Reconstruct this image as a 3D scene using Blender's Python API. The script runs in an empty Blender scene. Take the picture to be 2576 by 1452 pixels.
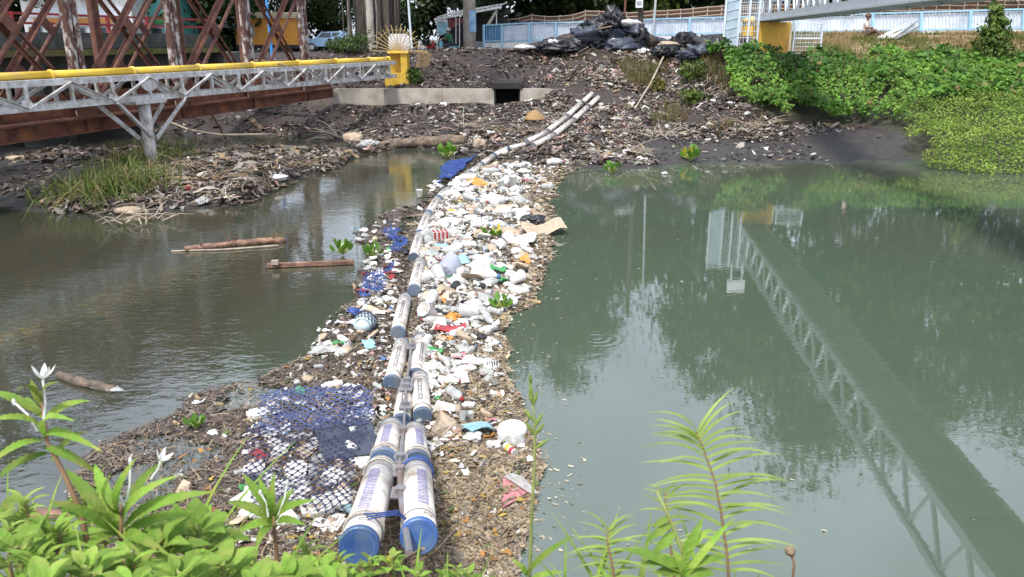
import bpy, bmesh, math, random
import numpy as np
from mathutils import Vector, Matrix, Euler
rnd = random.Random(7)
rng = np.random.default_rng(7)
scene = bpy.context.scene
COL = scene.collection

# ------------------------------------------------------------------ camera
FPX, CXP, CYP, EYE = 2000.0, 1288.0, 726.0, 3.3      # photograph measured on a 2576 x 1452 grid
TH = math.radians(17.38)
CT, ST = math.cos(TH), math.sin(TH)
cam_d = bpy.data.cameras.new("camera")
cam_d.sensor_width = 36.0
cam_d.lens = FPX / 2576.0 * 36.0
cam_d.clip_start = 0.05
cam_d.clip_end = 3000
cam_d.dof.use_dof = True
cam_d.dof.focus_distance = 10.0
cam_d.dof.aperture_fstop = 8.0
cam = bpy.data.objects.new("camera", cam_d)
cam.location = (0, 0, EYE)
cam.rotation_euler = (math.radians(90) - TH, 0, 0)
COL.objects.link(cam)
scene.camera = cam
scene.render.resolution_x, scene.render.resolution_y = 1024, 577

# ------------------------------------------------------------------ sky + sun
SUN_EL, SUN_AZ = math.radians(60), math.radians(208)  # azimuth clockwise from +Y: behind the camera, to the left
w = bpy.data.worlds.new("World"); scene.world = w; w.use_nodes = True
nt = w.node_tree; nt.nodes.clear()
sky = nt.nodes.new("ShaderNodeTexSky"); sky.sky_type = 'NISHITA'; sky.sun_disc = False
sky.sun_elevation = SUN_EL; sky.sun_rotation = SUN_AZ
sky.dust_density = 3.0; sky.air_density = 1.0; sky.altitude = 10
tc = nt.nodes.new("ShaderNodeTexCoord")
nz = nt.nodes.new("ShaderNodeTexNoise"); nz.inputs["Scale"].default_value = 2.2; nz.inputs["Detail"].default_value = 8
rp = nt.nodes.new("ShaderNodeValToRGB")
rp.color_ramp.elements[0].position = 0.36; rp.color_ramp.elements[0].color = (.35, .35, .35, 1)
rp.color_ramp.elements[1].position = 0.66; rp.color_ramp.elements[1].color = (.9, .9, .9, 1)
mx = nt.nodes.new("ShaderNodeMixRGB"); mx.inputs[2].default_value = (9.9, 10.9, 12.7, 1)
bg = nt.nodes.new("ShaderNodeBackground"); bg.inputs[1].default_value = 0.11
out = nt.nodes.new("ShaderNodeOutputWorld")
L = nt.links.new
L(tc.outputs["Generated"], nz.inputs["Vector"]); L(nz.outputs["Fac"], rp.inputs[0]); L(rp.outputs[0], mx.inputs[0])
L(sky.outputs[0], mx.inputs[1]); L(mx.outputs[0], bg.inputs[0]); L(bg.outputs[0], out.inputs[0])
sun_d = bpy.data.lights.new("sun", 'SUN'); sun_d.energy = 3.0; sun_d.angle = math.radians(9); sun_d.color = (1, .955, .88)
sun = bpy.data.objects.new("sun", sun_d); COL.objects.link(sun); sun.location = (-10, -10, 30)
sv = Vector((math.sin(SUN_AZ) * math.cos(SUN_EL), math.cos(SUN_AZ) * math.cos(SUN_EL), math.sin(SUN_EL)))
sun.rotation_euler = sv.to_track_quat('Z', 'Y').to_euler()
vs = scene.view_settings
vs.view_transform = 'Standard'; vs.look = 'None'; vs.gamma = 1; vs.use_curve_mapping = False
vs.exposure = 0.6

# ------------------------------------------------------------------ pixel -> world helpers
def ray(u, v):
    a = (u - CXP) / FPX; b = -(v - CYP) / FPX
    return Vector((a, b * ST + CT, b * CT - ST))
def PH(u, v, H=0.0):                      # where the pixel's ray meets the level z = H
    d = ray(u, v); t = (H - EYE) / d.z
    return Vector((d.x * t, d.y * t, H))
def PY(u, v, Y):                          # where it meets the upright plane y = Y
    d = ray(u, v); t = Y / d.y
    return Vector((d.x * t, Y, EYE + d.z * t))

# ------------------------------------------------------------------ noise
def _h(ix, iy, s):
    n = (ix.astype(np.int64) * 374761393 + iy.astype(np.int64) * 668265263 + s * 974711) & 0x7fffffff
    n = (n ^ (n >> 13)) * 1274126177 & 0x7fffffff
    return ((n ^ (n >> 16)) & 0xffff) / 65535.0
def vn(x, y, s=0):
    x = np.asarray(x, float); y = np.asarray(y, float)
    ix = np.floor(x); iy = np.floor(y); fx = x - ix; fy = y - iy
    fx = fx * fx * (3 - 2 * fx); fy = fy * fy * (3 - 2 * fy)
    a = _h(ix, iy, s); b = _h(ix + 1, iy, s); c = _h(ix, iy + 1, s); d = _h(ix + 1, iy + 1, s)
    return (a * (1 - fx) + b * fx) * (1 - fy) + (c * (1 - fx) + d * fx) * fy
def fbm(x, y, s=0, o=4):
    r = 0; a = .5
    for i in range(o):
        r = r + a * vn(x * 2 ** i, y * 2 ** i, s + i * 17); a *= .5
    return r / (1 - .5 ** o)

# ------------------------------------------------------------------ materials
def ramp(nt, c):
    r = nt.nodes.new("ShaderNodeValToRGB")
    while len(r.color_ramp.elements) < len(c): r.color_ramp.elements.new(.5)
    for e, (p, col) in zip(r.color_ramp.elements, c):
        e.position = p; e.color = (*col, 1)
    return r
def mat(name, col, rough=.6, var=.25, scale=6, dirt=None, damt=.5, dscale=3, bump=.15, bscale=30, metal=0, spec=.5,
        transl=0, alpha=1, stretch=None, trans=0, objvar=0, attr=False, dsharp=.12):
    """procedural paint: base colour, value noise, a second (dirt / rust / peeled) colour in patches, bump"""
    m = bpy.data.materials.new(name); m.use_nodes = True; t = m.node_tree; N = t.nodes; K = t.links.new
    b = N["Principled BSDF"]; o = N["Material Output"]
    tc = N.new("ShaderNodeTexCoord"); mp = N.new("ShaderNodeMapping"); K(tc.outputs["Object"], mp.inputs[0])
    if stretch: mp.inputs["Scale"].default_value = stretch
    n1 = N.new("ShaderNodeTexNoise"); n1.inputs["Scale"].default_value = scale; n1.inputs["Detail"].default_value = 6
    K(mp.outputs[0], n1.inputs["Vector"])
    lo = tuple(max(0, c * (1 - var)) for c in col); hi = tuple(min(1, c * (1 + var)) for c in col)
    r1 = ramp(t, [(.3, lo), (.7, hi)]); K(n1.outputs["Fac"], r1.inputs[0]); cur = r1.outputs[0]
    if attr:
        at = N.new("ShaderNodeAttribute"); at.attribute_name = "Col"
        mm = N.new("ShaderNodeMixRGB"); mm.blend_type = 'MULTIPLY'; mm.inputs[0].default_value = 1
        K(at.outputs["Color"], mm.inputs[1]); K(cur, mm.inputs[2]); cur = mm.outputs[0]
    if dirt:
        n2 = N.new("ShaderNodeTexNoise"); n2.inputs["Scale"].default_value = dscale; n2.inputs["Detail"].default_value = 9
        n2.inputs["Roughness"].default_value = .65
        K(mp.outputs[0], n2.inputs["Vector"])
        p = 1 - damt
        r2 = ramp(t, [(max(0, .25 + .5 * p - dsharp), (0, 0, 0)), (min(1, .25 + .5 * p + dsharp), (1, 1, 1))])
        K(n2.outputs["Fac"], r2.inputs[0])
        mm = N.new("ShaderNodeMixRGB"); mm.inputs[2].default_value = (*dirt, 1)
        K(r2.outputs[0], mm.inputs[0]); K(cur, mm.inputs[1]); cur = mm.outputs[0]
    if objvar:
        oi = N.new("ShaderNodeObjectInfo"); hs = N.new("ShaderNodeHueSaturation")
        mr = N.new("ShaderNodeMapRange"); mr.inputs[3].default_value = 1 - objvar; mr.inputs[4].default_value = 1 + objvar
        K(oi.outputs["Random"], mr.inputs[0]); K(mr.outputs[0], hs.inputs["Value"]); K(cur, hs.inputs["Color"]); cur = hs.outputs[0]
    K(cur, b.inputs["Base Color"])
    b.inputs["Roughness"].default_value = rough; b.inputs["Metallic"].default_value = metal
    b.inputs["Specular IOR Level"].default_value = spec
    b.inputs["Transmission Weight"].default_value = trans
    b.inputs["Alpha"].default_value = alpha
    if bump:
        n3 = N.new("ShaderNodeTexNoise"); n3.inputs["Scale"].default_value = bscale; n3.inputs["Detail"].default_value = 5
        K(mp.outputs[0], n3.inputs["Vector"])
        bp = N.new("ShaderNodeBump"); bp.inputs["Strength"].default_value = bump; bp.inputs["Distance"].default_value = .02
        K(n3.outputs["Fac"], bp.inputs["Height"]); K(bp.outputs[0], b.inputs["Normal"])
    if transl:
        tl = N.new("ShaderNodeBsdfTranslucent"); K(cur, tl.inputs[0])
        ms = N.new("ShaderNodeMixShader"); ms.inputs[0].default_value = transl
        K(b.outputs[0], ms.inputs[1]); K(tl.outputs[0], ms.inputs[2]); K(ms.outputs[0], o.inputs[0])
    return m

M = {}
M['ground'] = mat('ground_soil', (1, 1, 1), .68, .45, 5, bump=.9, bscale=9, attr=True)
M['litter'] = mat('litter_scraps', (1, 1, 1), .7, .1, 3, bump=0, attr=True, transl=.15)
M['twig'] = mat('dead_twig', (.20, .145, .09), .85, .35, 12, bump=.3, objvar=.25)
M['palewood'] = mat('bleached_wood', (.36, .30, .23), .8, .3, 12, bump=.3, stretch=(1, 1, 1))
M['plank'] = mat('wet_plank', (.27, .15, .10), .6, .4, 7, dirt=(.10, .05, .035), damt=.45, dscale=9, bump=.4)
M['log'] = mat('log_bark', (.21, .155, .11), .85, .45, 7, dirt=(.07, .055, .045), damt=.45, dscale=6, bump=.8, bscale=18)
M['rust'] = mat('rusty_steel', (.125, .052, .040), .8, .4, 5, dirt=(.22, .095, .05), damt=.35, dscale=4, bump=.4, bscale=40)
M['peel'] = mat('peeling_paint_on_rust', (.46, .42, .39), .75, .25, 6, dirt=(.11, .05, .038), damt=.56, dscale=5.5, bump=.6, bscale=25, stretch=(1, 1, .55), dsharp=.04)
M['rustlow'] = mat('rusty_girder', (.135, .050, .033), .8, .45, 3, dirt=(.30, .12, .045), damt=.33, dscale=2.2, bump=.4)
M['silver'] = mat('silver_paint', (.60, .605, .61), .5, .15, 4, dirt=(.32, .27, .22), damt=.40, dscale=5, bump=.1, metal=.15)
M['pier'] = mat('pier_paint', (.62, .61, .59), .6, .18, 4, dirt=(.20, .15, .11), damt=.42, dscale=7, bump=.3, stretch=(1, 1, .4))
M['yellow'] = mat('yellow_paint', (.78, .50, .045), .45, .12, 3, dirt=(.62, .44, .13), damt=.35, dscale=2, bump=.05)
M['yellowdirty'] = mat('weathered_yellow_paint', (.62, .40, .04), .65, .25, 3, dirt=(.30, .18, .05), damt=.35, dscale=3, bump=.2, stretch=(1, 1, .5))
M['orangepillar'] = mat('orange_yellow_paint', (.74, .42, .05), .6, .2, 3, dirt=(.60, .30, .06), damt=.4, dscale=2.5, bump=.15, stretch=(1, 1, .4))
M['rod'] = mat('faded_yellow_rod', (.42, .29, .12), .7, .3, 20, bump=0)
M['concrete'] = mat('concrete', (.44, .40, .34), .85, .22, 4, dirt=(.20, .165, .13), damt=.38, dscale=2.0, bump=.4, bscale=25)
M['darkconc'] = mat('mossy_concrete', (.12, .125, .115), .9, .4, 3, dirt=(.055, .058, .05), damt=.5, dscale=1.6, bump=.4)
M['moss'] = mat('moss_edge', (.13, .15, .035), .9, .4, 5, dirt=(.16, .12, .06), damt=.4, bump=.4)
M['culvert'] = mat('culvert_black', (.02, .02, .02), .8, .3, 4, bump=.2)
M['white'] = mat('white_paint', (.78, .77, .75), .6, .08, 3, dirt=(.5, .46, .40), damt=.3, dscale=2, bump=.1)
M['sign'] = mat('white_board', (.80, .82, .86), .5, .05, 3, bump=.03)
M['fenceblue'] = mat('fence_blue', (.30, .54, .70), .5, .15, 4, dirt=(.45, .55, .62), damt=.3, bump=.05)
M['sheet'] = mat('painted_sheet', (.76, .78, .84), .5, .10, 2, dirt=(.52, .54, .60), damt=.4, dscale=1.5, bump=.05)
M['sheetblue'] = mat('blue_sheet', (.10, .25, .42), .6, .2, 2, bump=.05)
M['rattan'] = mat('woven_panel', (.14, .075, .05), .85, .4, 20, bump=.5, bscale=60)
M['rail'] = mat('bleached_rail', (.50, .42, .33), .8, .25, 9, bump=.2)
M['galv'] = mat('galvanised_steel', (.50, .54, .57), .45, .12, 3, dirt=(.38, .40, .42), damt=.4, bump=.05, metal=.2)
M['mesh'] = mat('white_mesh_paint', (.62, .68, .73), .5, .1, 3, bump=0)
M['panelblue'] = mat('grey_blue_panel', (.42, .52, .60), .55, .15, 2, dirt=(.33, .40, .46), damt=.4, bump=.05)
M['red'] = mat('red_paint', (.45, .045, .06), .5, .2, 4, dirt=(.30, .05, .05), damt=.4, bump=.05)
M['orange'] = mat('orange_wall', (.62, .26, .03), .6, .12, 2, bump=.05)
M['cream'] = mat('cream_wall', (.72, .62, .42), .6, .1, 2, bump=.05)
M['bluepole'] = mat('blue_pole_paint', (.05, .25, .60), .5, .15, 4, bump=.05)
M['grey'] = mat('grey_wall', (.30, .31, .32), .7, .2, 2, bump=.1)
M['greyrib'] = mat('grey_roof_sheet', (.30, .32, .34), .5, .2, 3, bump=.1)
M['dark'] = mat('dark_interior', (.022, .022, .025), .8, .4, 2, bump=.1)
M['asphalt'] = mat('asphalt', (.055, .055, .055), .9, .3, 20, bump=.3, bscale=200)
M['bark'] = mat('tree_bark', (.085, .070, .056), .9, .45, 5, dirt=(.045, .038, .03), damt=.5, dscale=4, bump=.8, bscale=14, stretch=(1, 1, .25))
M['palebark'] = mat('pale_bark', (.22, .20, .17), .9, .35, 5, bump=.6, bscale=14, stretch=(1, 1, .3))
M['leaf'] = mat('tree_leaf', (1, 1, 1), .5, .15, 1.5, bump=0, attr=True, transl=.3, spec=.35)
M['creeper'] = mat('creeper_leaf', (1, 1, 1), .55, .15, 2, bump=0, attr=True, transl=.38, spec=.3)
M['blade'] = mat('foreground_leaf', (.17, .30, .04), .62, .3, 12, dirt=(.33, .34, .08), damt=.33, dscale=16, bump=.3, bscale=70, transl=.32, spec=.25, objvar=.34)
M['broad'] = mat('broad_leaf', (.185, .315, .05), .68, .25, 12, dirt=(.31, .34, .09), damt=.33, dscale=18, bump=.5, bscale=45, transl=.32, spec=.2, objvar=.34)
M['yleaf'] = mat('yellowing_leaf', (.62, .50, .04), .5, .2, 9, bump=.2, transl=.3)
M['fern'] = mat('fern_leaf', (.30, .41, .09), .6, .25, 9, bump=.1, transl=.4, spec=.3, objvar=.15)
M['stem'] = mat('green_stem', (.22, .25, .07), .6, .3, 12, bump=.1)
M['brownstem'] = mat('brown_stem', (.20, .12, .06), .7, .3, 12, bump=.1)
M['petal'] = mat('white_petal', (.86, .86, .82), .5, .04, 9, bump=0, transl=.3)
M['hyacinth'] = mat('water_hyacinth_leaf', (.10, .23, .02), .35, .3, 8, dirt=(.26, .30, .04), damt=.25, dscale=3, bump=.1, transl=.3, objvar=.2)
M['pvc'] = mat('pvc_white', (.74, .70, .65), .4, .08, 4, dirt=(.36, .29, .22), damt=.40, dscale=7, bump=.05)
M['capdull'] = mat('faded_blue_cap', (.065, .125, .235), .55, .25, 4, dirt=(.15, .17, .20), damt=.45, dscale=5, bump=.1, objvar=.35)
M['cap'] = mat('blue_cap', (.026, .085, .27), .45, .2, 4, dirt=(.10, .16, .26), damt=.4, dscale=5, bump=.08, objvar=.3)
M['ink'] = mat('grey_print', (.10, .10, .12), .6, .2, 20, bump=0)
M['inkblue'] = mat('violet_print', (.20, .20, .42), .6, .3, 20, bump=0)
M['strap'] = mat('grey_strap', (.21, .21, .22), .6, .2, 9, bump=.05)
M['rope'] = mat('grey_rope', (.42, .39, .35), .8, .3, 40, bump=.2)
M['bracket'] = mat('bracket_steel', (.24, .24, .26), .5, .2, 5, dirt=(.22, .13, .09), damt=.35, metal=.3, bump=.1)
M['netblue'] = mat('blue_net', (.035, .075, .26), .6, .3, 6, bump=0)
M['netpale'] = mat('faded_blue_net', (.07, .10, .24), .6, .3, 6, bump=0)
M['netdark'] = mat('dark_net', (.03, .034, .075), .6, .3, 6, bump=0)
M['film'] = mat('white_plastic_film', (.80, .79, .77), .4, .08, 4, dirt=(.55, .50, .43), damt=.28, dscale=6, bump=.25, bscale=14, transl=.25, objvar=.12)
M['clear'] = mat('cloudy_plastic', (.70, .72, .71), .25, .1, 4, dirt=(.50, .47, .41), damt=.3, dscale=5, bump=.25, bscale=14, transl=.35, alpha=.75)
M['foam'] = mat('foam', (.82, .80, .76), .8, .06, 8, dirt=(.50, .43, .34), damt=.30, dscale=8, bump=.3, bscale=60, objvar=.08)
M['beige'] = mat('stained_plastic', (.58, .46, .34), .6, .2, 5, dirt=(.36, .27, .18), damt=.4, dscale=6, bump=.25, bscale=16, transl=.15, objvar=.2)
M['blackbag'] = mat('black_bag_film', (.016, .017, .020), .38, .3, 4, dirt=(.06, .06, .065), damt=.3, dscale=3, bump=.5, bscale=9)
M['tarp'] = mat('dark_blue_tarp', (.045, .055, .085), .5, .3, 3, dirt=(.10, .11, .13), damt=.3, bump=.6, bscale=7)
M['pink'] = mat('pink_plastic', (.62, .25, .28), .45, .2, 5, bump=.15, transl=.2)
M['redplastic'] = mat('red_plastic', (.42, .045, .05), .4, .2, 5, bump=.15, transl=.15)
M['greenplastic'] = mat('green_plastic', (.06, .30, .09), .35, .2, 5, bump=.15, transl=.15)
M['cyan'] = mat('cyan_plastic', (.30, .52, .60), .4, .2, 5, bump=.1, transl=.15)
M['bluep'] = mat('blue_plastic', (.10, .20, .42), .4, .2, 5, bump=.1)
M['orangep'] = mat('orange_plastic', (.70, .30, .06), .4, .2, 5, bump=.15, transl=.2)
M['yellowp'] = mat('yellow_plastic', (.70, .55, .06), .4, .2, 5, bump=.15, transl=.2)
M['rubber'] = mat('tyre_rubber', (.035, .034, .033), .75, .3, 6, dirt=(.12, .10, .08), damt=.45, bump=.3)
M['wicker'] = mat('woven_basket', (.30, .19, .08), .8, .4, 14, bump=.6, bscale=50)
M['carblue'] = mat('pale_blue_car_paint', (.22, .36, .58), .25, .06, 2, bump=0)
M['glass'] = mat('dark_glass', (.03, .04, .05), .08, .2, 2, bump=0)
M['chrome'] = mat('grey_metal', (.45, .45, .46), .35, .1, 4, metal=.6, bump=0)
M['skin'] = mat('skin', (.24, .13, .085), .6, .1, 6, bump=0)
M['shirt'] = mat('cream_shirt', (.68, .60, .52), .8, .1, 6, bump=.2)
M['blouse'] = mat('pale_pink_blouse', (.58, .46, .43), .8, .15, 6, bump=.2)
M['scarf'] = mat('brown_scarf', (.13, .07, .055), .8, .2, 6, bump=.2)
M['trouser'] = mat('dark_trousers', (.05, .05, .06), .8, .2, 6, bump=.2)
M['jacket'] = mat('green_jacket', (.03, .16, .07), .8, .2, 6, bump=.2)
M['helmet'] = mat('silver_helmet', (.55, .55, .56), .25, .1, 4, bump=0)
M['helmetblue'] = mat('pale_blue_helmet', (.40, .66, .80), .25, .1, 4, bump=0)
M['cyanbike'] = mat('cyan_bike_fairing', (.16, .42, .52), .3, .1, 4, bump=0)
M['poster'] = mat('blue_poster', (.16, .30, .48), .6, .15, 2, dirt=(.40, .52, .62), damt=.4, dscale=1.5, bump=0)
M['cart'] = mat('cart_yellow', (.70, .42, .03), .5, .1, 3, bump=0)
M['teal'] = mat('teal_wall', (.10, .36, .33), .7, .15, 2, bump=.05)
M['slab'] = mat('brown_sheet', (.30, .21, .16), .8, .25, 5, dirt=(.2, .14, .1), damt=.4, bump=.2)

# ------------------------------------------------------------------ mesh builder (world coordinates; build() rebases to the parent)
def wloc(o):
    v = Vector((0, 0, 0))
    while o is not None: v += o.location; o = o.parent
    return v
def basis(d, up=(0, 0, 1)):
    d = Vector(d).normalized(); up = Vector(up)
    if abs(d.dot(up)) > .995: up = Vector((0, 1, 0))
    r = d.cross(up).normalized(); u = r.cross(d).normalized()
    return d, r, u
class MB:
    def __init__(s): s.v = []; s.f = []; s.c = []
    def add(s, V, F, c=None):
        n = len(s.v); s.v.extend([tuple(p) for p in V]); s.f.extend([tuple(i + n for i in f) for f in F])
        if c is not None: s.c.extend([c] * len(V))
        return s
    def box(s, c, d, ax=None):
        x, y, z = [Vector(a) for a in (ax or ((1, 0, 0), (0, 1, 0), (0, 0, 1)))]
        c = Vector(c); a, b, e = d[0] / 2, d[1] / 2, d[2] / 2
        V = [c + x * (i * a) + y * (j * b) + z * (k * e) for i in (-1, 1) for j in (-1, 1) for k in (-1, 1)]
        return s.add(V, [(0, 1, 3, 2), (4, 6, 7, 5), (0, 4, 5, 1), (2, 3, 7, 6), (0, 2, 6, 4), (1, 5, 7, 3)])
    def bar(s, p, q, w, h=None, up=(0, 0, 1)):
        p, q = Vector(p), Vector(q); d, r, u = basis(q - p, up)
        return s.box((p + q) / 2, ((q - p).length, w, h or w), (d, r, u))
    def angle(s, p, q, w, t=.012, up=(0, 0, 1), flip=1):        # steel angle: two thin legs
        p, q = Vector(p), Vector(q); d, r, u = basis(q - p, up)
        s.box((p + q) / 2 + u * (w / 2), ((q - p).length, t, w), (d, r, u))
        return s.box((p + q) / 2 + r * (flip * (w / 2 + t / 2)) + u * (t / 2), ((q - p).length - .002, w, t), (d, r, u))
    def tube(s, pts, r, n=8, caps=True, squash=1):
        pts = [Vector(p) for p in pts]; m = len(pts)
        rr = list(r) if hasattr(r, '__len__') else [r] * m
        V = []; F = []; pr = None
        for i, p in enumerate(pts):
            d = (pts[min(i + 1, m - 1)] - pts[max(i - 1, 0)])
            if d.length < 1e-7: d = Vector((0, 0, 1))
            d.normalize()
            if pr is None: _, pr, _ = basis(d)
            rt = (pr - d * pr.dot(d)); rt = rt.normalized() if rt.length > 1e-5 else basis(d)[1]
            pr = rt; u = rt.cross(d)
            for k in range(n):
                a = 2 * math.pi * k / n
                V.append(p + rt * (math.cos(a) * rr[i]) + u * (math.sin(a) * rr[i] * squash))
        for i in range(m - 1):
            for k in range(n):
                k2 = (k + 1) % n
                F.append((i * n + k, i * n + k2, (i + 1) * n + k2, (i + 1) * n + k))
        if caps: F.append(tuple(range(n))[::-1]); F.append(tuple((m - 1) * n + k for k in range(n)))
        return s.add(V, F)
    def ring(s, c, axis, R, r, n=20, k=6, arc=2 * math.pi):
        d, a, b = basis(axis); c = Vector(c)
        full = arc > 6.2
        pts = [c + (a * math.cos(arc * i / n) + b * math.sin(arc * i / n)) * R for i in range(n + 1)]
        return s.tube(pts, r, k, caps=not full)
    def poly(s, pts, th, nrm):                                    # flat outline with thickness
        nrm = Vector(nrm).normalized() * (th / 2); n = len(pts)
        V = [Vector(p) + nrm for p in pts] + [Vector(p) - nrm for p in pts]
        F = [tuple(range(n)), tuple(range(2 * n - 1, n - 1, -1))] + [(i, n + i, n + (i + 1) % n, (i + 1) % n) for i in range(n)]
        return s.add(V, F)
    def blob(s, c, r, seed=0, rough=.25, sub=2, flat=1, freq=1.6, ax=None):
        bm = bmesh.new(); bmesh.ops.create_icosphere(bm, subdivisions=sub, radius=1)
        rs = r if hasattr(r, '__len__') else (r, r, r); c = Vector(c)
        x, y, z = [Vector(a) for a in (ax or ((1, 0, 0), (0, 1, 0), (0, 0, 1)))]
        V = []
        P = np.array([v.co[:] for v in bm.verts])
        n = fbm(P[:, 0] * freq + P[:, 2] * 1.3 * freq + seed * 3.7, P[:, 1] * freq - P[:, 2] * .9 * freq + seed * 1.9, seed, 3) - .5
        for v, k in zip(bm.verts, n):
            q = v.co * (1 + rough * 2 * k)
            zz = q.z * rs[2]
            if flat < 1 and q.z < 0: zz *= flat
            V.append(c + x * (q.x * rs[0]) + y * (q.y * rs[1]) + z * zz)
        F = [tuple(v.index for v in f.verts) for f in bm.faces]; bm.free()
        return s.add(V, F)
    def grid(s, P, nx, ny):                                      # P[i][j] points
        V = [P[i][j] for i in range(nx) for j in range(ny)]
        return s.add(V, [(i * ny + j, (i + 1) * ny + j, (i + 1) * ny + j + 1, i * ny + j + 1) for i in range(nx - 1) for j in range(ny - 1)])
    def build(s, name, m, parent=None, smooth=False):
        o0 = wloc(parent) if parent else Vector((0, 0, 0))
        me = bpy.data.meshes.new(name)
        V = np.array(s.v, float) - np.array(o0)
        me.from_pydata(V.tolist(), [], s.f); me.materials.append(M[m] if isinstance(m, str) else m)
        if s.c:
            a = me.attributes.new("Col", 'FLOAT_COLOR', 'POINT')
            a.data.foreach_set("color", np.array([(*c, 1) for c in s.c], np.float32).ravel())
        if smooth: me.polygons.foreach_set("use_smooth", [True] * len(me.polygons))
        o = bpy.data.objects.new(name, me); COL.objects.link(o)
        if parent: o.parent = parent
        return o
def npmesh(name, V, F, m, colr=None, parent=None, smooth=False):    # big meshes: V (n,3), F (k,4) or (k,3)
    me = bpy.data.meshes.new(name); V = np.asarray(V, np.float32); F = np.asarray(F, np.int32)
    if parent: V = V - np.array(wloc(parent), np.float32)
    k = F.shape[1]
    me.vertices.add(len(V)); me.vertices.foreach_set("co", V.ravel())
    me.loops.add(F.size); me.loops.foreach_set("vertex_index", F.ravel())
    me.polygons.add(len(F)); me.polygons.foreach_set("loop_start", np.arange(0, F.size, k, dtype=np.int32))
    me.polygons.foreach_set("loop_total", np.full(len(F), k, np.int32))
    if smooth: me.polygons.foreach_set("use_smooth", np.ones(len(F), bool))
    me.update(calc_edges=True); me.validate()
    me.materials.append(M[m])
    if colr is not None:
        a = me.attributes.new("Col", 'FLOAT_COLOR', 'POINT')
        c = np.ones((len(V), 4), np.float32); c[:, :3] = colr; a.data.foreach_set("color", c.ravel())
    o = bpy.data.objects.new(name, me); COL.objects.link(o)
    if parent: o.parent = parent
    return o
def thing(name, label, cat, loc=(0, 0, 0), group=None):
    o = bpy.data.objects.new(name, None); COL.objects.link(o); o.location = loc; o.empty_display_size = .1
    return tag(o, label, cat, group)
def tag(o, label=None, cat=None, group=None, kind=None):
    if label: o['label'] = label
    if cat: o['category'] = cat
    if group: o['group'] = group
    if kind: o['kind'] = kind
    return o
def copy_tree(o, parent=None):
    c = o.copy(); COL.objects.link(c); c.parent = parent
    for ch in list(o.children): copy_tree(ch, c)
    return c

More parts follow.
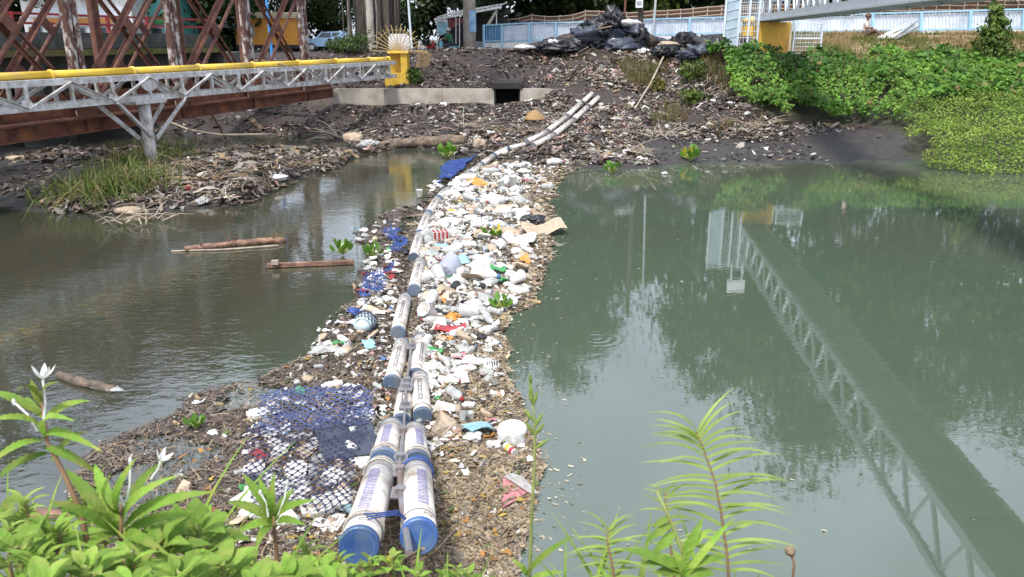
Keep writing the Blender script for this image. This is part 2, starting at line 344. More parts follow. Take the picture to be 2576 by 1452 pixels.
# ------------------------------------------------------------------ terrain
WY = 32.0                                                          # front face of the retaining wall
near = lambda a: [(-12, 2.1), (0, 2.2 + a * .1), (1.2, 2.08 + a * .15), (2.0, 1.52 + a * .2), (2.5, 1.18 + a * .2), (3.0, .80 + a * .25), (3.6, .38 + a * .28), (4.3, -.05 + a * .15), (5.2, -.5), (8, -.9), (12, -1.0)]
wallback = [(WY + .02, .86), (WY + .38, 1.40), (WY + 1.2, 1.8), (WY + 3.2, 2.8), (WY + 4.2, 2.93), (38.2, 2.6), (40, 2.22), (60, 2.2), (400, 2.4)]
leftback = [(29, .0), (30, .35), (31.5, .8), (33.5, 1.6), (35.5, 2.45), (37, 2.55), (60, 2.5), (400, 2.5)]
COLS = {
 -60: near(1) + [(15, -.4), (15.8, 0), (18, .2), (24, .2), (25.5, 0), (26.2, -.3), (28.3, -.3)] + leftback,
 -16: near(1) + [(15, -.4), (15.8, 0), (17, .15), (20, .25), (24, .2), (25.5, 0), (26.2, -.3), (28.3, -.3)] + leftback,
 -10: near(1) + [(15, -.4), (15.8, .02), (16.5, .12), (18.5, .22), (21, .2), (25.2, 0), (26, -.25), (28.3, -.25)] + leftback,
 -7.3: near(.9) + [(14.4, -.3), (15.2, .0), (16, .16), (17.5, .3), (19, .38), (22, .32), (25, .1), (25.8, -.2), (28.3, -.15), (29.2, .25), (31, .7)] + wallback,
 -5.8: near(.8) + [(15.4, -.3), (16.4, .02), (17.5, .3), (19.5, .45), (22, .38), (24.2, .1), (25.5, -.15), (27.3, -.08), (28.5, .2), (31, .7)] + wallback,
 -5.1: near(.7) + [(19.2, -.25), (20.6, .03), (21.6, .25), (23, .25), (24.3, .0), (25.2, -.1), (26.4, .1), (28.5, .35), (31, .75)] + wallback,
 -4.2: near(.6) + [(22.6, -.3), (23.8, -.02), (24.8, .05), (26, .2), (28.5, .45), (31, .85)] + wallback,
 -3: near(.5) + [(24, -.3), (25, 0), (26, .2), (28.5, .5), (31, .95)] + wallback,
 -1: near(.3) + [(22.3, -.3), (23, 0), (25, .3), (28.5, .55), (31, .80)] + wallback,
 .8: near(0) + [(20.4, -.3), (21.8, .02), (24, .3), (28.5, .65), (31, 1.0)] + wallback,
 2.0: near(-.2) + [(20.3, -.3), (21.4, .02), (24, .3), (28.5, .75), (31, 1.35), (32.2, 1.7), (34, 2.4), (35.8, 2.95), (38.5, 2.65), (44, 2.45), (60, 2.4), (400, 2.5)],
 3.4: near(-.2) + [(20.3, -.3), (21.2, .0), (24, .3), (27, .6), (29.5, 1.2), (32, 2.0), (34.5, 2.85), (36, 2.98), (38.5, 2.7), (44, 2.6), (60, 2.6), (400, 2.6)],
 5.6: near(-.2) + [(21.8, -.3), (22.5, 0), (25, .2), (27, .5), (29.5, 1.15), (32, 2.0), (34, 2.75), (36, 2.98), (39, 2.8), (60, 2.8), (400, 2.8)],
 9: near(-.2) + [(21.6, -.3), (22.3, 0), (25.4, .25), (27, .6), (29, 1.5), (31, 2.4), (32, 2.78), (34, 2.9), (37, 3.15), (42, 3.4), (60, 3.5), (400, 3.5)],
 11: near(-.2) + [(21.4, -.3), (22.2, 0), (25, .25), (27, .7), (29, 1.6), (31, 2.45), (32, 2.78), (34, 2.95), (37, 3.3), (42, 3.6), (60, 3.6), (400, 3.6)],
 12.6: near(-.2) + [(20.4, -.3), (21.2, 0), (24, .35), (26, .9), (28, 1.5), (31, 2.25), (32.5, 2.6), (34.5, 3.1), (36.5, 3.45), (42, 3.55), (60, 3.6), (400, 3.6)],
 16: near(-.2) + [(18.8, -.4), (19.6, 0), (23, .5), (26, 1.2), (29, 1.8), (31.5, 2.35), (33, 2.75), (35, 3.25), (37, 3.5), (42, 3.6), (60, 3.6), (400, 3.6)],
 60: near(-.2) + [(17.5, -.4), (18.6, 0), (22, .5), (26, 1.2), (29, 2.0), (32, 2.8), (35, 3.3), (42, 3.6), (60, 3.6), (400, 3.6)],
}
CXS = np.array(sorted(COLS)); CPR = [np.array(COLS[k]) for k in sorted(COLS)]
def Tbase(x, y):
    x = np.atleast_1d(np.asarray(x, float)); y = np.atleast_1d(np.asarray(y, float))
    x, y = np.broadcast_arrays(x, y)
    hs = np.stack([np.interp(y, p[:, 0], p[:, 1]) for p in CPR])
    i = np.clip(np.searchsorted(CXS, x) - 1, 0, len(CXS) - 2)
    t = np.clip((x - CXS[i]) / (CXS[i + 1] - CXS[i]), 0, 1); t = t * t * (3 - 2 * t)
    ii = np.indices(x.shape)
    return hs[(i, *ii)] * (1 - t) + hs[(i + 1, *ii)] * t
def T(x, y):
    x = np.atleast_1d(np.asarray(x, float)); y = np.atleast_1d(np.asarray(y, float))
    h = Tbase(x, y)
    amp = np.clip((y - 13) / 3, .25, 1) * np.clip((62 - y) / 20, 0.1, 1)
    n = (fbm(x * .55 + 9, y * .55, 3, 5) - .5) * .30 + (fbm(x * 2.3, y * 2.3, 11, 3) - .5) * .12
    flat = np.clip((y - 34.5) / 2, 0, 1)
    cul = (x > -.78) & (x < .38) & (y > WY - .25) & (y < WY + 1.75)
    h = np.where(cul, np.minimum(h, .38), h)
    return h + n * amp * (1 - .75 * flat) * np.clip((h + .45) / .5, 0.25, 1)
def Tz(x, y): return float(T(x, y)[0])

def inpoly(x, y, poly):
    x = np.asarray(x); y = np.asarray(y); r = np.zeros(x.shape, bool); n = len(poly)
    for i in range(n):
        x1, y1 = poly[i][:2]; x2, y2 = poly[(i + 1) % n][:2]
        c = ((y1 > y) != (y2 > y)) & (x < (x2 - x1) * (y - y1) / ((y2 - y1) + 1e-12) + x1)
        r ^= c
    return r
VEG = [(7.7, 34.2), (7.5, 31), (8.0, 28.6), (8.8, 27.4), (10.6, 26.6), (12.2, 25.7), (11.7, 23), (11.2, 21.0), (12.6, 20.2), (14, 19.6), (20, 18.6), (60, 18.2), (60, 31.4), (20, 31.4), (15, 31.5), (12.8, 31.2), (12.6, 30.9), (8.3, 30.9)]
BUSH = [(12.4, 26.2), (11.6, 23), (11.1, 20.9), (12.5, 20.0), (14, 19.4), (20, 18.4), (60, 18.0), (60, 24.5), (20, 25), (15, 26.2)]
RAFT_R = [PH(u, v) for u, v in [(1500, 418), (1440, 428), (1408, 455), (1396, 480), (1384, 520), (1388, 560), (1392, 610), (1382, 660), (1362, 715), (1330, 765), (1290, 800), (1268, 838), (1282, 880), (1280, 920), (1292, 970), (1312, 1005), (1325, 1060), (1352, 1120), (1356, 1180), (1340, 1230), (1338, 1300), (1322, 1380), (1308, 1452), (1300, 1560)]]
RAFT_L = [PH(u, v) for u, v in [(1180, 398), (1140, 422), (1096, 455), (1080, 485), (1052, 515), (985, 530), (925, 558), (900, 600), (935, 640), (905, 690), (885, 760), (830, 805), (790, 862), (770, 900), (700, 930), (640, 962), (540, 985), (478, 1002), (420, 1045), (330, 1085), (260, 1110), (215, 1150), (195, 1230), (190, 1330), (180, 1560)]]
RAFT = [(p.x, p.y) for p in RAFT_R] + [(p.x, p.y) for p in RAFT_L[::-1]]
def boomx(y):                                                     # boom centre line x at distance y
    pts = [PH(u, v) for u, v in [(985, 1400), (1003, 1170), (1025, 1060), (1020, 970), (1028, 850), (1040, 735), (1042, 650), (1062, 560), (1100, 500), (1165, 450), (1240, 400), (1330, 370)]]
    return np.interp(y, [p.y for p in pts], [p.x for p in pts])

# ---- ground: one sheet to the horizon
def axis(segs):
    r = []
    for a, b, st in segs: r += list(np.arange(a, b, st))
    return np.array(r + [segs[-1][1]])
gx = axis([(-900, -100, 100), (-100, -30, 10), (-30, -18, 1), (-18, 20, .22), (20, 32, 1), (32, 100, 8), (100, 900, 100)])
gy = axis([(-60, -4, 8), (-4, 5.5, .2), (5.5, 13.5, 1), (13.5, 37, .2), (37, 48, .8), (48, 100, 8), (100, 900, 100)])
GX, GY = np.meshgrid(gx, gy, indexing='ij')
GZ = T(GX, GY)
def gcol(x, y, z):
    n = fbm(x * .9, y * .9, 5, 4); n2 = fbm(x * .35 + 7, y * .35, 21, 3)
    c = np.zeros(x.shape + (3,))
    soil = np.array((.047, .033, .028)); mud = np.array((.034, .031, .029)); litter = np.array((.066, .048, .040)); green = np.array((.05, .052, .026))
    straw = np.array((.30, .23, .12)); pur = np.array((.031, .021, .022)); grey = np.array((.052, .048, .046))
    c[:] = soil
    far = y > 13
    def mixin(mask, col): c[:] = c * (1 - mask[..., None]) + col * mask[..., None]
    mixin(far * np.clip((n - .35) * 3, 0, 1), litter)
    mixin(far * np.clip((n2 - .45) * 5, 0, 1) * .7, pur)
    mixin(far * np.clip((.22 - z) / .22, 0, 1) * .9, mud)
    mixin(far * np.clip((-x - 8) / 2, 0, 1) * np.clip((26 - y) / 3, 0, 1) * .8, mud)
    mixin(((x > 4) & (y > 21) & (y < 26.5)) * np.clip((26 - y), 0, 1) * .8, grey)
    mixin(inpoly(x + (fbm(x * 1.1, y * 1.1, 301, 3) - .5) * 1.6, y + (fbm(x * 1.1 + 4, y * 1.1, 302, 3) - .5) * 1.6, VEG) * .8, green)
    mixin(((x > 11.5) & (y > 32.5)) * np.clip((x - 11.5), 0, 1) * np.clip((y - 32.6), 0, 1), straw)
    mixin((y > 48) * 1.0, np.array((.07, .065, .05)))
    mixin((y < 5) * np.clip(.3 + n * .6, 0, 1), np.array((.16, .12, .085)))
    return c
NX, NY = GX.shape
idx = np.arange(NX * NY).reshape(NX, NY)
F = np.stack([idx[:-1, :-1], idx[1:, :-1], idx[1:, 1:], idx[:-1, 1:]], -1).reshape(-1, 4)
gr = npmesh("ground", np.stack([GX, GY, GZ], -1).reshape(-1, 3), F, 'ground', gcol(GX, GY, GZ).reshape(-1, 3), smooth=True)
tag(gr, kind='structure')

# ---- water
def water_mat():
    m = bpy.data.materials.new("river_water"); m.use_nodes = True; t = m.node_tree; N = t.nodes; K = t.links.new
    b = N["Principled BSDF"]
    tc = N.new("ShaderNodeTexCoord")
    n0 = N.new("ShaderNodeTexNoise"); n0.inputs["Scale"].default_value = .16; n0.inputs["Detail"].default_value = 3; n0.inputs["Distortion"].default_value = 1.0
    K(tc.outputs["Object"], n0.inputs["Vector"])
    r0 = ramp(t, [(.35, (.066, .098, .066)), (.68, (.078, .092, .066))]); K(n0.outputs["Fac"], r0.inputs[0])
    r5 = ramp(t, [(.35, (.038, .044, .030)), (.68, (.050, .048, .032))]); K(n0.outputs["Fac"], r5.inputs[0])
    b.inputs["Roughness"].default_value = .012; b.inputs["IOR"].default_value = 1.82; b.inputs["Specular IOR Level"].default_value = .75
    def math_(op, a, c=None):
        q = N.new("ShaderNodeMath"); q.operation = op
        for i, v in enumerate((a, c)):
            if v is None: continue
            if isinstance(v, (int, float)): q.inputs[i].default_value = v
            else: K(v, q.inputs[i])
        return q.outputs[0]
    sx = N.new("ShaderNodeSeparateXYZ"); K(tc.outputs["Object"], sx.inputs[0])
    mp = N.new("ShaderNodeMapping"); mp.inputs["Scale"].default_value = (.8, 1.5, 1); K(tc.outputs["Object"], mp.inputs[0])
    n1 = N.new("ShaderNodeTexNoise"); n1.inputs["Scale"].default_value = 1.7; n1.inputs["Detail"].default_value = 3; K(mp.outputs[0], n1.inputs["Vector"])
    n2 = N.new("ShaderNodeTexNoise"); n2.inputs["Scale"].default_value = 7.0; n2.inputs["Detail"].default_value = 3; n2.inputs["Distortion"].default_value = .8; K(mp.outputs[0], n2.inputs["Vector"])
    # the current is livelier downstream (left) of the boom and calm above it
    lv = N.new("ShaderNodeMapRange"); lv.inputs[1].default_value = -1.0; lv.inputs[2].default_value = -3.2; lv.inputs[3].default_value = .06; lv.inputs[4].default_value = .36; K(sx.outputs[0], lv.inputs[0])
    # darker, browner base left of the boom paints in tree and bridge reflections
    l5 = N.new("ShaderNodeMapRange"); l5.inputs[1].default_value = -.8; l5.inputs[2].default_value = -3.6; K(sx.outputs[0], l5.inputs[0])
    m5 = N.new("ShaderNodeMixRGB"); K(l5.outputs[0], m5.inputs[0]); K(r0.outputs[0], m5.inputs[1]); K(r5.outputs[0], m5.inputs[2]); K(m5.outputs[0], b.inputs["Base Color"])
    n4 = N.new("ShaderNodeTexNoise"); n4.inputs["Scale"].default_value = .35; K(tc.outputs["Object"], n4.inputs["Vector"])
    r4 = ramp(t, [(.35, (.25,) * 3), (.65, (1,) * 3)]); K(n4.outputs["Fac"], r4.inputs[0])
    h = math_('ADD', math_('MULTIPLY', n1.outputs["Fac"], .55), math_('MULTIPLY', n2.outputs["Fac"], .30))
    h = math_('MULTIPLY', math_('MULTIPLY', h, lv.outputs[0]), r4.outputs[0])
    for (u, v, R, k, am) in [(1500, 850, .42, 60, .016), (2440, 655, .8, 46, .018), (1470, 1120, .3, 60, .008), (345, 1130, .4, 50, .016)]:   # drop rings
        p = PH(u, v)
        dx = math_('SUBTRACT', sx.outputs[0], p.x); dy = math_('SUBTRACT', sx.outputs[1], p.y)
        d = math_('SQRT', math_('ADD', math_('MULTIPLY', dx, dx), math_('MULTIPLY', dy, dy)))
        fall = math_('MAXIMUM', math_('SUBTRACT', 1.0, math_('DIVIDE', d, R)), 0.0)
        h = math_('ADD', h, math_('MULTIPLY', math_('MULTIPLY', math_('SINE', math_('MULTIPLY', d, k)), fall), am))
    bp = N.new("ShaderNodeBump"); bp.inputs["Strength"].default_value = 1.0; bp.inputs["Distance"].default_value = .035
    K(h, bp.inputs["Height"]); K(bp.outputs[0], b.inputs["Normal"])
    return m
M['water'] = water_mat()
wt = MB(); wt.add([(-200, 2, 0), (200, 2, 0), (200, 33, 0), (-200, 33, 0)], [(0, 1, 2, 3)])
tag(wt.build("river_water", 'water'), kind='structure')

# ---- small scraps: bent two-quad strips scattered by the thousand
def scraps(name, X, Y, Z, LN, WD, C, m='litter', tilt=.5, lift=.01, parent=None, yaw=None):
    n = len(X); ya = rng.uniform(0, 2 * np.pi, n) if yaw is None else yaw
    a = np.stack([np.cos(ya), np.sin(ya), rng.normal(0, tilt * .4, n)], 1)
    b = np.stack([-np.sin(ya), np.cos(ya), rng.normal(0, tilt, n)], 1)
    a /= np.linalg.norm(a, axis=1)[:, None]; b /= np.linalg.norm(b, axis=1)[:, None]
    c = np.stack([X, Y, Z + lift], 1); nrm = np.cross(a, b)
    cur = rng.normal(0, .22, n)[:, None]; cur2 = rng.normal(0, .22, n)[:, None]
    l = LN[:, None] / 2; wd = WD[:, None] / 2; s1 = rng.uniform(.3, 1, n)[:, None]; s2 = rng.uniform(.3, 1, n)[:, None]
    bend = rng.normal(0, .35, n)[:, None]
    V = np.stack([c - a * l - b * wd * s1 + nrm * l * cur, c - a * l + b * wd * s1 + nrm * l * cur,
                  c - b * wd + b * l * bend, c + b * wd + b * l * bend,
                  c + a * l - b * wd * s2 + nrm * l * cur2, c + a * l + b * wd * s2 + nrm * l * cur2], 1)
    k = np.arange(n)[:, None] * 6
    F = np.concatenate([k + np.array([0, 2, 3, 1]), k + np.array([2, 4, 5, 3])])
    return npmesh(name, V.reshape(-1, 3), F, m, np.repeat(C, 6, 0), parent)
PAL = np.array([(.10, .075, .055), (.17, .14, .115), (.26, .22, .18), (.42, .38, .33), (.68, .66, .62), (.40, .24, .20), (.035, .033, .032), (.30, .22, .12), (.13, .10, .10)])
def pick(p, n):
    p = np.array(p, float); p /= p.sum()
    c = PAL[rng.choice(len(PAL), n, p=p)]
    return np.clip(c * rng.uniform(.7, 1.3, (n, 1)) * rng.uniform(.93, 1.07, (n, 3)), 0, .85)
# far bank litter
n = 85000
X = rng.uniform(-14, 9, n); Y = rng.uniform(21.5, 36.5, n)
d = fbm(X * .8, Y * .8, 31, 4)
keep = (d > .30 + .3 * rng.random(n) ** 2) & ~inpoly(X, Y, VEG) & ~((Y > WY - .05) & (Y < WY + .45) & (X < 2) & (X > -7))
keep &= ~((X > 4) & (Y < 25.3) & (rng.random(n) > .35))
keep &= ~((X < -6.5) & (Y > 29.5) & (rng.random(n) > .5))
zz = T(X, Y); keep &= zz > .02
X, Y, zz = X[keep], Y[keep], zz[keep]; n = len(X)
big = rng.random(n) ** 6
LN = .035 + .08 * rng.random(n) + .28 * big; WD = LN * rng.uniform(.18, .75, n)
C = pick((4, 3.0, 1.7, 1.0, .5, .6, 1.8, .7, 2.6), n) * .9
dkz = ((X < 1.2 + (fbm(X * .5, Y * .5, 33, 3) - .5) * 5) & (Y > 26.5)) & (rng.random(n) < .86)      # dark crumbly zone round the culvert
C[dkz] = pick((4, 1.6, .7, .45, .45, .25, 3, .1, 4), dkz.sum()) * .9; LN[dkz] *= .62; WD[dkz] *= .62
mdz = (X > 4) & (Y < 25.6) & (rng.random(n) < .85); C[mdz] = pick((2, .3, .05, .05, .06, .05, 4, 0, 2), mdz.sum()) * .8; LN[mdz] *= .6; WD[mdz] *= .6
plz = (X > .8) & (X < 6.5) & (Y > 27) & (rng.random(n) < .55); C[plz] = pick((.6, 1.5, 3, 3, 1, 1.6, .1, 1, 0), plz.sum())
bright = (Y < 31) & (X > -3) & (rng.random(n) < .12); C[bright] = pick((0, 0, 1, 3, 2.2, .5, 0, 0, 0), bright.sum())
tag(scraps("bank_litter", X, Y, zz, LN, WD, C, tilt=.6, lift=.03), 'shredded brown and pale litter matted over the far bank', 'litter', kind='stuff')
# litter bands: left island and strip at the creepers' foot
n = 34000
X = np.concatenate([rng.uniform(-14, -3.6, n), rng.uniform(3.4, 12, 7000)]); Y = np.concatenate([rng.uniform(14.8, 25.5, n), rng.uniform(24.6, 28.4, 7000)])
zz = T(X, Y); d = fbm(X * .9, Y * .9, 41, 4)
left = X < 0
keep = (zz > .015) & (d > .3 + .25 * rng.random(len(X))) & ~inpoly(X, Y, VEG)
keep &= ~(left & (X < -9.2) & (rng.random(len(X)) > .20))
keep &= left | (np.abs(Y - (27.6 - .16 * (X - 4))) < 1.4 * rng.random(len(X)))
X, Y, zz = X[keep], Y[keep], zz[keep]; n = len(X)
LN = .04 + .10 * rng.random(n) + .40 * rng.random(n) ** 7; WD = LN * rng.uniform(.10, .45, n)
C = pick((3.5, 3.2, 2.2, 1.2, .4, .4, 1.4, 1.2, 1.5), n)
dk = (X < -9) & (rng.random(n) < .75); C[dk] = pick((2, .6, .2, .1, .05, .1, 4, 0, 2), dk.sum())
pl = (X > 3) & (rng.random(n) < .4); C[pl] = pick((0, 1, 2, 4, 1.5, .4, 0, 0, 0), pl.sum())
tag(scraps("island_litter", X, Y, zz, LN, WD, C, tilt=.6, lift=.03), 'tangled grey brown litter strewn over the low island and shore', 'litter', kind='stuff')

# ---- the floating raft of debris round the boom: an uneven mat and tens of thousands of chips on it
rx = np.arange(-5.2, 3.2, .055); ry = np.concatenate([np.arange(3.2, 9, .055), np.arange(9, 22.8, .11)])
RX, RY = np.meshgrid(rx, ry, indexing='ij')
wob = .10 * np.clip(RY / 8, .5, 2)
def raft_in(x, y): 
    return inpoly(x + (fbm(x * 3, y * 3, 51, 3) - .5) * 2 * .12 * np.clip(y / 8, .6, 2), y + (fbm(x * 3 + 5, y * 3, 52, 3) - .5) * .3, RAFT)
def raft_h(x, y):
    dist = np.clip((x - np.interp(y, [p.y for p in RAFT_R[::-1]], [p.x for p in RAFT_R[::-1]])) * -1, 0, 1)
    return .006 + .05 * fbm(x * 2.6, y * 2.6, 53, 4) * np.clip(.25 + dist, 0, 1) * np.clip((x + 2.9) / 1.2, .15, 1)
ins = raft_in(RX, RY) & (RX > -4.6)
def holes(x, y): return fbm(x * 1.7, y * 1.7, 55, 4) > np.interp(x, [-3.4, -2.4, -1.5], [.47, .53, .63]) + np.where(y < 6.4, .05, 0)
hole = holes(RX, RY)
leftside = RX < boomx(RY) - .15
ins &= ~(hole & leftside & (RY > 5.0))
RZ = raft_h(RX, RY)
NX, NY = RX.shape; idx = np.arange(NX * NY).reshape(NX, NY)
fm = ins[:-1, :-1] & ins[1:, :-1] & ins[1:, 1:] & ins[:-1, 1:]
F = np.stack([idx[:-1, :-1], idx[1:, :-1], idx[1:, 1:], idx[:-1, 1:]], -1)[fm]
used = np.unique(F); remap = np.zeros(NX * NY, int); remap[used] = np.arange(len(used))
V = np.stack([RX, RY, RZ], -1).reshape(-1, 3)[used]
nn = fbm(V[:, 0] * 4, V[:, 1] * 4, 57, 4)[:, None]
cc = np.array((.105, .083, .06)) * (.5 + nn) + np.array((.012, .010, .004)) * (V[:, :1] > boomx(V[:, 1])[:, None])
mt = npmesh("debris_mat", V, remap[F], 'ground', cc, smooth=True)
tag(mt, 'brown mat of rotting debris floating on both sides of the pipe boom', 'debris', kind='stuff')
n = 330000
def pix(n, u0, u1, v0, v1):
    u = rng.uniform(u0, u1, n); v = rng.uniform(v0, v1, n); a = (u - CXP) / FPX; b_ = -(v - CYP) / FPX; t = -EYE / (b_ * CT - ST)
    return a * t, (b_ * ST + CT) * t, .954 * (v - 100) / EYE
X, Y, SC = pix(n, 170, 1480, 400, 1560)
keep = raft_in(X, Y) & (X > -4.5); X, Y, SC = X[keep], Y[keep], SC[keep]
lf = X < boomx(Y) - .1
keep = ~(lf & holes(X, Y) & (Y > 5.0) & (rng.random(n if False else len(X)) > .12)); X, Y, lf, SC = X[keep], Y[keep], lf[keep], SC[keep]
n = len(X)
sz = np.clip(.35 + Y / 11, .5, 1.6)
LN = (4.5 + 7 * rng.random(n) + 22 * rng.random(n) ** 8) / SC; WD = LN * rng.uniform(.15, .5, n)
C = pick((3, 3, 2, 1.2, .5, .3, .8, 2.2, .6), n)
fr_ = (X - boomx(Y)) / np.maximum(.2, np.interp(Y, [p.y for p in RAFT_R[::-1]], [p.x for p in RAFT_R[::-1]]) - boomx(Y))
WH_ = (~lf) & (fr_ < .72) & (Y > 8.2)
husk = (~lf) & (rng.random(n) < np.where(WH_, .2, .58)); C[husk] = np.array((.42, .33, .215)) * rng.uniform(.45, 1.25, (husk.sum(), 1))
dkk = lf & (rng.random(n) < .45); C[dkk] = np.array((.085, .062, .048)) * rng.uniform(.5, 1.5, (dkk.sum(), 1))
kp = ~(WH_ & (rng.random(n) < .6)); X, Y, LN, WD, C = X[kp], Y[kp], LN[kp], WD[kp], C[kp]; n = len(X)
fl_ = (X < -1.9) & (rng.random(n) < .7); C[fl_] = np.array((.17, .135, .12)) * rng.uniform(.5, 1.3, (fl_.sum(), 1)); LN[fl_] *= .75; WD[fl_] *= .6
tag(scraps("debris_chips", X, Y, raft_h(X, Y), LN, WD, C, tilt=.45, lift=.008), 'straw coloured husks, chips and shreds packed in the floating raft', 'debris', kind='stuff')
# long straws among it
n = 4200
X, Y, SC = pix(n, 170, 1480, 400, 1560); keep = raft_in(X, Y); X, Y = X[keep], Y[keep]; n = len(X)
LN = .06 + .20 * rng.random(n); WD = np.full(n, .004) + .004 * rng.random(n)
C = np.array((.30, .22, .13)) * rng.uniform(.3, 1.5, (n, 1))
tag(scraps("debris_straws", X, Y, raft_h(X, Y) + .02, LN, WD, C, tilt=.15, lift=.01), 'dry stalks and straws lying through the floating raft', 'debris', kind='stuff')
# loose chips drifting on the open water beside the raft
n = 420
Y = 4.6 + 15 * rng.random(n) ** 1.5; X = np.interp(Y, [p.y for p in RAFT_R[::-1]], [p.x for p in RAFT_R[::-1]]) + np.abs(rng.normal(0, .25, n)) * (1 + (rng.random(n) < .12) * 9)
keep = (~raft_in(X, Y)) & (X < 9); X, Y = X[keep], Y[keep]; n = len(X)
LN = .012 + .04 * rng.random(n) ** 2; WD = LN * rng.uniform(.15, .6, n)
C = np.array((.52, .46, .34)) * rng.uniform(.25, 1.3, (n, 1))
tag(scraps("drifting_chips", X, Y, np.zeros(n), LN, WD, C, tilt=.05, lift=.004, yaw=rng.normal(2.7, .5, n)), 'pale husks and chips drifting on the open green water', 'debris', kind='stuff')

# ---- long fibrous rags and strips draped on the litter (ribbons that follow the ground)
def ribbons(name, label, X, Y, LN, WD, C, seg=6):
    n = len(X); ya = rng.uniform(0, 2 * np.pi, n); cv = rng.normal(0, 1.2, n); V = []
    for k in range(seg + 1):
        t = k / seg - .5; a = ya + cv * t; px_ = X + np.cos(ya + cv * t * .5) * LN * t; py_ = Y + np.sin(ya + cv * t * .5) * LN * t
        w_ = WD * (.35 + .65 * np.sin(np.pi * (k + .5) / (seg + 1))) * rng.uniform(.7, 1.2, n)
        z = np.maximum(T(px_, py_), .0) + .03 + .06 * rng.random(n); tw = rng.normal(0, .7, n)
        ox, oy, oz = -np.sin(a) * w_ / 2 * np.cos(tw), np.cos(a) * w_ / 2 * np.cos(tw), w_ / 2 * np.abs(np.sin(tw))
        V += [np.stack([px_ - ox, py_ - oy, z - oz * .3], 1), np.stack([px_ + ox, py_ + oy, z + oz], 1)]
    V = np.stack(V, 1).reshape(-1, 3); m_ = 2 * (seg + 1); k0 = np.arange(n)[:, None] * m_
    F = np.concatenate([k0 + np.array([2 * k, 2 * k + 1, 2 * k + 3, 2 * k + 2]) for k in range(seg)])
    return tag(npmesh(name, V, F, 'litter', np.repeat(C, m_, 0), smooth=True), label, "litter", kind='stuff')
n = 2600; X = rng.uniform(-9.5, -4.2, n); Y = rng.uniform(15.3, 24.5, n); k = (T(X, Y) > .03) & (fbm(X * .7, Y * .7, 83, 3) > .36); X, Y = X[k], Y[k]; n = len(X)
ribbons("island_rags", "muddy cloth strips and stalks tangled over the island", X, Y, .25 + .6 * rng.random(n), .03 + .10 * rng.random(n) ** 2, pick((2.5, 4, 4, 1.6, .3, .3, .6, 2, .5), n))
n = 4200; X = rng.uniform(-6, 9, n); Y = rng.uniform(22, 35.6, n); k = (T(X, Y) > .05) & ~inpoly(X, Y, VEG) & (fbm(X * .7, Y * .7, 85, 3) > .42) & ((X > .5) | (Y < 27.5) | (rng.random(n) < .12)) & ~((X > 4) & (Y < 25.5)) & ~((Y > WY - .3) & (Y < WY + .5) & (X < 2.1)); X, Y = X[k], Y[k]; n = len(X)
ribbons("bank_rags", "pale and pinkish rags and strips strewn over the litter bank", X, Y, .15 + .4 * rng.random(n), .02 + .08 * rng.random(n) ** 2, pick((2, 3.5, 4, 3, .8, 1.5, .4, 1.6, .3), n))

# ---- fallen leaves in the raft
n = 520; X, Y, SC = pix(n, 400, 1400, 880, 1560); k = raft_in(X, Y); X, Y = X[k], Y[k]; n = len(X)
LN = .03 + .045 * rng.random(n); C = np.array([(.50, .34, .07), (.36, .17, .05), (.20, .11, .05), (.45, .24, .06), (.10, .14, .04)])[rng.integers(0, 5, n)] * rng.uniform(.6, 1.2, (n, 1))
tag(scraps("fallen_leaves", X, Y, raft_h(X, Y) + .012, LN, LN * rng.uniform(.4, .7, n), C, tilt=.3, lift=.012), 'yellow and brown fallen leaves scattered on the near raft', 'leaves', kind='stuff')

V3 = Vector
# ================================================================== retaining wall with culvert
wx0, wx1 = PY(835, 224, WY).x, PY(1425, 224, WY).x
ox0, ox1 = PY(1243, 225, WY).x, PY(1309, 225, WY).x
ztop = 1.46
wl = thing("retaining_wall", "stained grey concrete retaining wall at the foot of the litter slope", "wall", (wx0, WY, .3))
def wallblock(x0, x1, name="wall_panel"):
    b = MB(); n = max(3, int((x1 - x0) / .25)); m = 7
    for side in (0, 1):
        P = [[V3((x0 + (x1 - x0) * i / (n - 1), WY + (.36 if side else 0) + (0 if side else .02 * (vn(i * .7 + x0, j * .9, 3) - .5)), .2 + (ztop - .2 + .03 * (vn(i * .4 + x0 * 3, 0, 8) - .5)) * j / (m - 1))) for j in range(m)] for i in range(n)]
        if side: P = P[::-1]
        b.grid(P, n, m)
    b.box(((x0 + x1) / 2, WY + .18, ztop - .03), (x1 - x0, .30, .06))
    b.box((x0 + .02, WY + .18, .8), (.04, .355, 1.2)); b.box((x1 - .02, WY + .18, .8), (.04, .355, 1.2))
    return b.build(name, 'concrete', wl)
xs = [wx0, wx0 + 2.05, wx0 + 4.3, ox0]
for a, b_ in zip(xs[:-1], xs[1:]): wallblock(a + .006, b_ - .006)
wallblock(ox1, wx1)
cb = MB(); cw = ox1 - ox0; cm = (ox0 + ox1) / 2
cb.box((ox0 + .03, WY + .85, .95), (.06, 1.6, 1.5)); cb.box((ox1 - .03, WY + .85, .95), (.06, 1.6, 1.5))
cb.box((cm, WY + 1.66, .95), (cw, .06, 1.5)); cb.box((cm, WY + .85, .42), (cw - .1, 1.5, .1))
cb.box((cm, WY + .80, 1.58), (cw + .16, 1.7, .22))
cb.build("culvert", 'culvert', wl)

lw_ = thing("broken_ledge", "broken concrete ledge showing between weeds and creepers on the right bank", "wall", PY(1790, 245, 30.4))
for i, (u0, u1, v0, v1) in enumerate([(1690, 1775, 222, 250), (1777, 1885, 218, 246)]):
    a, c = PY(u0, v0, 30.4), PY(u1, v1, 30.4); b = MB(); b.box(((a.x + c.x) / 2, 30.6 + .06 * i, (a.z + c.z) / 2), (c.x - a.x, .4, a.z - c.z)); b.build("ledge_block", 'concrete', lw_)
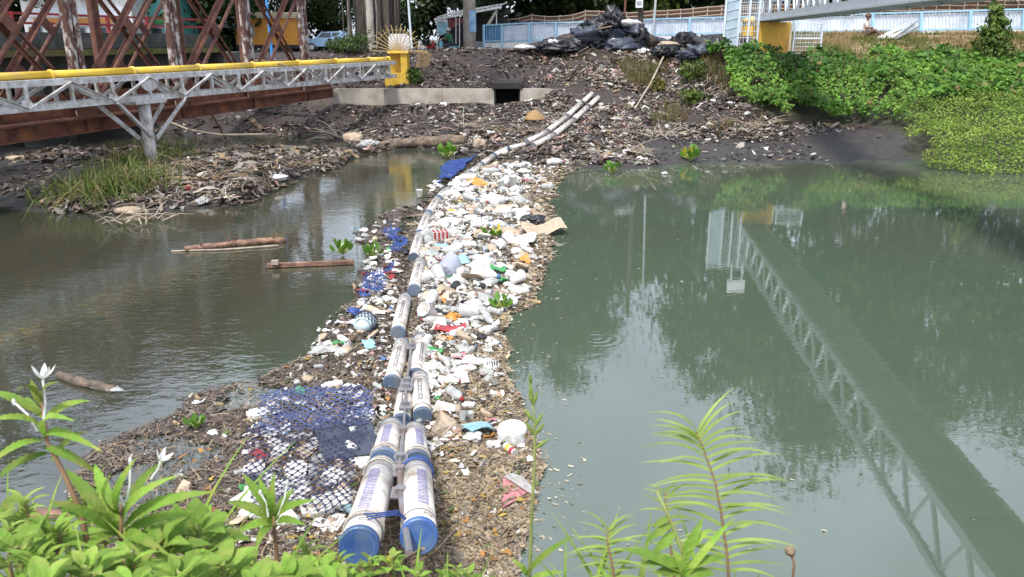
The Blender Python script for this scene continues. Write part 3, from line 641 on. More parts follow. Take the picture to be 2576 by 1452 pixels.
# ================================================================== silver pipe truss carrying the yellow pipe
PD = V3((.3295, .944, 0)).normalized(); PN = V3((.944, -.3295, 0))
PY0 = V3((-9.0, 19.9, 0)); SP = 1.13
def pbn(i, side, h): return PY0 + PD * (i * SP) + PN * (side * .20) + V3((0, 0, h))
HT, HB = 2.44, 1.95
tr = thing("pipe_truss", "silver lattice truss on a round pier, carrying the yellow pipe", "truss", PY0 + V3((0, 0, .2)))
I0, I1 = -8, 11
for s in (-1, 1):
    for h, nm in ((HT, "top_chord"), (HB, "bottom_chord")):
        b = MB(); p, q = pbn(I0, s, h), pbn(I1 + .55, s, h)
        b.box((p + q) / 2, ((q - p).length, .03, .13), (PD, PN, (0, 0, 1)))
        b.box((p + q) / 2 + PN * (-.05 * s) + V3((0, 0, .06 if h == HT else -.06)), ((q - p).length, .10, .02), (PD, PN, (0, 0, 1)))
        b.build(nm, 'silver', tr)
    for i in range(I0, I1 + 1):
        o = PN * (.035 * s)
        b = MB(); b.angle(pbn(i, s, HB) + o, pbn(i, s, HT) + o, .06, .012, up=PD); b.build("upright", 'silver', tr)
        if i < I1:
            a, c = (HT, HB) if i % 2 == 0 else (HB, HT)
            b = MB(); b.angle(pbn(i, s, a) + o * .6, pbn(i + 1, s, c) + o * .6, .07, .012, up=PN * s); b.build("diagonal", 'silver', tr)
for i in range(I0, I1 + 1):
    for s in (-1, 1):
        if i % 2: g = MB(); c0 = pbn(i, s, HB + .07) + PN * (s * .022); g.poly([c0 + PD * x + V3((0, 0, z)) for x, z in ((-.16, -.05), (.16, -.05), (.10, .10), (-.10, .10))], .010, PN); g.build("node_plate", 'silver', tr)
for i in range(I0, I1 + 1, 2):
    b = MB(); b.bar(pbn(i, -1, HB - .02), pbn(i, 1, HB - .02), .05); b.bar(pbn(i, -1, HT), pbn(i, 1, HT), .05); b.build("cross_bar", 'silver', tr)
g = MB(); c0 = pbn(0, 1, HT - .06) + PN * .045
g.poly([c0 + PD * (.32 * math.cos(a)) + V3((0, 0, .27 * math.sin(a))) for a in [math.pi + k * math.pi / 8 for k in range(9)]], .014, PN); g.build("gusset_plate", 'silver', tr)
pr = MB(); base = PY0.copy(); pr.tube([base + V3((0, 0, -.3)), base + V3((0, 0, .9)), base + V3((0, 0, HB - .09))], .145, 20)
pp = pr.build("pier", 'pier', tr, True)
pr = MB(); pr.box(base + V3((0, 0, HB - .085)), (1.0, .5, .09), (PD, PN, (0, 0, 1))); pr.build("pier_cap", 'silver', tr)
for s in (-1, 1):
    for k in (-1, 1):
        b = MB(); b.angle(base + PN * (s * .13) + PD * (k * .10) + V3((0, 0, 1.0)), pbn(k, s, HB - .05) + PN * (s * .04), .10, .014, up=PN * s); b.build("strut", 'silver', tr)

yp = thing("yellow_pipe", "long yellow gas pipe with ring joints lying on the silver truss", "pipe", PY0 + V3((0, 0, HT + .08)))
HP = HT + .065 + .085; JL = 2.3; j0 = -.22 - 4 * JL
k = 0; pos = j0; LEND = I1 * SP + .35
while pos < LEND:
    e = min(pos + JL, LEND)
    b = MB(); p, q = PY0 + PD * (pos + .004) + V3((0, 0, HP)), PY0 + PD * (e - .004) + V3((0, 0, HP))
    b.tube([p, q], .0815, 20); b.build("pipe_length", 'yellow', yp, True)
    b = MB(); c = PY0 + PD * e + V3((0, 0, HP)); b.tube([c - PD * .035, c - PD * .02, c + PD * .02, c + PD * .035], [.088, .108, .108, .088], 20); b.build("ring_joint", 'yellow', yp)
    pos = e

# yellow end pillar with its fan of guard rods
YF = 32.7
pl = thing("yellow_pillar", "weathered yellow concrete pillar at the far end of the pipe truss", "pillar", PY(1000, 219, YF))
xl, xr = PY(968, 200, YF).x, PY(1031, 200, YF).x; z0, z1, z2 = PY(1000, 222, YF).z - .25, PY(1000, 184, YF).z, PY(1000, 134, YF).z
b = MB(); b.box(((xl + xr) / 2, YF + .45, (z0 + z1) / 2), (xr - xl, .9, z1 - z0)); b.build("base_block", 'yellowdirty', pl)
ul, ur = PY(978, 160, YF).x, PY(1024, 160, YF).x
b = MB(); b.box((ur - .13, YF + .45, (z1 + z2) / 2), (.26, .8, z2 - z1)); b.build("upright_block", 'yellowdirty', pl)
b = MB(); b.box(((ul + ur - .26) / 2, YF + .62, (z1 + z2) / 2), (ur - ul - .26, .44, z2 - z1 - .01)); b.build("back_block", 'yellowdirty', pl)
b = MB(); b.box(((ul + ur) / 2 + .01, YF + .42, z2 + .04), (ur - ul + .10, .9, .08)); b.build("cap_slab", 'yellow', pl)
fg = thing("guard_fan", "fan of faded yellow rods round a white board on top of the yellow pillar", "guard", (PY(988, 131, YF).x, YF + .2, z2 + .08))
fc = V3((PY(1000, 131, YF).x - .02, YF + .02, z2 + .06))
tips = []
for i in range(17):
    a = math.radians(2 + i * 11); r = 1.02 + .06 * math.sin(i * 2.1)
    d = V3((math.cos(a), .06 * math.sin(i), math.sin(a)))
    b = MB(); b.tube([fc + d * .04, fc + d * r], .016, 6); b.build("rod", 'rod', fg); tips.append((d, r))
for i in range(16):
    (d1, r1), (d2, r2) = tips[i], tips[i + 1]
    b = MB(); m_ = (d1 + d2) / 2
    b.tube([fc + d1 * r1 * .86, fc + m_ * .80, fc + d2 * r2 * .86], .009, 5); b.build("wire_loop", 'rod', fg)
b = MB(); bc = V3((PY(1003, 106, YF).x, YF + .12, PY(1003, 108, YF).z)); hw, hh, ch = .42, .34, .12
b.poly([bc + V3((x, 0, z)) for x, z in [(-hw + ch, -hh), (hw - ch, -hh), (hw, -hh + ch), (hw, hh - ch), (hw - ch, hh), (-hw + ch, hh), (-hw, hh - ch), (-hw, -hh + ch)]], .03, (0, 1, 0)); b.build("white_board", 'sign', fg)
b = MB(); b.tube([V3((bc.x, YF + .2, z2)), V3((bc.x, YF + .2, bc.z + .1))], .03, 8); b.build("board_post", 'rod', fg)
for i in range(8):
    b = MB(); x = ur + .04; y = YF + .05 + i * .16
    b.tube([(x - .05, y, z2 + .03), (x + .32 + .05 * i, y, z2 + .05), (x + .44 + .05 * i, y, z2 - .06), (x + .30 + .05 * i, y, z2 - .55)], .014, 6); b.build("side_rod", 'rod', fg)

# ================================================================== rusty truss bridge
BX1 = PY(825, 240, 31.5).x; BD = V3((.2658, 1, 0)).normalized(); BN = V3((BD.y, -BD.x, 0))
def sb(Y, off=0, h=0.0): return V3((BX1 + .2658 * (Y - 31.5), Y, h)) - BN * off
rb = thing("truss_bridge", "rusty brown steel truss bridge with peeling posts beside the pipe truss", "bridge", sb(31.5, 0, .6))
BH, TH_ = 1.16, 5.7
WID = 2.5; YS = [9.0, 12.5, 16.0, 19.5, 23.0, 26.5, 30.0]
for off in (0, WID):
    near_ = off == 0
    p, q = sb(6, off), sb(31.9, off); ln = (q - p).length; mid = (p + q) / 2
    b = MB(); b.box(mid + V3((0, 0, BH + .17)), (ln, .02, .30), (BD, BN, (0, 0, 1))); b.build("girder_web", 'rustlow', rb)
    b = MB(); b.box(mid + V3((0, 0, BH + .01)), (ln, .24, .022), (BD, BN, (0, 0, 1))); b.build("bottom_flange", 'rustlow', rb)
    b = MB(); b.box(mid + V3((0, 0, BH + .33)), (ln, .24, .022), (BD, BN, (0, 0, 1))); b.box(mid + V3((0, 0, BH + .38)) + BN * .06, (ln, .10, .02), (BD, BN, (0, 0, 1))); b.build("top_flange", 'rust', rb)
    b = MB(); b.box(mid + V3((0, 0, BH + .55)) - BN * .10, (ln, .02, .36), (BD, BN, (0, 0, 1))); b.build("upper_web", 'rustlow', rb)
    b = MB(); b.box(mid + V3((0, 0, TH_)), (ln, .30, .30), (BD, BN, (0, 0, 1))); b.build("top_chord", 'rust', rb)
    for k, Y in enumerate(YS):
        c = sb(Y, off); wv = .36 if near_ else .26
        for sgn in (-1, 1):
            b = MB(); a = c + BD * (sgn * (wv / 2 - .045)) + BN * .0
            b.box(a + V3((0, 0, (BH + .34 + TH_ - .15) / 2)), (.09, .16, TH_ - .15 - BH - .34), (BD, BN, (0, 0, 1)))
            b.box(a + BD * (sgn * -.03) + BN * .085 + V3((0, 0, (BH + .34 + TH_ - .15) / 2)), (.15, .012, TH_ - .16 - BH - .34), (BD, BN, (0, 0, 1)))
            b.build("post_channel", 'peel' if near_ else 'rust', rb)
        b = MB(); b.box(c + V3((0, 0, BH + .62)) + BN * .10, (.62, .014, .56), (BD, BN, (0, 0, 1))); b.build("node_plate", 'rustlow', rb)
        b = MB(); b.box(c + V3((0, 0, BH + .16)) + BN * .05, (.05, .08, .28), (BD, BN, (0, 0, 1))); b.build("web_stiffener", 'rust', rb)
        if k + 1 < len(YS):
            c2 = sb(YS[k + 1], off)
            for (h1, h2, dep, fl) in (((BH + .6, TH_ - .2, .05, 1), (TH_ - .2, BH + .6, -.05, -1)) if near_ else ((BH + .6, TH_ - .2, .05, 1),)):
                A = c + V3((0, 0, h1)) + BN * dep; B = c2 + V3((0, 0, h2)) + BN * dep
                d = (B - A).normalized(); sd = d.cross(BN).normalized()
                gp = .20 if fl > 0 else .10
                for sgn in (-1, 1):
                    b = MB(); b.angle(A + sd * (sgn * gp), B + sd * (sgn * gp), .12 if fl > 0 else .08, .016, up=BN, flip=sgn); b.build("diagonal_angle", 'rust', rb)
                L_ = (B - A).length
                for t in (.2, .5, .8):
                    b = MB(); b.box(A + (B - A) * t + BN * (.09 if fl > 0 else -.012), (.26, gp * 2, .012), (d, sd, BN)); b.build("batten_plate", 'rust', rb)
for Y in YS:
    for h in (BH + .2, TH_ + .02):
        b = MB(); b.bar(sb(Y, .12, h), sb(Y, WID - .12, h), .14, .22); b.build("cross_beam", 'rust', rb)
b = MB(); b.box(sb(29.5, .8, 2.0) , (.3, .3, .1), (BD, BN, (0, 0, 1)))

# ================================================================== concrete road bridge with red railing behind it
RX1 = PY(545, 80, 34.5).x
def cbp(Y, off=0, h=0.0): return V3((RX1 + .2658 * (Y - 34.5), Y, h)) - BN * off
cbg = thing("road_bridge", "dark mossy concrete road bridge with red railing behind the rusty truss", "bridge", cbp(34.5, 3, 2.4))
p, q = cbp(4, 0), cbp(34.6, 0); ln = (q - p).length; mid = (p + q) / 2
def slab(name, m, off0, off1, h0, h1):
    b = MB(); b.box(mid - BN * ((off0 + off1) / 2) + V3((0, 0, (h0 + h1) / 2)), (ln, off1 - off0, h1 - h0), (BD, BN, (0, 0, 1))); b.build(name, m, cbg)
slab("deck", 'darkconc', .25, 6.5, 2.95, 3.2); slab("parapet", 'darkconc', 0.05, .24, 3.02, 3.52); slab("moss_ledge", 'moss', -.08, .27, 2.80, 3.0)
slab("far_parapet", 'darkconc', 6.5, 6.7, 2.9, 3.5); slab("girder", 'darkconc', .6, 1.1, 2.2, 2.94); slab("girder", 'darkconc', 4.5, 5.0, 2.2, 2.94)
for Y in (15, 28):
    b = MB(); b.tube([cbp(Y, 2, -1), cbp(Y, 2, 2.2)], .4, 14); b.tube([cbp(Y, 4.4, -1), cbp(Y, 4.4, 2.2)], .4, 14); b.build("bridge_pier", 'darkconc', cbg)
for h in (3.78, 4.06):
    b = MB(); b.bar(cbp(4, .12, h), cbp(34.4, .12, h), .06, .07); b.build("railing_rail", 'red', cbg)
Y = 34.4
while Y > 5:
    b = MB(); b.bar(cbp(Y, .12, 3.52), cbp(Y, .12, 4.1), .10); b.build("railing_post", 'red', cbg); Y -= 1.9
ab = MB(); ab.box(cbp(35.4, 3.2, 1.6), (1.6, 7.4, 2.4), (BD, BN, (0, 0, 1))); ab.build("abutment", 'darkconc', cbg)

# ================================================================== footbridge on the right, running overhead towards this bank
FD = V3((.114, 1, 0)).normalized(); FN = V3((FD.y, -FD.x, 0))
def fp(Y, off=0, h=0.0): return V3((9.95 + .114 * (Y - 32), Y, h)) + FN * off
fb = thing("footbridge", "grey steel lattice footbridge resting on an orange pillar over the river", "footbridge", fp(32, 0, 2.95))
FS, FT, FW = 3.98, 5.25, .42
p, q = fp(-5), fp(33.2); ln = (q - p).length; mid = (p + q) / 2
for s in (-1, 1):
    for h, nm, th in ((FS + .11, "bottom_chord", .24), (FT, "top_chord", .14)):
        b = MB(); b.box(mid + FN * (s * FW) + V3((0, 0, h)), (ln, .10, th), (FD, FN, (0, 0, 1))); b.build(nm, 'galv', fb)
    N_ = 27
    for i in range(N_):
        Ya, Yb = -5 + 38.2 * i / N_, -5 + 38.2 * (i + 1) / N_; Ym = (Ya + Yb) / 2
        b = MB(); b.bar(fp(Ya, s * FW, FS + .2), fp(Ym, s * FW, FT - .05), .08, .06, up=FN); b.build("diagonal", 'galv', fb)
        b = MB(); b.bar(fp(Ym, s * FW, FT - .05), fp(Yb, s * FW, FS + .2), .08, .06, up=FN); b.build("diagonal", 'galv', fb)
    b = MB(); b.box(mid + FN * (s * (FW + .075)) + V3((0, 0, FS + .02)), (ln, .05, .05), (FD, FN, (0, 0, 1))); b.build("edge_trim", 'galv', fb)
b = MB(); b.box(mid + V3((0, 0, FS + .10)), (ln, FW * 2 - .12, .06), (FD, FN, (0, 0, 1))); b.build("deck_plate", 'greyrib', fb)
for i in range(20):
    Y = -4.5 + i * 1.95; b = MB(); b.bar(fp(Y, -FW + .06, FS + .02), fp(Y, FW - .06, FS + .02), .08, .10); b.build("deck_beam", 'galv', fb)
# its landing: orange pillar, plinth, white mesh gate cage
px0, px1 = PY(1908, 90, 32).x, PY(1984, 90, 32).x
b = MB(); b.box(((px0 + px1) / 2, 32.35, 3.36), (px1 - px0, .9, 1.16)); b.build("pillar", 'orangepillar', fb)
b = MB(); b.box((px1 + .05, 32.35, 3.34), (.09, .84, 1.10)); b.build("pillar_side", 'cream', fb)
sx0, sx1 = PY(1838, 124, 32).x, PY(2066, 124, 32).x
b = MB(); b.box(((sx0 + sx1) / 2, 32.75, 2.66), (sx1 - sx0, 1.9, .32)); b.build("plinth_slab", 'concrete', fb)
gt = thing("gate_cage", "white steel bar gate and mesh panels round the footbridge landing", "gate", (PY(1850, 124, 31.9).x, 31.95, 2.82))
def gx_(u): return PY(u, 124, 31.95).x
GTOP = 5.75
def gpost(u, top=GTOP, w=.07):
    b = MB(); x = gx_(u); b.box((x, 31.95, (2.82 + top) / 2), (w, .07, top - 2.82)); b.build("gate_post", 'mesh', gt)
for u in (1818, 1853, 1878, 1902, 1925): gpost(u)
gpost(2063, 3.98, .06); gpost(1994, 3.94, .05)
def barpanel(u0, u1, h0, h1, nv, nh, nm, t=.013):
    b = MB(); x0, x1 = gx_(u0), gx_(u1)
    for i in range(nv):
        x = x0 + (x1 - x0) * (i + .5) / nv; b.box((x, 31.95, (h0 + h1) / 2), (t, t, h1 - h0))
    for j in range(nh + 1):
        z = h0 + (h1 - h0) * j / nh; b.box(((x0 + x1) / 2, 31.95 - t * 1.05, z), (x1 - x0, t, t * 1.6))
    o = b.build(nm, 'mesh', gt); return o
barpanel(1855, 1923, 3.85, GTOP - .1, 14, 9, "bar_panel"); barpanel(1855, 1923, 2.9, 3.84, 8, 4, "bar_panel")
barpanel(1996, 2061, 2.9, 3.9, 10, 7, "mesh_panel", .010)
b = MB(); x0, x1 = gx_(1820), gx_(1852)
b.box(((x0 + x1) / 2, 31.99, 4.3), (x1 - x0, .02, 2.85)); b.build("sheet_panel", 'panelblue', gt)
b = MB()
for j in range(9): b.bar((x0, 31.96, 3.0 + j * .33), (x1, 31.96, 3.12 + j * .33), .014)
b.build("sheet_wire", 'mesh', gt)
for z, u0, u1 in ((GTOP, 1818, 1925), (2.90, 1818, 1925), (3.9, 1994, 2063), (3.35, 1994, 2063)):
    b = MB(); b.bar((gx_(u0), 31.95, z), (gx_(u1), 31.95, z), .06); b.build("gate_rail", 'mesh', gt)
b = MB(); b.box((gx_(1903), 31.96, 6.6), (.75, .05, .5)); b.box((gx_(1888), 31.96, 6.05), (.05, .05, .8)); b.box((gx_(1917), 31.96, 6.05), (.05, .05, .8)); b.build("gate_sign_board", 'sign', gt)

# ================================================================== blue fence with corrugated sheets on a white plinth
def fY(u): return 46.0 + (u - 1240) * (-6.0 / 1336)
def lin(u, pts): return float(np.interp(u, [a for a, _ in pts], [b for _, b in pts]))
ftop = [(1215, 64), (1330, 58), (1500, 55), (1676, 47), (1900, 42), (2100, 37), (2576, 23), (2800, 16)]
fbot = [(1215, 104), (1500, 98), (1676, 86), (1900, 82), (2100, 79), (2576, 70), (2800, 66)]
fn = thing("blue_fence", "blue steel picket fence backed with pale corrugated sheets on a white plinth", "fence", PY(1240, 104, fY(1240)))
us = [1217, 1262, 1332, 1398, 1470, 1560, 1645, 1735, 1845, 2000, 2196, 2318, 2442, 2576, 2700, 2860]
def ft(u): return PY(u, lin(u, ftop), fY(u))
def fbt(u): return PY(u, lin(u, fbot), fY(u))
for i, u in enumerate(us):
    b = MB(); b.bar(fbt(u) - V3((0, 0, .35)), ft(u) + V3((0, 0, .03)), .12, .10, up=(0, 1, 0)); b.build("fence_post", 'fenceblue', fn)
    if i + 1 == len(us): break
    v = us[i + 1]
    for f, nm in ((ft, "top_rail"), (fbt, "bottom_rail")):
        b = MB(); b.bar(f(u), f(v), .05, .07); b.build(nm, 'fenceblue', fn)
    b = MB(); A, B = ft(u), ft(v); C_, D_ = fbt(u), fbt(v); k = max(4, int((B - A).length / .15))
    for j in range(1, k):
        t = j / k; b.bar(C_ + (D_ - C_) * t - V3((0, .03, .02)), A + (B - A) * t - V3((0, .03, -.06)), .015, .015, up=(0, 1, 0))
    b.build("picket_row", 'fenceblue', fn)
    b = MB(); nc = max(6, int((B - A).length / .06)); off = V3((0, .09, 0)); P = []
    for j in range(nc + 1):
        t = j / nc; rip = V3((0, .018 * (1 if j % 2 else -1), 0))
        lo_, hi_ = C_ + (D_ - C_) * t + off + rip - V3((0, 0, .12)), A + (B - A) * t + off + rip - V3((0, 0, .07 + .02 * vn(j * .2, i, 4)))
        P.append([lo_, hi_])
    b.grid(P, nc + 1, 2); b.build("corrugated_sheet", 'sheetblue' if i == 0 else 'sheet', fn)
    b = MB(); b.bar(C_ + V3((0, .10, -.32)), D_ + V3((0, .10, -.32)), .22, .46); b.build("plinth", 'white', fn)
# woven guard rail above and behind it
wf = thing("woven_rail_fence", "brown woven guard fence with bleached rails sagging above the blue fence", "fence", PY(1500, 55, 49))
wtop = [(1270, 50), (1300, 48), (1345, 36), (1380, 44), (1440, 38), (1480, 26), (1520, 30), (1575, 33), (1640, 28), (1700, 26), (1760, 20), (1815, 15), (2000, 11), (2150, 8), (2300, 5), (2576, 2), (2800, -2)]
def wt_(u): return PY(u, lin(u, wtop), 49.5)
ul = list(range(1270, 2830, 34))
for i, u in enumerate(ul):
    t0 = wt_(u); hgt = .62
    b = MB(); b.bar(t0 - V3((.04 * math.sin(i * 2.3), 0, hgt + .5)), t0 + V3((.05 * math.sin(i * 1.7), 0, .06)), .05, .05, up=(0, 1, 0)); b.build("guard_post", 'rail', wf)
    if i + 1 == len(ul): break
    t1 = wt_(ul[i + 1])
    for dz in (0, .22, .46):
        b = MB(); b.bar(t0 - V3((0, .05, dz)), t1 - V3((0, .05, dz + .02 * math.sin(i * 3.1))), .035, .04); b.build("guard_rail", 'rail', wf)
    b = MB(); b.add([t0 + V3((0, .03, .02)), t1 + V3((0, .03, .02)), t1 - V3((0, -.03, hgt)), t0 - V3((0, -.03, hgt))], [(0, 1, 2, 3)])
    b.add([t0 + V3((0, .05, .02)), t1 + V3((0, .05, .02)), t1 - V3((0, -.05, hgt)), t0 - V3((0, -.05, hgt))], [(3, 2, 1, 0)])
    b.build("woven_panel", 'rattan', wf)

# ================================================================== kiosk, poles, buildings on the far road
YK = 46.5
kz = 2.3
ks = thing("roadside_kiosk", "dark roadside stall under a white corrugated awning with banners", "kiosk", (PY(1180, 110, YK).x, YK, kz - .15))
def q_(u, v, Y=YK): return PY(u, v, Y)
b = MB()
P = []
A0, A1, B0, B1 = q_(1092, 46, YK - .6), q_(1262, 14, YK - .6), q_(1140, 30, YK + 2.5), q_(1275, 8, YK + 2.5)
for j in range(29):
    t = j / 28; P.append([A0 + (A1 - A0) * t + V3((0, 0, .04 * (j % 2))), B0 + (B1 - B0) * t + V3((0, 0, .04 * (j % 2)))])
b.grid(P, 29, 2); b.build("awning_sheet", 'white', ks)
b = MB(); b.bar(A0 - V3((0, 0, .07)), A1 - V3((0, 0, .07)), .06, .12); b.build("awning_edge", 'white', ks)
b = MB(); b.box((q_(1190, 80).x, YK + 2.4, kz + 1.1), (3.8, .1, 2.3)); b.build("back_wall", 'dark', ks)
b = MB(); b.box((q_(1222, 80).x, YK + .3, kz + .8), (.8, .5, 1.7)); b.build("side_cabinet", 'dark', ks)
b = MB(); b.box((q_(1205, 100).x, YK + .1, kz + .45), (1.3, .5, .9)); b.build("counter", 'grey', ks)
for u, v0 in ((1147, 36), (1156, 36), (1249, 20), (1100, 45)):
    b = MB(); b.bar(V3((q_(u, 100).x, YK - .4, kz - .4)), q_(u, v0, YK - .4) , .05); b.build("awning_post", 'white', ks)
b = MB(); b.poly([q_(1246, 26, YK - .45), q_(1252, 27, YK - .45), q_(1234, 60, YK - .45), q_(1224, 62, YK - .45)], .03, (0, 1, 0)); b.build("hanging_brace", 'rail', ks)
b = MB(); P = [[q_(1098 + i * 7 + j * .8, 50 + j * 9 + 3 * math.sin(i * 1.4), YK - .5 + .05 * math.sin(i)) for j in range(5)] for i in range(5)]; b.grid(P, 5, 5)
b.build("pale_banner", 'cyan', ks)
b = MB(); P = [[q_(1097 + i * 7.2, 47 + j * 4 + (4 if i in (0, 4) else 0), YK - .53) for j in range(3)] for i in range(5)]; b.grid(P, 5, 3); b.build("banner_top", 'white', ks)
b = MB(); P = [[q_(1128 + i * 7, 46 + j * (10 - i * 1.2), YK - .35 + .06 * math.sin(i * 2)) for j in range(4)] for i in range(6)]; b.grid(P, 6, 4); b.build("red_tarp", mat('faded_red_cloth', (.30, .09, .09), .8, .3, 3, bump=.3), ks)
cp = thing("utility_pole", "thick grey concrete pole with a blue poster, in front of the kiosk", "pole", V3((q_(1181, 110, 43.5).x, 43.5, 2.1)))
b = MB(); x = q_(1181, 60, 43.5).x; b.tube([(x, 43.5, 1.9), (x, 43.5, 6), (x, 43.5, 12)], [.34, .32, .26], 16); b.build("pole_shaft", 'concrete', cp, True)
b = MB(); b.box((x + .18, 43.5 - .37, q_(1185, 54, 43.5).z), (.36, .02, 1.05)); b.build("poster", 'poster', cp)
def pole(name, label, u, v0, Y, r, top, m, lean=0):
    p0 = PY(u, v0, Y); z = Tz(p0.x, Y)
    b = MB(); b.tube([(p0.x, Y, z - .2), (p0.x + lean, Y, top)], [r, r * .85], 10); o = b.build(name, m); o.location = (0, 0, 0); return tag(o, label, "pole")
pole("lamp_pole", "slim pale grey lamp pole in front of the blue fence", 1643, 60, 38.0, .055, 10, 'galv', .2)
pole("wooden_pole", "dark brown timber pole rising behind the black tarpaulin heap", 1612, 40, 41, .14, 11, 'bark')
pole("striped_post", "thin brown post carrying a small white plate behind the heap", 1572, 30, 44, .06, 7, 'rust')
pole("green_post", "thin pale green post beside the spiked guard fan", 1036, 70, 39.5, .055, 8, 'mesh', -.25)
pole("concrete_post", "plain grey concrete post in front of the banyan trunk", 931, 50, 37.5, .17, 11, 'concrete')
pole("blue_pole", "bright blue pole in front of the orange stall", 676, 40, 38.0, .07, 9, 'bluepole', -.1)
sg = thing("meter_box", "white meter box fixed to the timber pole behind the heap", "box", PY(1608, 12, 40.8))
b = MB(); b.box(PY(1608, 8, 40.75), (.32, .2, .42)); b.build("box_body", 'sign', sg)
b = MB(); b.box(PY(1608, 6, 40.64), (.22, .02, .10)); b.box(PY(1608, 11, 40.64), (.22, .02, .06)); b.build("box_vents", 'grey', sg)
# stall, shop, houses
st = thing("orange_stall", "orange market stall with a cream roof edge beside the road", "stall", V3((PY(670, 115, 57).x, 57, 2.45)))
xa, xb = PY(592, 80, 57).x, PY(748, 80, 57).x; zt, zb = PY(670, 46, 57).z, PY(670, 113, 57).z
b = MB(); b.box(((xa + xb) / 2, 58, (zt + zb) / 2), (xb - xa, 2, zt - zb)); b.build("wall", 'orange', st)
for i, z in enumerate((zt + .06, zt + .19, zt + .32)):
    b = MB(); b.box(((xa + xb) / 2, 57.95, z), (xb - xa + .12 + .1 * i, 2.3 + .1 * i, .10)); b.build("roof_moulding", 'cream', st)
b = MB(); b.box(((xa + xb) / 2, 58, zb - .12), (xb - xa + .1, 2.1, .24)); b.build("base_plinth", 'dark', st)
b = MB(); b.box((xa + .9, 56.985, zb + .9), (.8, .03, .8)); b.build("hatch", 'grey', st)
gs = thing("grey_shed", "grey ribbed roof shed between the rusty posts", "shed", V3((PY(530, 110, 60).x, 60, 2.4)))
xa, xb = PY(470, 60, 60).x, PY(600, 60, 60).x
b = MB(); P = [[V3((xa + (xb - xa) * i / 24, 59 + j * 2.5, PY(500, 66, 60).z + j * .95 + .03 * (i % 2))) for j in range(2)] for i in range(25)]; b.grid(P, 25, 2); b.build("roof", 'greyrib', gs)
b = MB(); b.box(((xa + xb) / 2, 60.6, 3.2), (xb - xa - .3, 2.2, 1.9)); b.build("wall", 'dark', gs)
def shop(name, label, u0, u1, v0, Y, bands, m, dep=3):
    xa, xb = PY(u0, 60, Y).x, PY(u1, 60, Y).x; zt = PY(u0, v0, Y).z
    t = thing(name, label, "shop", ((xa + xb) / 2, Y, 2.9))
    b = MB(); b.box(((xa + xb) / 2, Y + dep / 2, (zt + 2.8) / 2), (xb - xa, dep, zt - 2.8)); b.build("wall", m, t)
    for (v1, v2, mm, nm, ins) in bands:
        za, zb = PY(u0, v1, Y).z, PY(u0, v2, Y).z
        b = MB(); b.box(((xa + xb) / 2, Y - .05, (za + zb) / 2), ((xb - xa) * ins, .1, za - zb)); b.build(nm, mm, t)
    k = max(2, int((xb - xa) / 1.3))
    for i in range(k):
        x = xa + (xb - xa) * (i + .5) / k
        b = MB(); b.box((x, Y - .03, 3.6), (.8, .06, .9)); f = b.build("window", 'grey', t)
        b = MB(); b.box((x, Y - .075, 3.6), (.66, .02, .76)); b.build("pane", 'glass', f)
    b = MB(); b.box(((xa + xb) / 2, Y + dep / 2, zt + .1), (xb - xa + .5, dep + .6, .16)); b.build("roof", 'greyrib', t)
shop("roadside_shop", "white shop front with an orange signboard behind the red railing", 60, 335, -30, 50, [(20, 42, 'sign', "white_signboard", .9), (46, 58, 'orangep', "orange_signboard", .8), (60, 66, 'white', "lower_sign", .85)], 'white')
shop("teal_house", "teal painted house glimpsed between the rusty diagonals", 372, 455, -40, 52, [(40, 60, 'greenplastic', "green_awning", .9)], 'teal')
shop("dark_shed", "dark low building with a pale eave line behind the sagging fence", 1475, 1625, 20, 60, [(18, 21, 'rail', "eave", 1.0)], 'dark')
# road on the far bank
rd = MB(); rd.box((-26, 44.2, 2.05), (54, 6.0, .5)); o = rd.build("road", 'asphalt'); o['kind'] = 'structure'

def PG(u, v, lift=0.0):                                            # where a pixel's ray meets the ground
    d = ray(u, v); t = np.arange(1.0, 60, .06)
    X = d.x * t; Y = d.y * t; Z = EYE + d.z * t
    g = np.maximum(T(X, Y), 0.0) + lift; k = np.argmax(Z < g)
    if Z[k] >= g[k]: k = -1
    return V3((X[k], Y[k], max(Z[k], g[k])))
# ================================================================== the boom: paired pvc pipe floats
def marks(b, p, q, r, ang, t0, t1, wid, n, seed, kind):
    """printed lettering wrapped on a tube: rows of short strokes lying on the surface"""
    d = (q - p); L_ = d.length; d.normalize(); _, rt, up = basis(d); rr = random.Random(seed)
    for i in range(n):
        t = t0 + (t1 - t0) * (i + .5) / n; c = p + d * (L_ * t)
        lw = L_ * (t1 - t0) / n * (.50 if kind else .42)
        segs = [(-1, 1)] if kind == 0 else ([(-1, -.15 + rr.uniform(-.3, .3)), (.1 + rr.uniform(-.2, .3), 1)] if rr.random() < .7 else [(-1, 1)])
        for a0, a1 in segs:
            V = []
            K_ = 5
            for j in range(K_):
                a = ang + wid * (a0 + (a1 - a0) * j / (K_ - 1)); o = (up * math.cos(a) + rt * math.sin(a)) * (r + .0022)
                sk = d * (.25 * lw * math.sin(rr.random() * 6)) if kind == 0 else V3((0, 0, 0))
                V += [c + o - d * (lw / 2) + sk, c + o + d * (lw / 2) + sk]
            b.add(V, [(2 * j, 2 * j + 1, 2 * j + 3, 2 * j + 2) for j in range(K_ - 1)])
def oval(b, p, q, r, ang, t, ra, rl):
    d = (q - p); L_ = d.length; d.normalize(); _, rt, up = basis(d); c = p + d * (L_ * t); n = 16; V = []
    for i in range(n):
        for k in (1, .72):
            a = 2 * math.pi * i / n; th = ang + ra * k * math.cos(a)
            V.append(c + (up * math.cos(th) + rt * math.sin(th)) * (r + .0022) + d * (rl * k * math.sin(a)))
    b.add(V, [(2 * i, 2 * i + 1, (2 * i + 3) % (2 * n), (2 * i + 2) % (2 * n)) for i in range(n)])
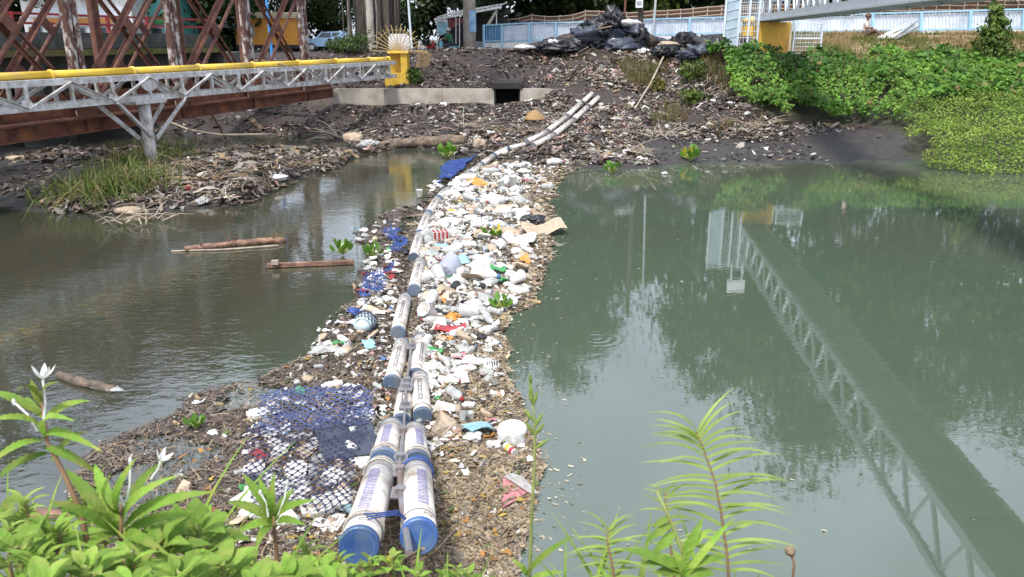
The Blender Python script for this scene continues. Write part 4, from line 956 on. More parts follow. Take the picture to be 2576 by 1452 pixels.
def pfloat(label, A, B, r, near_=False, ang=0, seed=0, group="white pipe floats of the trash boom", txt=True, capm='capdull'):
    A, B = V3(A), V3(B); t = thing("pipe_float", label, "float", (A + B) / 2 - V3((0, 0, r)), group)
    d = (B - A).normalized()
    b = MB(); b.tube([A + d * .03, B - d * .012], r, 28); b.build("pipe", 'pvc', t, True)
    for e, s in ((A, 1), (B, -1)):
        b = MB(); b.tube([e + d * (s * (.045 if s > 0 else .018)), e + d * (s * .006), e], [r * 1.05, r * 1.05, r * .98], 28); c = b.build("end_cap", capm, t, False)
        b = MB(); b.ring(e + d * (s * .002), d, r * .78, r * .035, 24, 4); b.build("cap_rim", capm, c)
    L_ = (B - A).length
    for k in (.14, .83):
        b = MB(); b.tube([A + d * (L_ * k - .008), A + d * (L_ * k + .008)], r * 1.035, 28); b.build("strap", 'strap', t)
    if txt:
        b = MB(); marks(b, A, B, r, ang, .22, .76, .34 if near_ else .26, 26 if near_ else 22, seed, 0 if near_ else 1)
        o = b.build("printed_lettering", 'inkblue' if near_ else 'ink', t)
        b = MB(); oval(b, A, B, r, ang + (.25 if near_ else .1), .10 if near_ else .91, .30, .020); b.build("printed_emblem", 'ink', t)
    return t
H_ = PH
pf = [
 ((903, 1376, .52), (961, 1178, .24), .112, True, "white pipe float with a bright blue cap, left of the beached pair"),
 ((1054, 1352, .50), (1049, 1182, .24), .108, True, "white pipe float with a bright blue cap, right of the beached pair"),
 ((965, 1162, .23), (986, 1078, .14), .102, True, "white pipe float butted behind the left float of the beached pair"),
 ((1048, 1167, .22), (1042, 1088, .13), .099, True, "white pipe float butted behind the right float of the beached pair"),
 ((1010, 1066, .08), (1021, 985, .06), .082, False, "stained white pipe float lying half sunk under the steel bar of the boom"),
 ((1063, 1050, .10), (1056, 950, .09), .083, False, "white pipe float with a dark blue cap beside the pale folded board"),
 ((985, 966, .09), (1011, 866, .08), .083, False, "white pipe float with a dark blue cap facing the brown debris under the net"),
 ((1046, 948, .06), (1058, 855, .05), .080, False, "stained white pipe float lashed with brown rope to its neighbour"),
 ((1000, 839, .10), (1019, 752, .08), .083, False, "white pipe float with black lettering beside the net wrapped bottle"),
 ((1041, 731, .11), (1057, 660, .09), .083, False, "clean white pipe float with a blue cap beside the clear water jug"),
]
for i, (a, b_, r, nr, lab) in enumerate(pf):
    pfloat(lab, H_(*a), H_(*b_), r, nr, capm='cap' if i < 2 else 'capdull', seed=i + 3, ang=[-.1, .35, -.1, .4, 0, -.1, .1, .5, .1, .1][i])
mid_ = [((1040, 650), (1055, 594)), ((1056, 590), (1075, 543)), ((1078, 538), (1100, 503)), ((1102, 500), (1127, 479))]
for i, (a, b_) in enumerate(mid_):
    pfloat("white pipe float in the single row between the blue net and the white plastic trash", H_(*a, .08), H_(*b_, .08), .082, False, .1, 40 + i)
for i, (a, b_) in enumerate([((1144, 459), (1183, 433)), ((1183, 437), (1208, 417)), ((1211, 414), (1240, 394)), ((1242, 392), (1274, 376)), ((1279, 374), (1322, 364))]):
    o_ = .10 if i else .08
    lab = ["white pipe float ending in a blue cap over the flat patch of blue net", "white pipe float with a blue cap overlapping the float on the net patch"][i] if i < 2 else "white pipe float in the slanting row leading to the far shore"
    A_, B_ = (H_(*a, o_), H_(*b_, o_)) if i < 3 else (PG(a[0], a[1], .09), PG(b_[0], b_[1], .09))
    pfloat(lab, A_, B_, .080, False, .2, 50 + i)
far_ = [(1338, 372), (1390, 344), (1440, 306), (1478, 272), (1507, 246)]
for k, (du, dv) in enumerate(((0, 0), (-16, -9))):
    for i in range(4):
        a, b_ = far_[i], far_[i + 1]
        A = PG(a[0] + du + 3, a[1] + dv - 2, .10); B = PG(b_[0] + du - 2, b_[1] + dv + 2, .10)
        A.z += .03; B.z += .03
        pfloat("white pipe float of the double row hauled up the far litter bank", A, B, .088, False, .2, 60 + i + 9 * k, capm='strap')
# steel bars, brackets and lashings between the two rows
def bracket(label, pts, plates, r=.012, ropes=()):
    t = thing("boom_link", label, "link", pts[0], "steel links between the floats")
    b = MB(); b.tube(pts, r, 8); b.build("steel_bar", 'bracket', t)
    for c, w_ in plates:
        b = MB(); b.box(c, (w_, .14, .012)); b.box(c + V3((0, 0, .025)), (w_ * .5, .05, .04)); b.build("clamp_plate", 'bracket', t)
    for (c, ax, R) in ropes:
        b = MB(); b.ring(c, ax, R, .008, 20, 5); b.build("rope", 'rope', t)
def mp_(a, b_, t): return V3(a) + (V3(b_) - V3(a)) * t
p1, p2 = H_(1030, 1392, .62), H_(1008, 1240, .40); p3, p4 = H_(1006, 1165, .30), H_(1016, 1070, .2); p5 = H_(1022, 975, .16); p6 = H_(1037, 850, .14)
bracket("grey galvanised post and bar between the two beached floats", [p1, p2, p3], [(p2, .13), (mp_(p2, p3, .7), .12)], .022)
bracket("steel bar with clamp plates running between the floats behind the beached pair", [p3 + V3((0, 0, .01)), p4], [(mp_(p3, p4, .1), .11), (mp_(p3, p4, .8), .10)], .014)
bracket("steel bar with clamp plates beside the half sunk float", [p4, p5], [(mp_(p4, p5, .5), .10), (p5, .12)], .012)
bracket("rusty steel bar leading to the roped float", [p5, p6], [(mp_(p5, p6, .1), .12), (mp_(p5, p6, .8), .09)], .012)
# loose lashings round the beached floats
for i, (k, tt) in enumerate([(0, .16), (0, .9), (1, .93), (2, .12), (3, .1)]):
    a, b_, r, nr, lab = pf[k]; A, B = H_(*a), H_(*b_); d = (B - A).normalized(); c = A + (B - A) * tt
    b = MB(); b.ring(c, d + V3((.1, 0, .05)), r * 1.08, .007, 22, 5); b.ring(c + d * .03, d - V3((.08, 0, 0)), r * 1.09, .006, 22, 5)
    tag(b.build("lashing", 'rope' if i != 2 else 'netblue'), "grey rope lashing tied round the beached floats" if i != 2 else "blue cord lashing tied round the right beached float", "rope", "rope lashings on the beached floats" if i != 2 else None)
b = MB()
cA = H_(975, 1285, .62)
for k in range(3):
    b.tube([cA + V3((.02 * k - .14, -.03 * k, -.02)), cA + V3((-.05, -.09 - .02 * k, .04)), cA + V3((.06, -.02 * k, .0)), cA + V3((.13, .03, -.10)), cA + V3((.15 + .02 * k, -.06, -.25))], .005, 5)
tag(b.build("cord_bundle", 'netblue'), "tangled dark blue cord hanging between the two beached floats", "cord")

# ================================================================== nets
def net(name, label, corners, nu, nv, m, amp, r, lift, seed, group=None, fine=0, rag=0):
    """knotted diamond net draped on the debris: corners in world (4)"""
    c = [V3(p) for p in corners]
    def at(s, t):
        p = (c[0] * (1 - s) + c[1] * s) * (1 - t) + (c[3] * (1 - s) + c[2] * s) * t
        wv = amp * 1.6 * (float(fbm(p.x * 2.2 + seed, p.y * 2.2, seed, 3)) - .5)
        x = p.x + wv * .8 + fine * (float(vn(p.x * 13, p.y * 13, seed + 5)) - .5); y = p.y + wv + fine * (float(vn(p.x * 13 + 9, p.y * 13, seed + 6)) - .5)
        return V3((x, y, max(.02, float(raft_h(np.array(x), np.array(y)))) + lift + amp * .8 * float(fbm(p.x * 4, p.y * 4, seed + 2, 2))))
    b = MB(); G = {}
    for i in range(nu + 1):
        for j in range(nv + 1):
            if (i + j) % 2 == 0:
                e = min(i / nu, 1 - i / nu, j / nv, 1 - j / nv); p = at(i / nu, j / nv)
                if e < rag * float(fbm(p.x * 3 + seed, p.y * 3, seed + 9, 3)): continue
                G[i, j] = p
    for (i, j), p in G.items():
        for dj in (-1, 1):
            if (i + 1, j + dj) in G:
                q = G[i + 1, j + dj]; mdl = (p + q) / 2 - V3((0, 0, .006)); b.tube([p, mdl, q], r, 3, False)
        if r > .003: b.box(p, (r * 3.2,) * 3)
    return tag(b.build(name, m), label, "net", group)
net("fishing_net", "dark diamond mesh net spread over white foam left of the beached floats", [H_(590, 1100), H_(965, 1070), H_(880, 1340), H_(600, 1345)], 24, 32, 'netdark', .10, .0046, .065, 3, rag=.10)
net("fishing_net", "thin blue net sheet stretched over brown debris and a dark tarp scrap", [H_(640, 985), H_(985, 1000), H_(950, 1105), H_(610, 1140)], 28, 24, 'netpale', .06, .0045, .06, 5, rag=.15)
net("fishing_net", "bunched blue net heaped beside the clean white float", [H_(965, 560), H_(1040, 575), H_(1018, 690), H_(985, 690)], 26, 30, 'netblue', .30, .006, .05, 7, fine=.12, rag=.4)
net("fishing_net", "blue net draped over white foam lumps beside the lettered float", [H_(905, 690), H_(1005, 690), H_(1000, 800), H_(900, 800)], 26, 26, 'netblue', .22, .005, .07, 9, fine=.05, rag=.45)
net("fishing_net", "flat patch of blue net beside the slanting row of floats", [H_(1112, 415), H_(1205, 398), H_(1145, 455), H_(1095, 478)], 34, 44, 'netblue', .12, .010, .03, 11, fine=.05, rag=.22)
net("fishing_net", "scrap of blue net hanging under the floats on the far litter bank", [PG(1490, 262, .02), PG(1515, 262, .02), PG(1505, 300, .02), PG(1470, 300, .02)], 16, 16, 'netblue', .10, .012, .02, 13, fine=.06) if False else None
# dark sheet under the net
b = MB(); P = [[(lambda w_: w_ + V3((0, 0, .075 + .03 * float(vn(i * .6, j * .6, 3)))))(H_(790 + i * 16 + j * 3, 1092 + j * 11 - i * 1.5)) for j in range(9)] for i in range(10)]; b.grid(P, 10, 9)
tag(b.build("tarp_scrap", 'tarp', None, True), "dark blue tarpaulin scrap lying under the net", "tarpaulin")

# ================================================================== trash prototypes (shared meshes)
def hullmesh(name, pts, m):
    bm = bmesh.new()
    for p in pts: bm.verts.new(p)
    bmesh.ops.convex_hull(bm, input=bm.verts)
    bmesh.ops.delete(bm, geom=[v for v in bm.verts if not v.link_faces], context='VERTS')
    bmesh.ops.bevel(bm, geom=list(bm.edges), offset=.04, segments=1, affect='EDGES')
    me = bpy.data.meshes.new(name); bm.to_mesh(me); bm.free(); me.materials.append(M[m]); return me
def bagmesh(seed, m, sub=3, flat=.35):
    b = MB(); bm = bmesh.new(); bmesh.ops.create_icosphere(bm, subdivisions=sub, radius=1)
    P = np.array([v.co[:] for v in bm.verts]); F = [tuple(v.index for v in f.verts) for f in bm.faces]; bm.free()
    s = seed * 7.3
    big_ = fbm(P[:, 0] * 1.3 + s, P[:, 1] * 1.3 + P[:, 2] * .8, seed, 2) - .5
    ridge = np.abs(fbm(P[:, 0] * 3.2 + P[:, 2] * 2.1 + s, P[:, 1] * 3.2 - P[:, 2], seed + 3, 3) - .5)
    ridge2 = np.abs(fbm(P[:, 0] * 7 - P[:, 2] * 4.1 + s, P[:, 1] * 7 + P[:, 2] * 3, seed + 8, 2) - .5)
    r = 1 + .9 * big_ - 1.5 * ridge - (.75 if sub > 3 else .3) * ridge2
    P = P * r[:, None]; P[:, 0] *= 1 + .5 * ((seed * 37 % 10) / 10); P[:, 2] *= np.where(P[:, 2] < 0, .3, .62)
    me = bpy.data.meshes.new("bag"); me.from_pydata(P.tolist(), [], F); me.materials.append(M[m])
    me.polygons.foreach_set("use_smooth", [sub > 2] * len(F)); return me
def lathe(prof, n=14):
    b = MB(); V = []; F = []
    for (x, r) in prof:
        for k in range(n):
            a = 2 * math.pi * k / n; V.append((x, r * math.cos(a), r * math.sin(a)))
    for i in range(len(prof) - 1):
        for k in range(n): F.append((i * n + k, i * n + (k + 1) % n, (i + 1) * n + (k + 1) % n, (i + 1) * n + k))
    F.append(tuple(range(n))[::-1]); F.append(tuple((len(prof) - 1) * n + k for k in range(n)))
    b.add(V, F); return b
def mesh_of(b, m, smooth=True):
    me = bpy.data.meshes.new("part"); me.from_pydata(b.v, [], b.f); me.materials.append(M[m])
    if smooth: me.polygons.foreach_set("use_smooth", [True] * len(me.polygons))
    return me
BAGS = {m: [bagmesh(i + k * 10, m) for i in range(4)] for k, m in enumerate(['film', 'clear', 'beige', 'blackbag'])}
rr = random.Random(5)
FOAM = {m: [hullmesh("chunk", [(rr.choice((-1, 1)) * rr.uniform(.5, 1), rr.choice((-1, 1)) * rr.uniform(.3, .75), rr.choice((-1, 1)) * rr.uniform(.15, .42)) for _ in range(16)], m) for i in range(5)] for m in ('foam', 'beige')}
def sheetmesh(seed, m):
    b = MB(); r_ = random.Random(seed); P = [[(i / 5 * 2 - 1 + .06 * r_.uniform(-1, 1), (j / 4 * 2 - 1) * .6 + .05 * r_.uniform(-1, 1), .35 * (float(vn(i * .8 + seed * 3, j * .8, seed)) - .5) + .12 * math.sin(i * 1.3 + seed)) for j in range(5)] for i in range(6)]
    b.grid([[V3(p) for p in row] for row in P], 6, 5); return mesh_of(b, m)
SHEET = {m: [sheetmesh(i + 3 * k, m) for i in range(3)] for k, m in enumerate(['film', 'clear', 'pink', 'redplastic', 'greenplastic', 'cyan', 'bluep', 'orangep', 'yellowp', 'beige'])}
BOT = {m: mesh_of(lathe([(-1, .30), (-.97, .34), (-.6, .35), (-.55, .33), (-.1, .33), (-.05, .35), (.35, .35), (.65, .2), (.75, .12), (.9, .12)]), m) for m in ('clear', 'film', 'greenplastic')}
BOTCAP = {m: mesh_of(lathe([(.88, .145), (1.0, .145), (1.02, .12)], 12), m) for m in ('bluep', 'redplastic', 'white')}
CUP = mesh_of(lathe([(-.6, .36), (-.58, .38), (.6, .52), (.62, .56), (.66, .56), (.66, .50), (-.5, .34), (-.52, .05)], 16), 'film')
CUPC = mesh_of(lathe([(-.6, .36), (-.58, .38), (.6, .52), (.62, .56), (.66, .56), (.66, .50), (-.5, .34), (-.52, .05)], 16), 'clear')
def put(me, name, label, cat, p, size, rot, group=None):
    o = bpy.data.objects.new(name, me); COL.objects.link(o); o.location = p; o.rotation_euler = rot
    o.scale = size if hasattr(size, '__len__') else (size,) * 3
    return tag(o, label, cat, group)
KINDS = [  # weight, kind, material, name, label, category
 (34, 'bag', 'film', "plastic_bag", "crumpled white plastic bag in the trash held by the boom", "bag"),
 (18, 'bag', 'clear', "plastic_bag", "cloudy clear plastic bag in the trash held by the boom", "bag"),
 (13, 'foam', 'foam', "foam_chunk", "broken white foam chunk in the trash held by the boom", "foam"),
 (6, 'foam', 'beige', "waste_block", "stained tan block of waste in the trash held by the boom", "waste"),
 (6, 'bag', 'beige', "waste_bundle", "stained beige bundle in the trash held by the boom", "bundle"),
 (4, 'bag', 'blackbag', "small_black_bag", "small black plastic bag in the trash held by the boom", "bag"),
 (11, 'sheet', 'film', "plastic_sheet", "curled white plastic sheet in the trash held by the boom", "sheet"),
 (5, 'sheet', 'beige', "carton_piece", "limp brown carton piece in the trash held by the boom", "carton"),
 (17, 'bottle', 'clear', "plastic_bottle", "empty clear plastic bottle in the trash held by the boom", "bottle"),
 (7, 'bottle', 'film', "plastic_bottle", "milky white plastic bottle in the trash held by the boom", "bottle"),
 (5, 'cup', 'film', "plastic_cup", "white plastic cup in the trash held by the boom", "cup"),
 (4, 'cup', 'clear', "plastic_cup", "clear plastic cup in the trash held by the boom", "cup"),
 (1.6, 'sheet', 'pink', "food_sachet", "pink sachet in the trash held by the boom", "sachet"),
 (1.4, 'sheet', 'redplastic', "food_sachet", "red sachet in the trash held by the boom", "sachet"),
 (1.2, 'sheet', 'greenplastic', "food_sachet", "green sachet in the trash held by the boom", "sachet"),
 (1.4, 'sheet', 'cyan', "food_sachet", "pale blue sachet in the trash held by the boom", "sachet"),
 (.8, 'sheet', 'orangep', "food_sachet", "orange sachet in the trash held by the boom", "sachet"),
 (.5, 'sheet', 'yellowp', "food_sachet", "yellow sachet in the trash held by the boom", "sachet"),
]
WT = [k[0] for k in KINDS]
LMK = [(1270, 455, "the white ball"), (1118, 690, "the clear water jug"), (1342, 548, "the big black bag"), (1107, 583, "the striped carton"), (1240, 600, "the hyacinth in the raft"), (1247, 738, "the flat brown board"), (1140, 800, "the orange bag"), (1262, 778, "the long leaved hyacinth"), (1237, 924, "the zebra striped wrapper"), (1115, 1080, "the pale folded board"), (1288, 1085, "the rounded white dome"), (1240, 400, "the slanting row of floats"), (1253, 676, "the bright green wrapper"), (1058, 900, "the roped float"), (1160, 500, "the end of the slanting row"), (1400, 430, "the far end of the raft"), (918, 810, "the netted bottle"), (780, 1200, "the dark diamond net"), (820, 1040, "the thin blue net sheet"), (1000, 620, "the bunched blue net"), (494, 1075, "the small bright hyacinth"), (955, 740, "the foam filled blue net"), (1055, 487, "the upright white cup"), (938, 640, "the hyacinth by the plank")]
LMW = [(PH(a, b_), t_) for a, b_, t_ in LMK]
def place_trash(K, p, s, suffix=None, grp=None):
    lm = min(LMW, key=lambda q: (q[0] - p).length)[1]
    w_, kind, m, nm, lab, cat = K; grp = lab.replace(" in the trash held by the boom", "s in the boom's trash")
    lab = ('' if lab.startswith('small') else 'small ' if s < .085 else 'big ' if s > .15 else '') + lab.replace("in the trash held by the boom", "floating near " + lm)
    yaw = rnd.uniform(0, 6.28); rot = (rnd.uniform(-.3, .3), rnd.uniform(-.3, .3), yaw)
    if kind == 'bag': return put(rnd.choice(BAGS[m]), nm, lab, cat, p, s * .85, rot, grp)
    if kind == 'foam': return put(rnd.choice(FOAM[m]), nm, lab, cat, p + V3((0, 0, s * .2)), s * rnd.uniform(.6, 1), (rnd.uniform(-.5, .5), rnd.uniform(-.5, .5), yaw), grp)
    if kind == 'sheet': return put(rnd.choice(SHEET[m]), nm, lab, cat, p + V3((0, 0, s * .25)), s, rot, grp)
    if kind == 'bottle':
        t = thing(nm, lab, cat, p + V3((0, 0, s * .28)), grp); t.rotation_euler = (0, rnd.uniform(-.15, .15), yaw); t.scale = (s,) * 3
        for me, pn in ((BOT[m], "bottle_body"), (BOTCAP[rnd.choice(list(BOTCAP))], "bottle_cap")):
            o = bpy.data.objects.new(pn, me); COL.objects.link(o); o.parent = t
        return t
    return put(CUP if m == 'film' else CUPC, nm, lab, cat, p + V3((0, 0, s * .4)), s * .8, (0, rnd.uniform(-1.8, 0), yaw), grp)
# right of the boom: dense white trash.  sample in picture space so that density follows the photograph, place on the water
RR_ = [(p.x, p.y) for p in RAFT_R]; ryy = [p[1] for p in RR_][::-1]; rxx = [p[0] for p in RR_][::-1]
occ = []
SPECIAL = [(1270, 455), (1118, 690), (1342, 548), (1107, 583), (1155, 655), (1290, 1075), (1115, 1080), (1245, 737), (1297, 1240)]
def free(p, r):
    for (q, s) in occ:
        if (q.x - p.x) ** 2 + (q.y - p.y) ** 2 < (r + s) ** 2: return False
    return True
for u, v in SPECIAL: occ.append((H_(u, v), .13))
cnt = 0
for tr_ in range(14000):
    v = rnd.uniform(400, 1130); u = rnd.uniform(1040, 1400)
    dens = np.interp(v, [400, 430, 480, 620, 780, 850, 930, 1000, 1130], [.3, .8, 1, 1, .85, .7, .45, .2, .10])
    if rnd.random() > dens: continue
    p = H_(u, v); bx = float(boomx(p.y)); re = float(np.interp(p.y, ryy, rxx))
    f = (p.x - bx - .13) / max(.2, re - bx - .13)
    if f < 0 or f > .93 or rnd.random() > np.interp(f, [0, .5, .7, .93], [1, 1, .5, .18]): continue
    s = min(.27, .088 * math.exp(rnd.gauss(.35, .42))) * (1 if v > 500 else 1.15) * (.68 if v > 850 else 1)
    if rnd.random() < .08: s *= 1.4
    if not free(p, s * .43): continue
    occ.append((p, s * .43)); K = rnd.choices(KINDS, WT)[0]
    p.z = float(raft_h(np.array(p.x), np.array(p.y))) + .015; place_trash(K, p, s); cnt += 1
    if cnt > 420: break
# under and round the nets on the left
NETK = [KINDS[0], KINDS[2], KINDS[2], KINDS[1], KINDS[3], KINDS[10], KINDS[0], KINDS[4], KINDS[6], KINDS[2], KINDS[8]] * 3 + [KINDS[14], KINDS[15], KINDS[13]]
cnt2 = 0
for tr_ in range(4000):
    reg = rnd.choice([(600, 960, 1095, 1335, 1), (600, 960, 1095, 1335, 1), (905, 1000, 690, 800, 1), (640, 960, 930, 1100, .25), (330, 640, 1010, 1250, .05), (880, 1000, 550, 690, .5), (800, 950, 800, 900, .3), (1050, 1110, 440, 560, .5)])
    if rnd.random() > reg[4]: continue
    u, v = rnd.uniform(reg[0], reg[1]), rnd.uniform(reg[2], reg[3]); p = H_(u, v)
    if not bool(raft_in(np.array([p.x]), np.array([p.y]))[0]) or p.x > float(boomx(p.y)) - .16: continue
    s = rnd.uniform(.03, .075) * (1 if v > 900 else 1.5) * (1.5 if reg[2] == 1095 else 1)
    if not free(p, s * .7): continue
    occ.append((p, s * .7)); p.z = float(raft_h(np.array(p.x), np.array(p.y))) + .008
    place_trash(rnd.choice(NETK), p, s, "among brown debris on the net side of the boom"); cnt2 += 1
    if cnt2 > 200: break
# fine white fragments between the big pieces (stuff)
n = 13000
Y = 5.5 + 16 * rng.random(n) ** 1.3; bx = boomx(Y); re = np.interp(Y, ryy, rxx); f = rng.random(n) ** 1.25; X = bx + .1 + f * np.maximum(re - bx - .15, .05)
dn = np.interp(Y, [5.5, 7, 8.5, 10, 12, 20], [.05, .18, .5, .9, 1, 1]); keep = (rng.random(n) < dn * (1.1 - f)) & raft_in(X, Y); X, Y = X[keep], Y[keep]; n = len(X)
LN = .03 + .06 * rng.random(n); WD = LN * rng.uniform(.3, .8, n)
C = pick((.2, .6, 1.2, 2.2, 6, .5, .3, .6, 0), n)
tag(scraps("plastic_fragments", X, Y, raft_h(X, Y) + .02, LN, WD, C, tilt=.8, lift=.02), 'small white plastic fragments filling the gaps in the raft', 'debris', kind='stuff')
n = 4200
X = rng.uniform(-3.6, 0, n); Y = 4.6 + 5.5 * rng.random(n); keep = raft_in(X, Y) & (X < boomx(Y) - .12) & (X > -2.3) & (fbm(X * 2.2, Y * 2.2, 77, 3) > .47); X, Y = X[keep], Y[keep]; n = len(X)
LN = .02 + .06 * rng.random(n); WD = LN * rng.uniform(.3, .8, n); C = pick((0, .5, .6, 1.2, 4, .8, .5, .4, 0), n)
bl = rng.random(n) < .05; C[bl] = (.08, .17, .36)
tag(scraps("net_fragments", X, Y, raft_h(X, Y) + .012, LN, WD, C, tilt=.6, lift=.012), 'small white and blue fragments in the debris under the net', 'debris', kind='stuff')

# ---- single pieces the photograph lets one point at
def one(me, name, label, cat, u, v, s, rot=(0, 0, 0), h=.05): return put(me, name, label, cat, H_(u, v, h), s, rot)
b = MB(); b.blob((0, 0, 0), 1, 3, .03, 3); tag(put(mesh_of(b, 'foam'), "ball", "smooth round white ball among the white plastic trash", "ball", H_(1270, 458, .09), .125, (0, 0, 0)))
b = MB(); b.blob((0, 0, 0), (1, 1, .85), 4, .04, 3); put(mesh_of(b, 'foam'), "buoy", "grey white round buoy resting on the slanting row of floats", "buoy", H_(1268, 382, .26), .11, (0, 0, 0))
jt = thing("water_jug", "big clear ribbed water jug lying beside the clean white float", "jug", H_(1118, 700, .05))
prof = [(0, .03), (.01, .09), (.0, .125), (.03, .14)]
for i in range(5): prof += [(.06 + i * .06, .14), (.075 + i * .06, .132), (.09 + i * .06, .14)]
prof += [(.40, .11), (.44, .04), (.50, .035)]
b = lathe(prof, 28); o = bpy.data.objects.new("jug_body", mesh_of(b, mat('jug_plastic', (.55, .58, .68), .12, .1, 3, trans=.45, bump=.05, alpha=.8))if False else None) if False else None
M['jug'] = mat('jug_plastic', (.56, .58, .68), .15, .1, 3, bump=.03, transl=.3, alpha=.78)
o = bpy.data.objects.new("jug_body", mesh_of(b, 'jug')); COL.objects.link(o); o.parent = jt; o.location = (0, 0, .07); o.rotation_euler = (0, -.25, 1.3)
bb = MB()
for k in range(8): a = k * math.pi / 4; bb.tube([(-.006, .02 * math.cos(a), .02 * math.sin(a)), (-.004, .11 * math.cos(a), .11 * math.sin(a))], .006, 5)
oo = bpy.data.objects.new("base_ribs", mesh_of(bb, 'jug')); COL.objects.link(oo); oo.parent = o
BIGB = [bagmesh(70 + i, 'blackbag', 4) for i in range(3)]
for i, (u, v, s, lab) in enumerate([(1342, 556, .26, "big black rubbish bag at the water's edge of the raft"), (1146, 724, .13, "black bag stuck behind the clear water jug"), (1208, 722, .10, "small knotted black bag beside the brown sheet"), (1192, 482, .12, "black bag lump between the white ball and the floats")]):
    put(BIGB[i % 3], "black_bag", lab, "bag", H_(u, v, .06), (s * 1.05, s * .8, s * 1.0), (0, 0, i * 1.1))
ct = thing("striped_carton", "red and white striped carton wedged against the single row of floats", "carton", H_(1107, 592, .03))
b = MB(); c = H_(1107, 592, .11); ax = (V3((.95, .3, 0)).normalized(), V3((-.3, .95, 0)).normalized(), V3((0, 0, 1))); b.box(c, (.28, .22, .16), ax); b.build("carton_box", 'film', ct)
for i in range(4):
    b = MB(); b.box(c + ax[0] * (-.11 + i * .07) - ax[1] * .112 + V3((0, 0, 0)), (.035, .004, .15), ax); b.box(c + ax[0] * (-.11 + i * .07) + V3((0, 0, .082)), (.035, .2, .004), ax); b.build("red_stripe", 'redplastic', ct)
one(SHEET['cyan'][0], "striped_wrapper", "pale blue striped wrapper above the clear water jug", "wrapper", 1155, 655, .17, (.3, .1, .4), .12)
one(SHEET['greenplastic'][1], "green_wrapper", "bright green wrapper between the jug and the raft edge", "wrapper", 1253, 676, .12, (.2, .1, .3), .10)
one(BAGS['film'][1], "orange_bag", "white bag with orange contents floating below the brown sheet", "bag", 1140, 800, .13, (0, 0, .5), .06).data = bagmesh(91, 'orangep')
one(BAGS['film'][2], "white_bag", "white tied bag lying under the orange one", "bag", 1152, 838, .13, (0, 0, 1.5), .05)
one(BAGS['film'][3], "long_white_bag", "long white bag trailing beside the hyacinth leaves", "bag", 1206, 800, (.16, .07, .09), (0, 0, .3), .05)
b = MB(); P = [[V3((i * .12 - .3, j * .12 - .18 + .03 * math.sin(i), .02 * math.sin(i * 1.7 + j))) for j in range(4)] for i in range(6)]; b.grid(P, 6, 4)
put(mesh_of(b, 'slab'), "brown_sheet", "flat brown board piece at the right side of the raft", "board", H_(1247, 738, .07), .85, (0, .03, -.1))
zt_ = thing("zebra_pack", "black and white striped wrapper at the raft's water edge", "wrapper", H_(1237, 924, .03))
b = MB(); b.blob(H_(1237, 922, .05), (.085, .06, .045), 5, .15, 3); b.build("pack_body", 'film', zt_)
for i in range(5):
    b = MB(); c = H_(1237, 922, .05) + V3((-.045 + i * .024, 0, 0)); b.ring(c, (1, .15, 0), .055 - .006 * abs(i - 2), .006, 14, 4); b.build("black_stripe", 'blackbag', zt_)
one(SHEET['pink'][1], "pink_wrapper", "pink and white wrapper beside the roped float", "wrapper", 1160, 896, .09, (.1, .1, 1), .06)
one(bagmesh(93, 'greenplastic'), "green_lump", "small bright green plastic lump beside the dark capped float", "plastic", 1100, 1003, .04, (0, 0, 0), .04)
fbd = thing("folded_board", "pale folded board leaning beside the dark capped float", "board", H_(1115, 1130, .02))
b = MB(); A_ = [H_(1076, 1128, .05), H_(1150, 1065, .03), H_(1158, 1082, .03), H_(1085, 1138, .04)]; b.poly(A_[::-1], .02, (0, 0, 1)); b.build("lower_flap", 'film', fbd)
b = MB(); A_ = [H_(1084, 1085, .16), H_(1108, 1035, .14), H_(1150, 1062, .05), H_(1112, 1100, .05)]; b.poly(A_[::-1], .02, (0, -.5, 1)); b.build("upper_flap", 'beige', fbd)
b = MB(); b.blob((0, 0, 0), (1, .85, .72), 6, .10, 3, flat=.2); put(mesh_of(b, 'foam'), "white_dome", "big rounded white foam dome at the raft's water edge", "foam", H_(1288, 1085, .05), .135, (0, 0, .4))
one(BAGS['film'][0], "white_shell", "crushed white foam shell left of the rounded white dome", "foam", 1190, 1100, .09, (0, 0, .8), .05)
cn = thing("drink_can", "dented yellow and red can below the rounded white dome", "can", H_(1285, 1135, .02))
b = MB(); A, B = H_(1272, 1122, .05), H_(1296, 1140, .05); b.tube([A, B], .032, 16); b.build("can_body", 'film', cn)
for t, m_ in ((.35, 'yellowp'), (.75, 'redplastic')):
    b = MB(); c = A + (B - A) * t; d = (B - A).normalized(); b.tube([c - d * .018, c + d * .018], .0335, 16); b.build("label_band", m_, cn)
pb = thing("pink_film_bag", "pale blue and pink triangular film bag at the raft's lower water edge", "bag", H_(1297, 1245, .01))
b = MB(); P = [[H_(1263 + (1266 + j * 16 - 1263) * (1 - i / 7), 1280 - (80 - j * 9) * (1 - i / 7), .03 + .02 * math.sin(i * 1.4 + j * 1.9)) for j in range(5)] for i in range(8)]; b.grid(P, 8, 5); b.build("pink_half", 'pink', pb, True)
b = MB(); P = [[H_(1268 + i * 10 + j * 4, 1198 + i * 6.5 - j * (5 - abs(i - 3)) , .065 + .02 * math.sin(i * 1.7 + j)) for j in range(5)] for i in range(8)]; b.grid(P, 8, 5); b.build("blue_half", 'clear', pb, True)
nb = thing("netted_bottle", "pale blue bottle bulging out of the blue net beside the debris", "bottle", H_(918, 830, .02))
b = MB(); b.blob(H_(918, 812, .10), (.14, .17, .12), 5, .06, 3); b.build("bottle_body", mat('pale_blue_plastic', (.50, .60, .64), .4, .1, 4, bump=.1), nb, True)
b = MB(); c = H_(918, 812, .10)
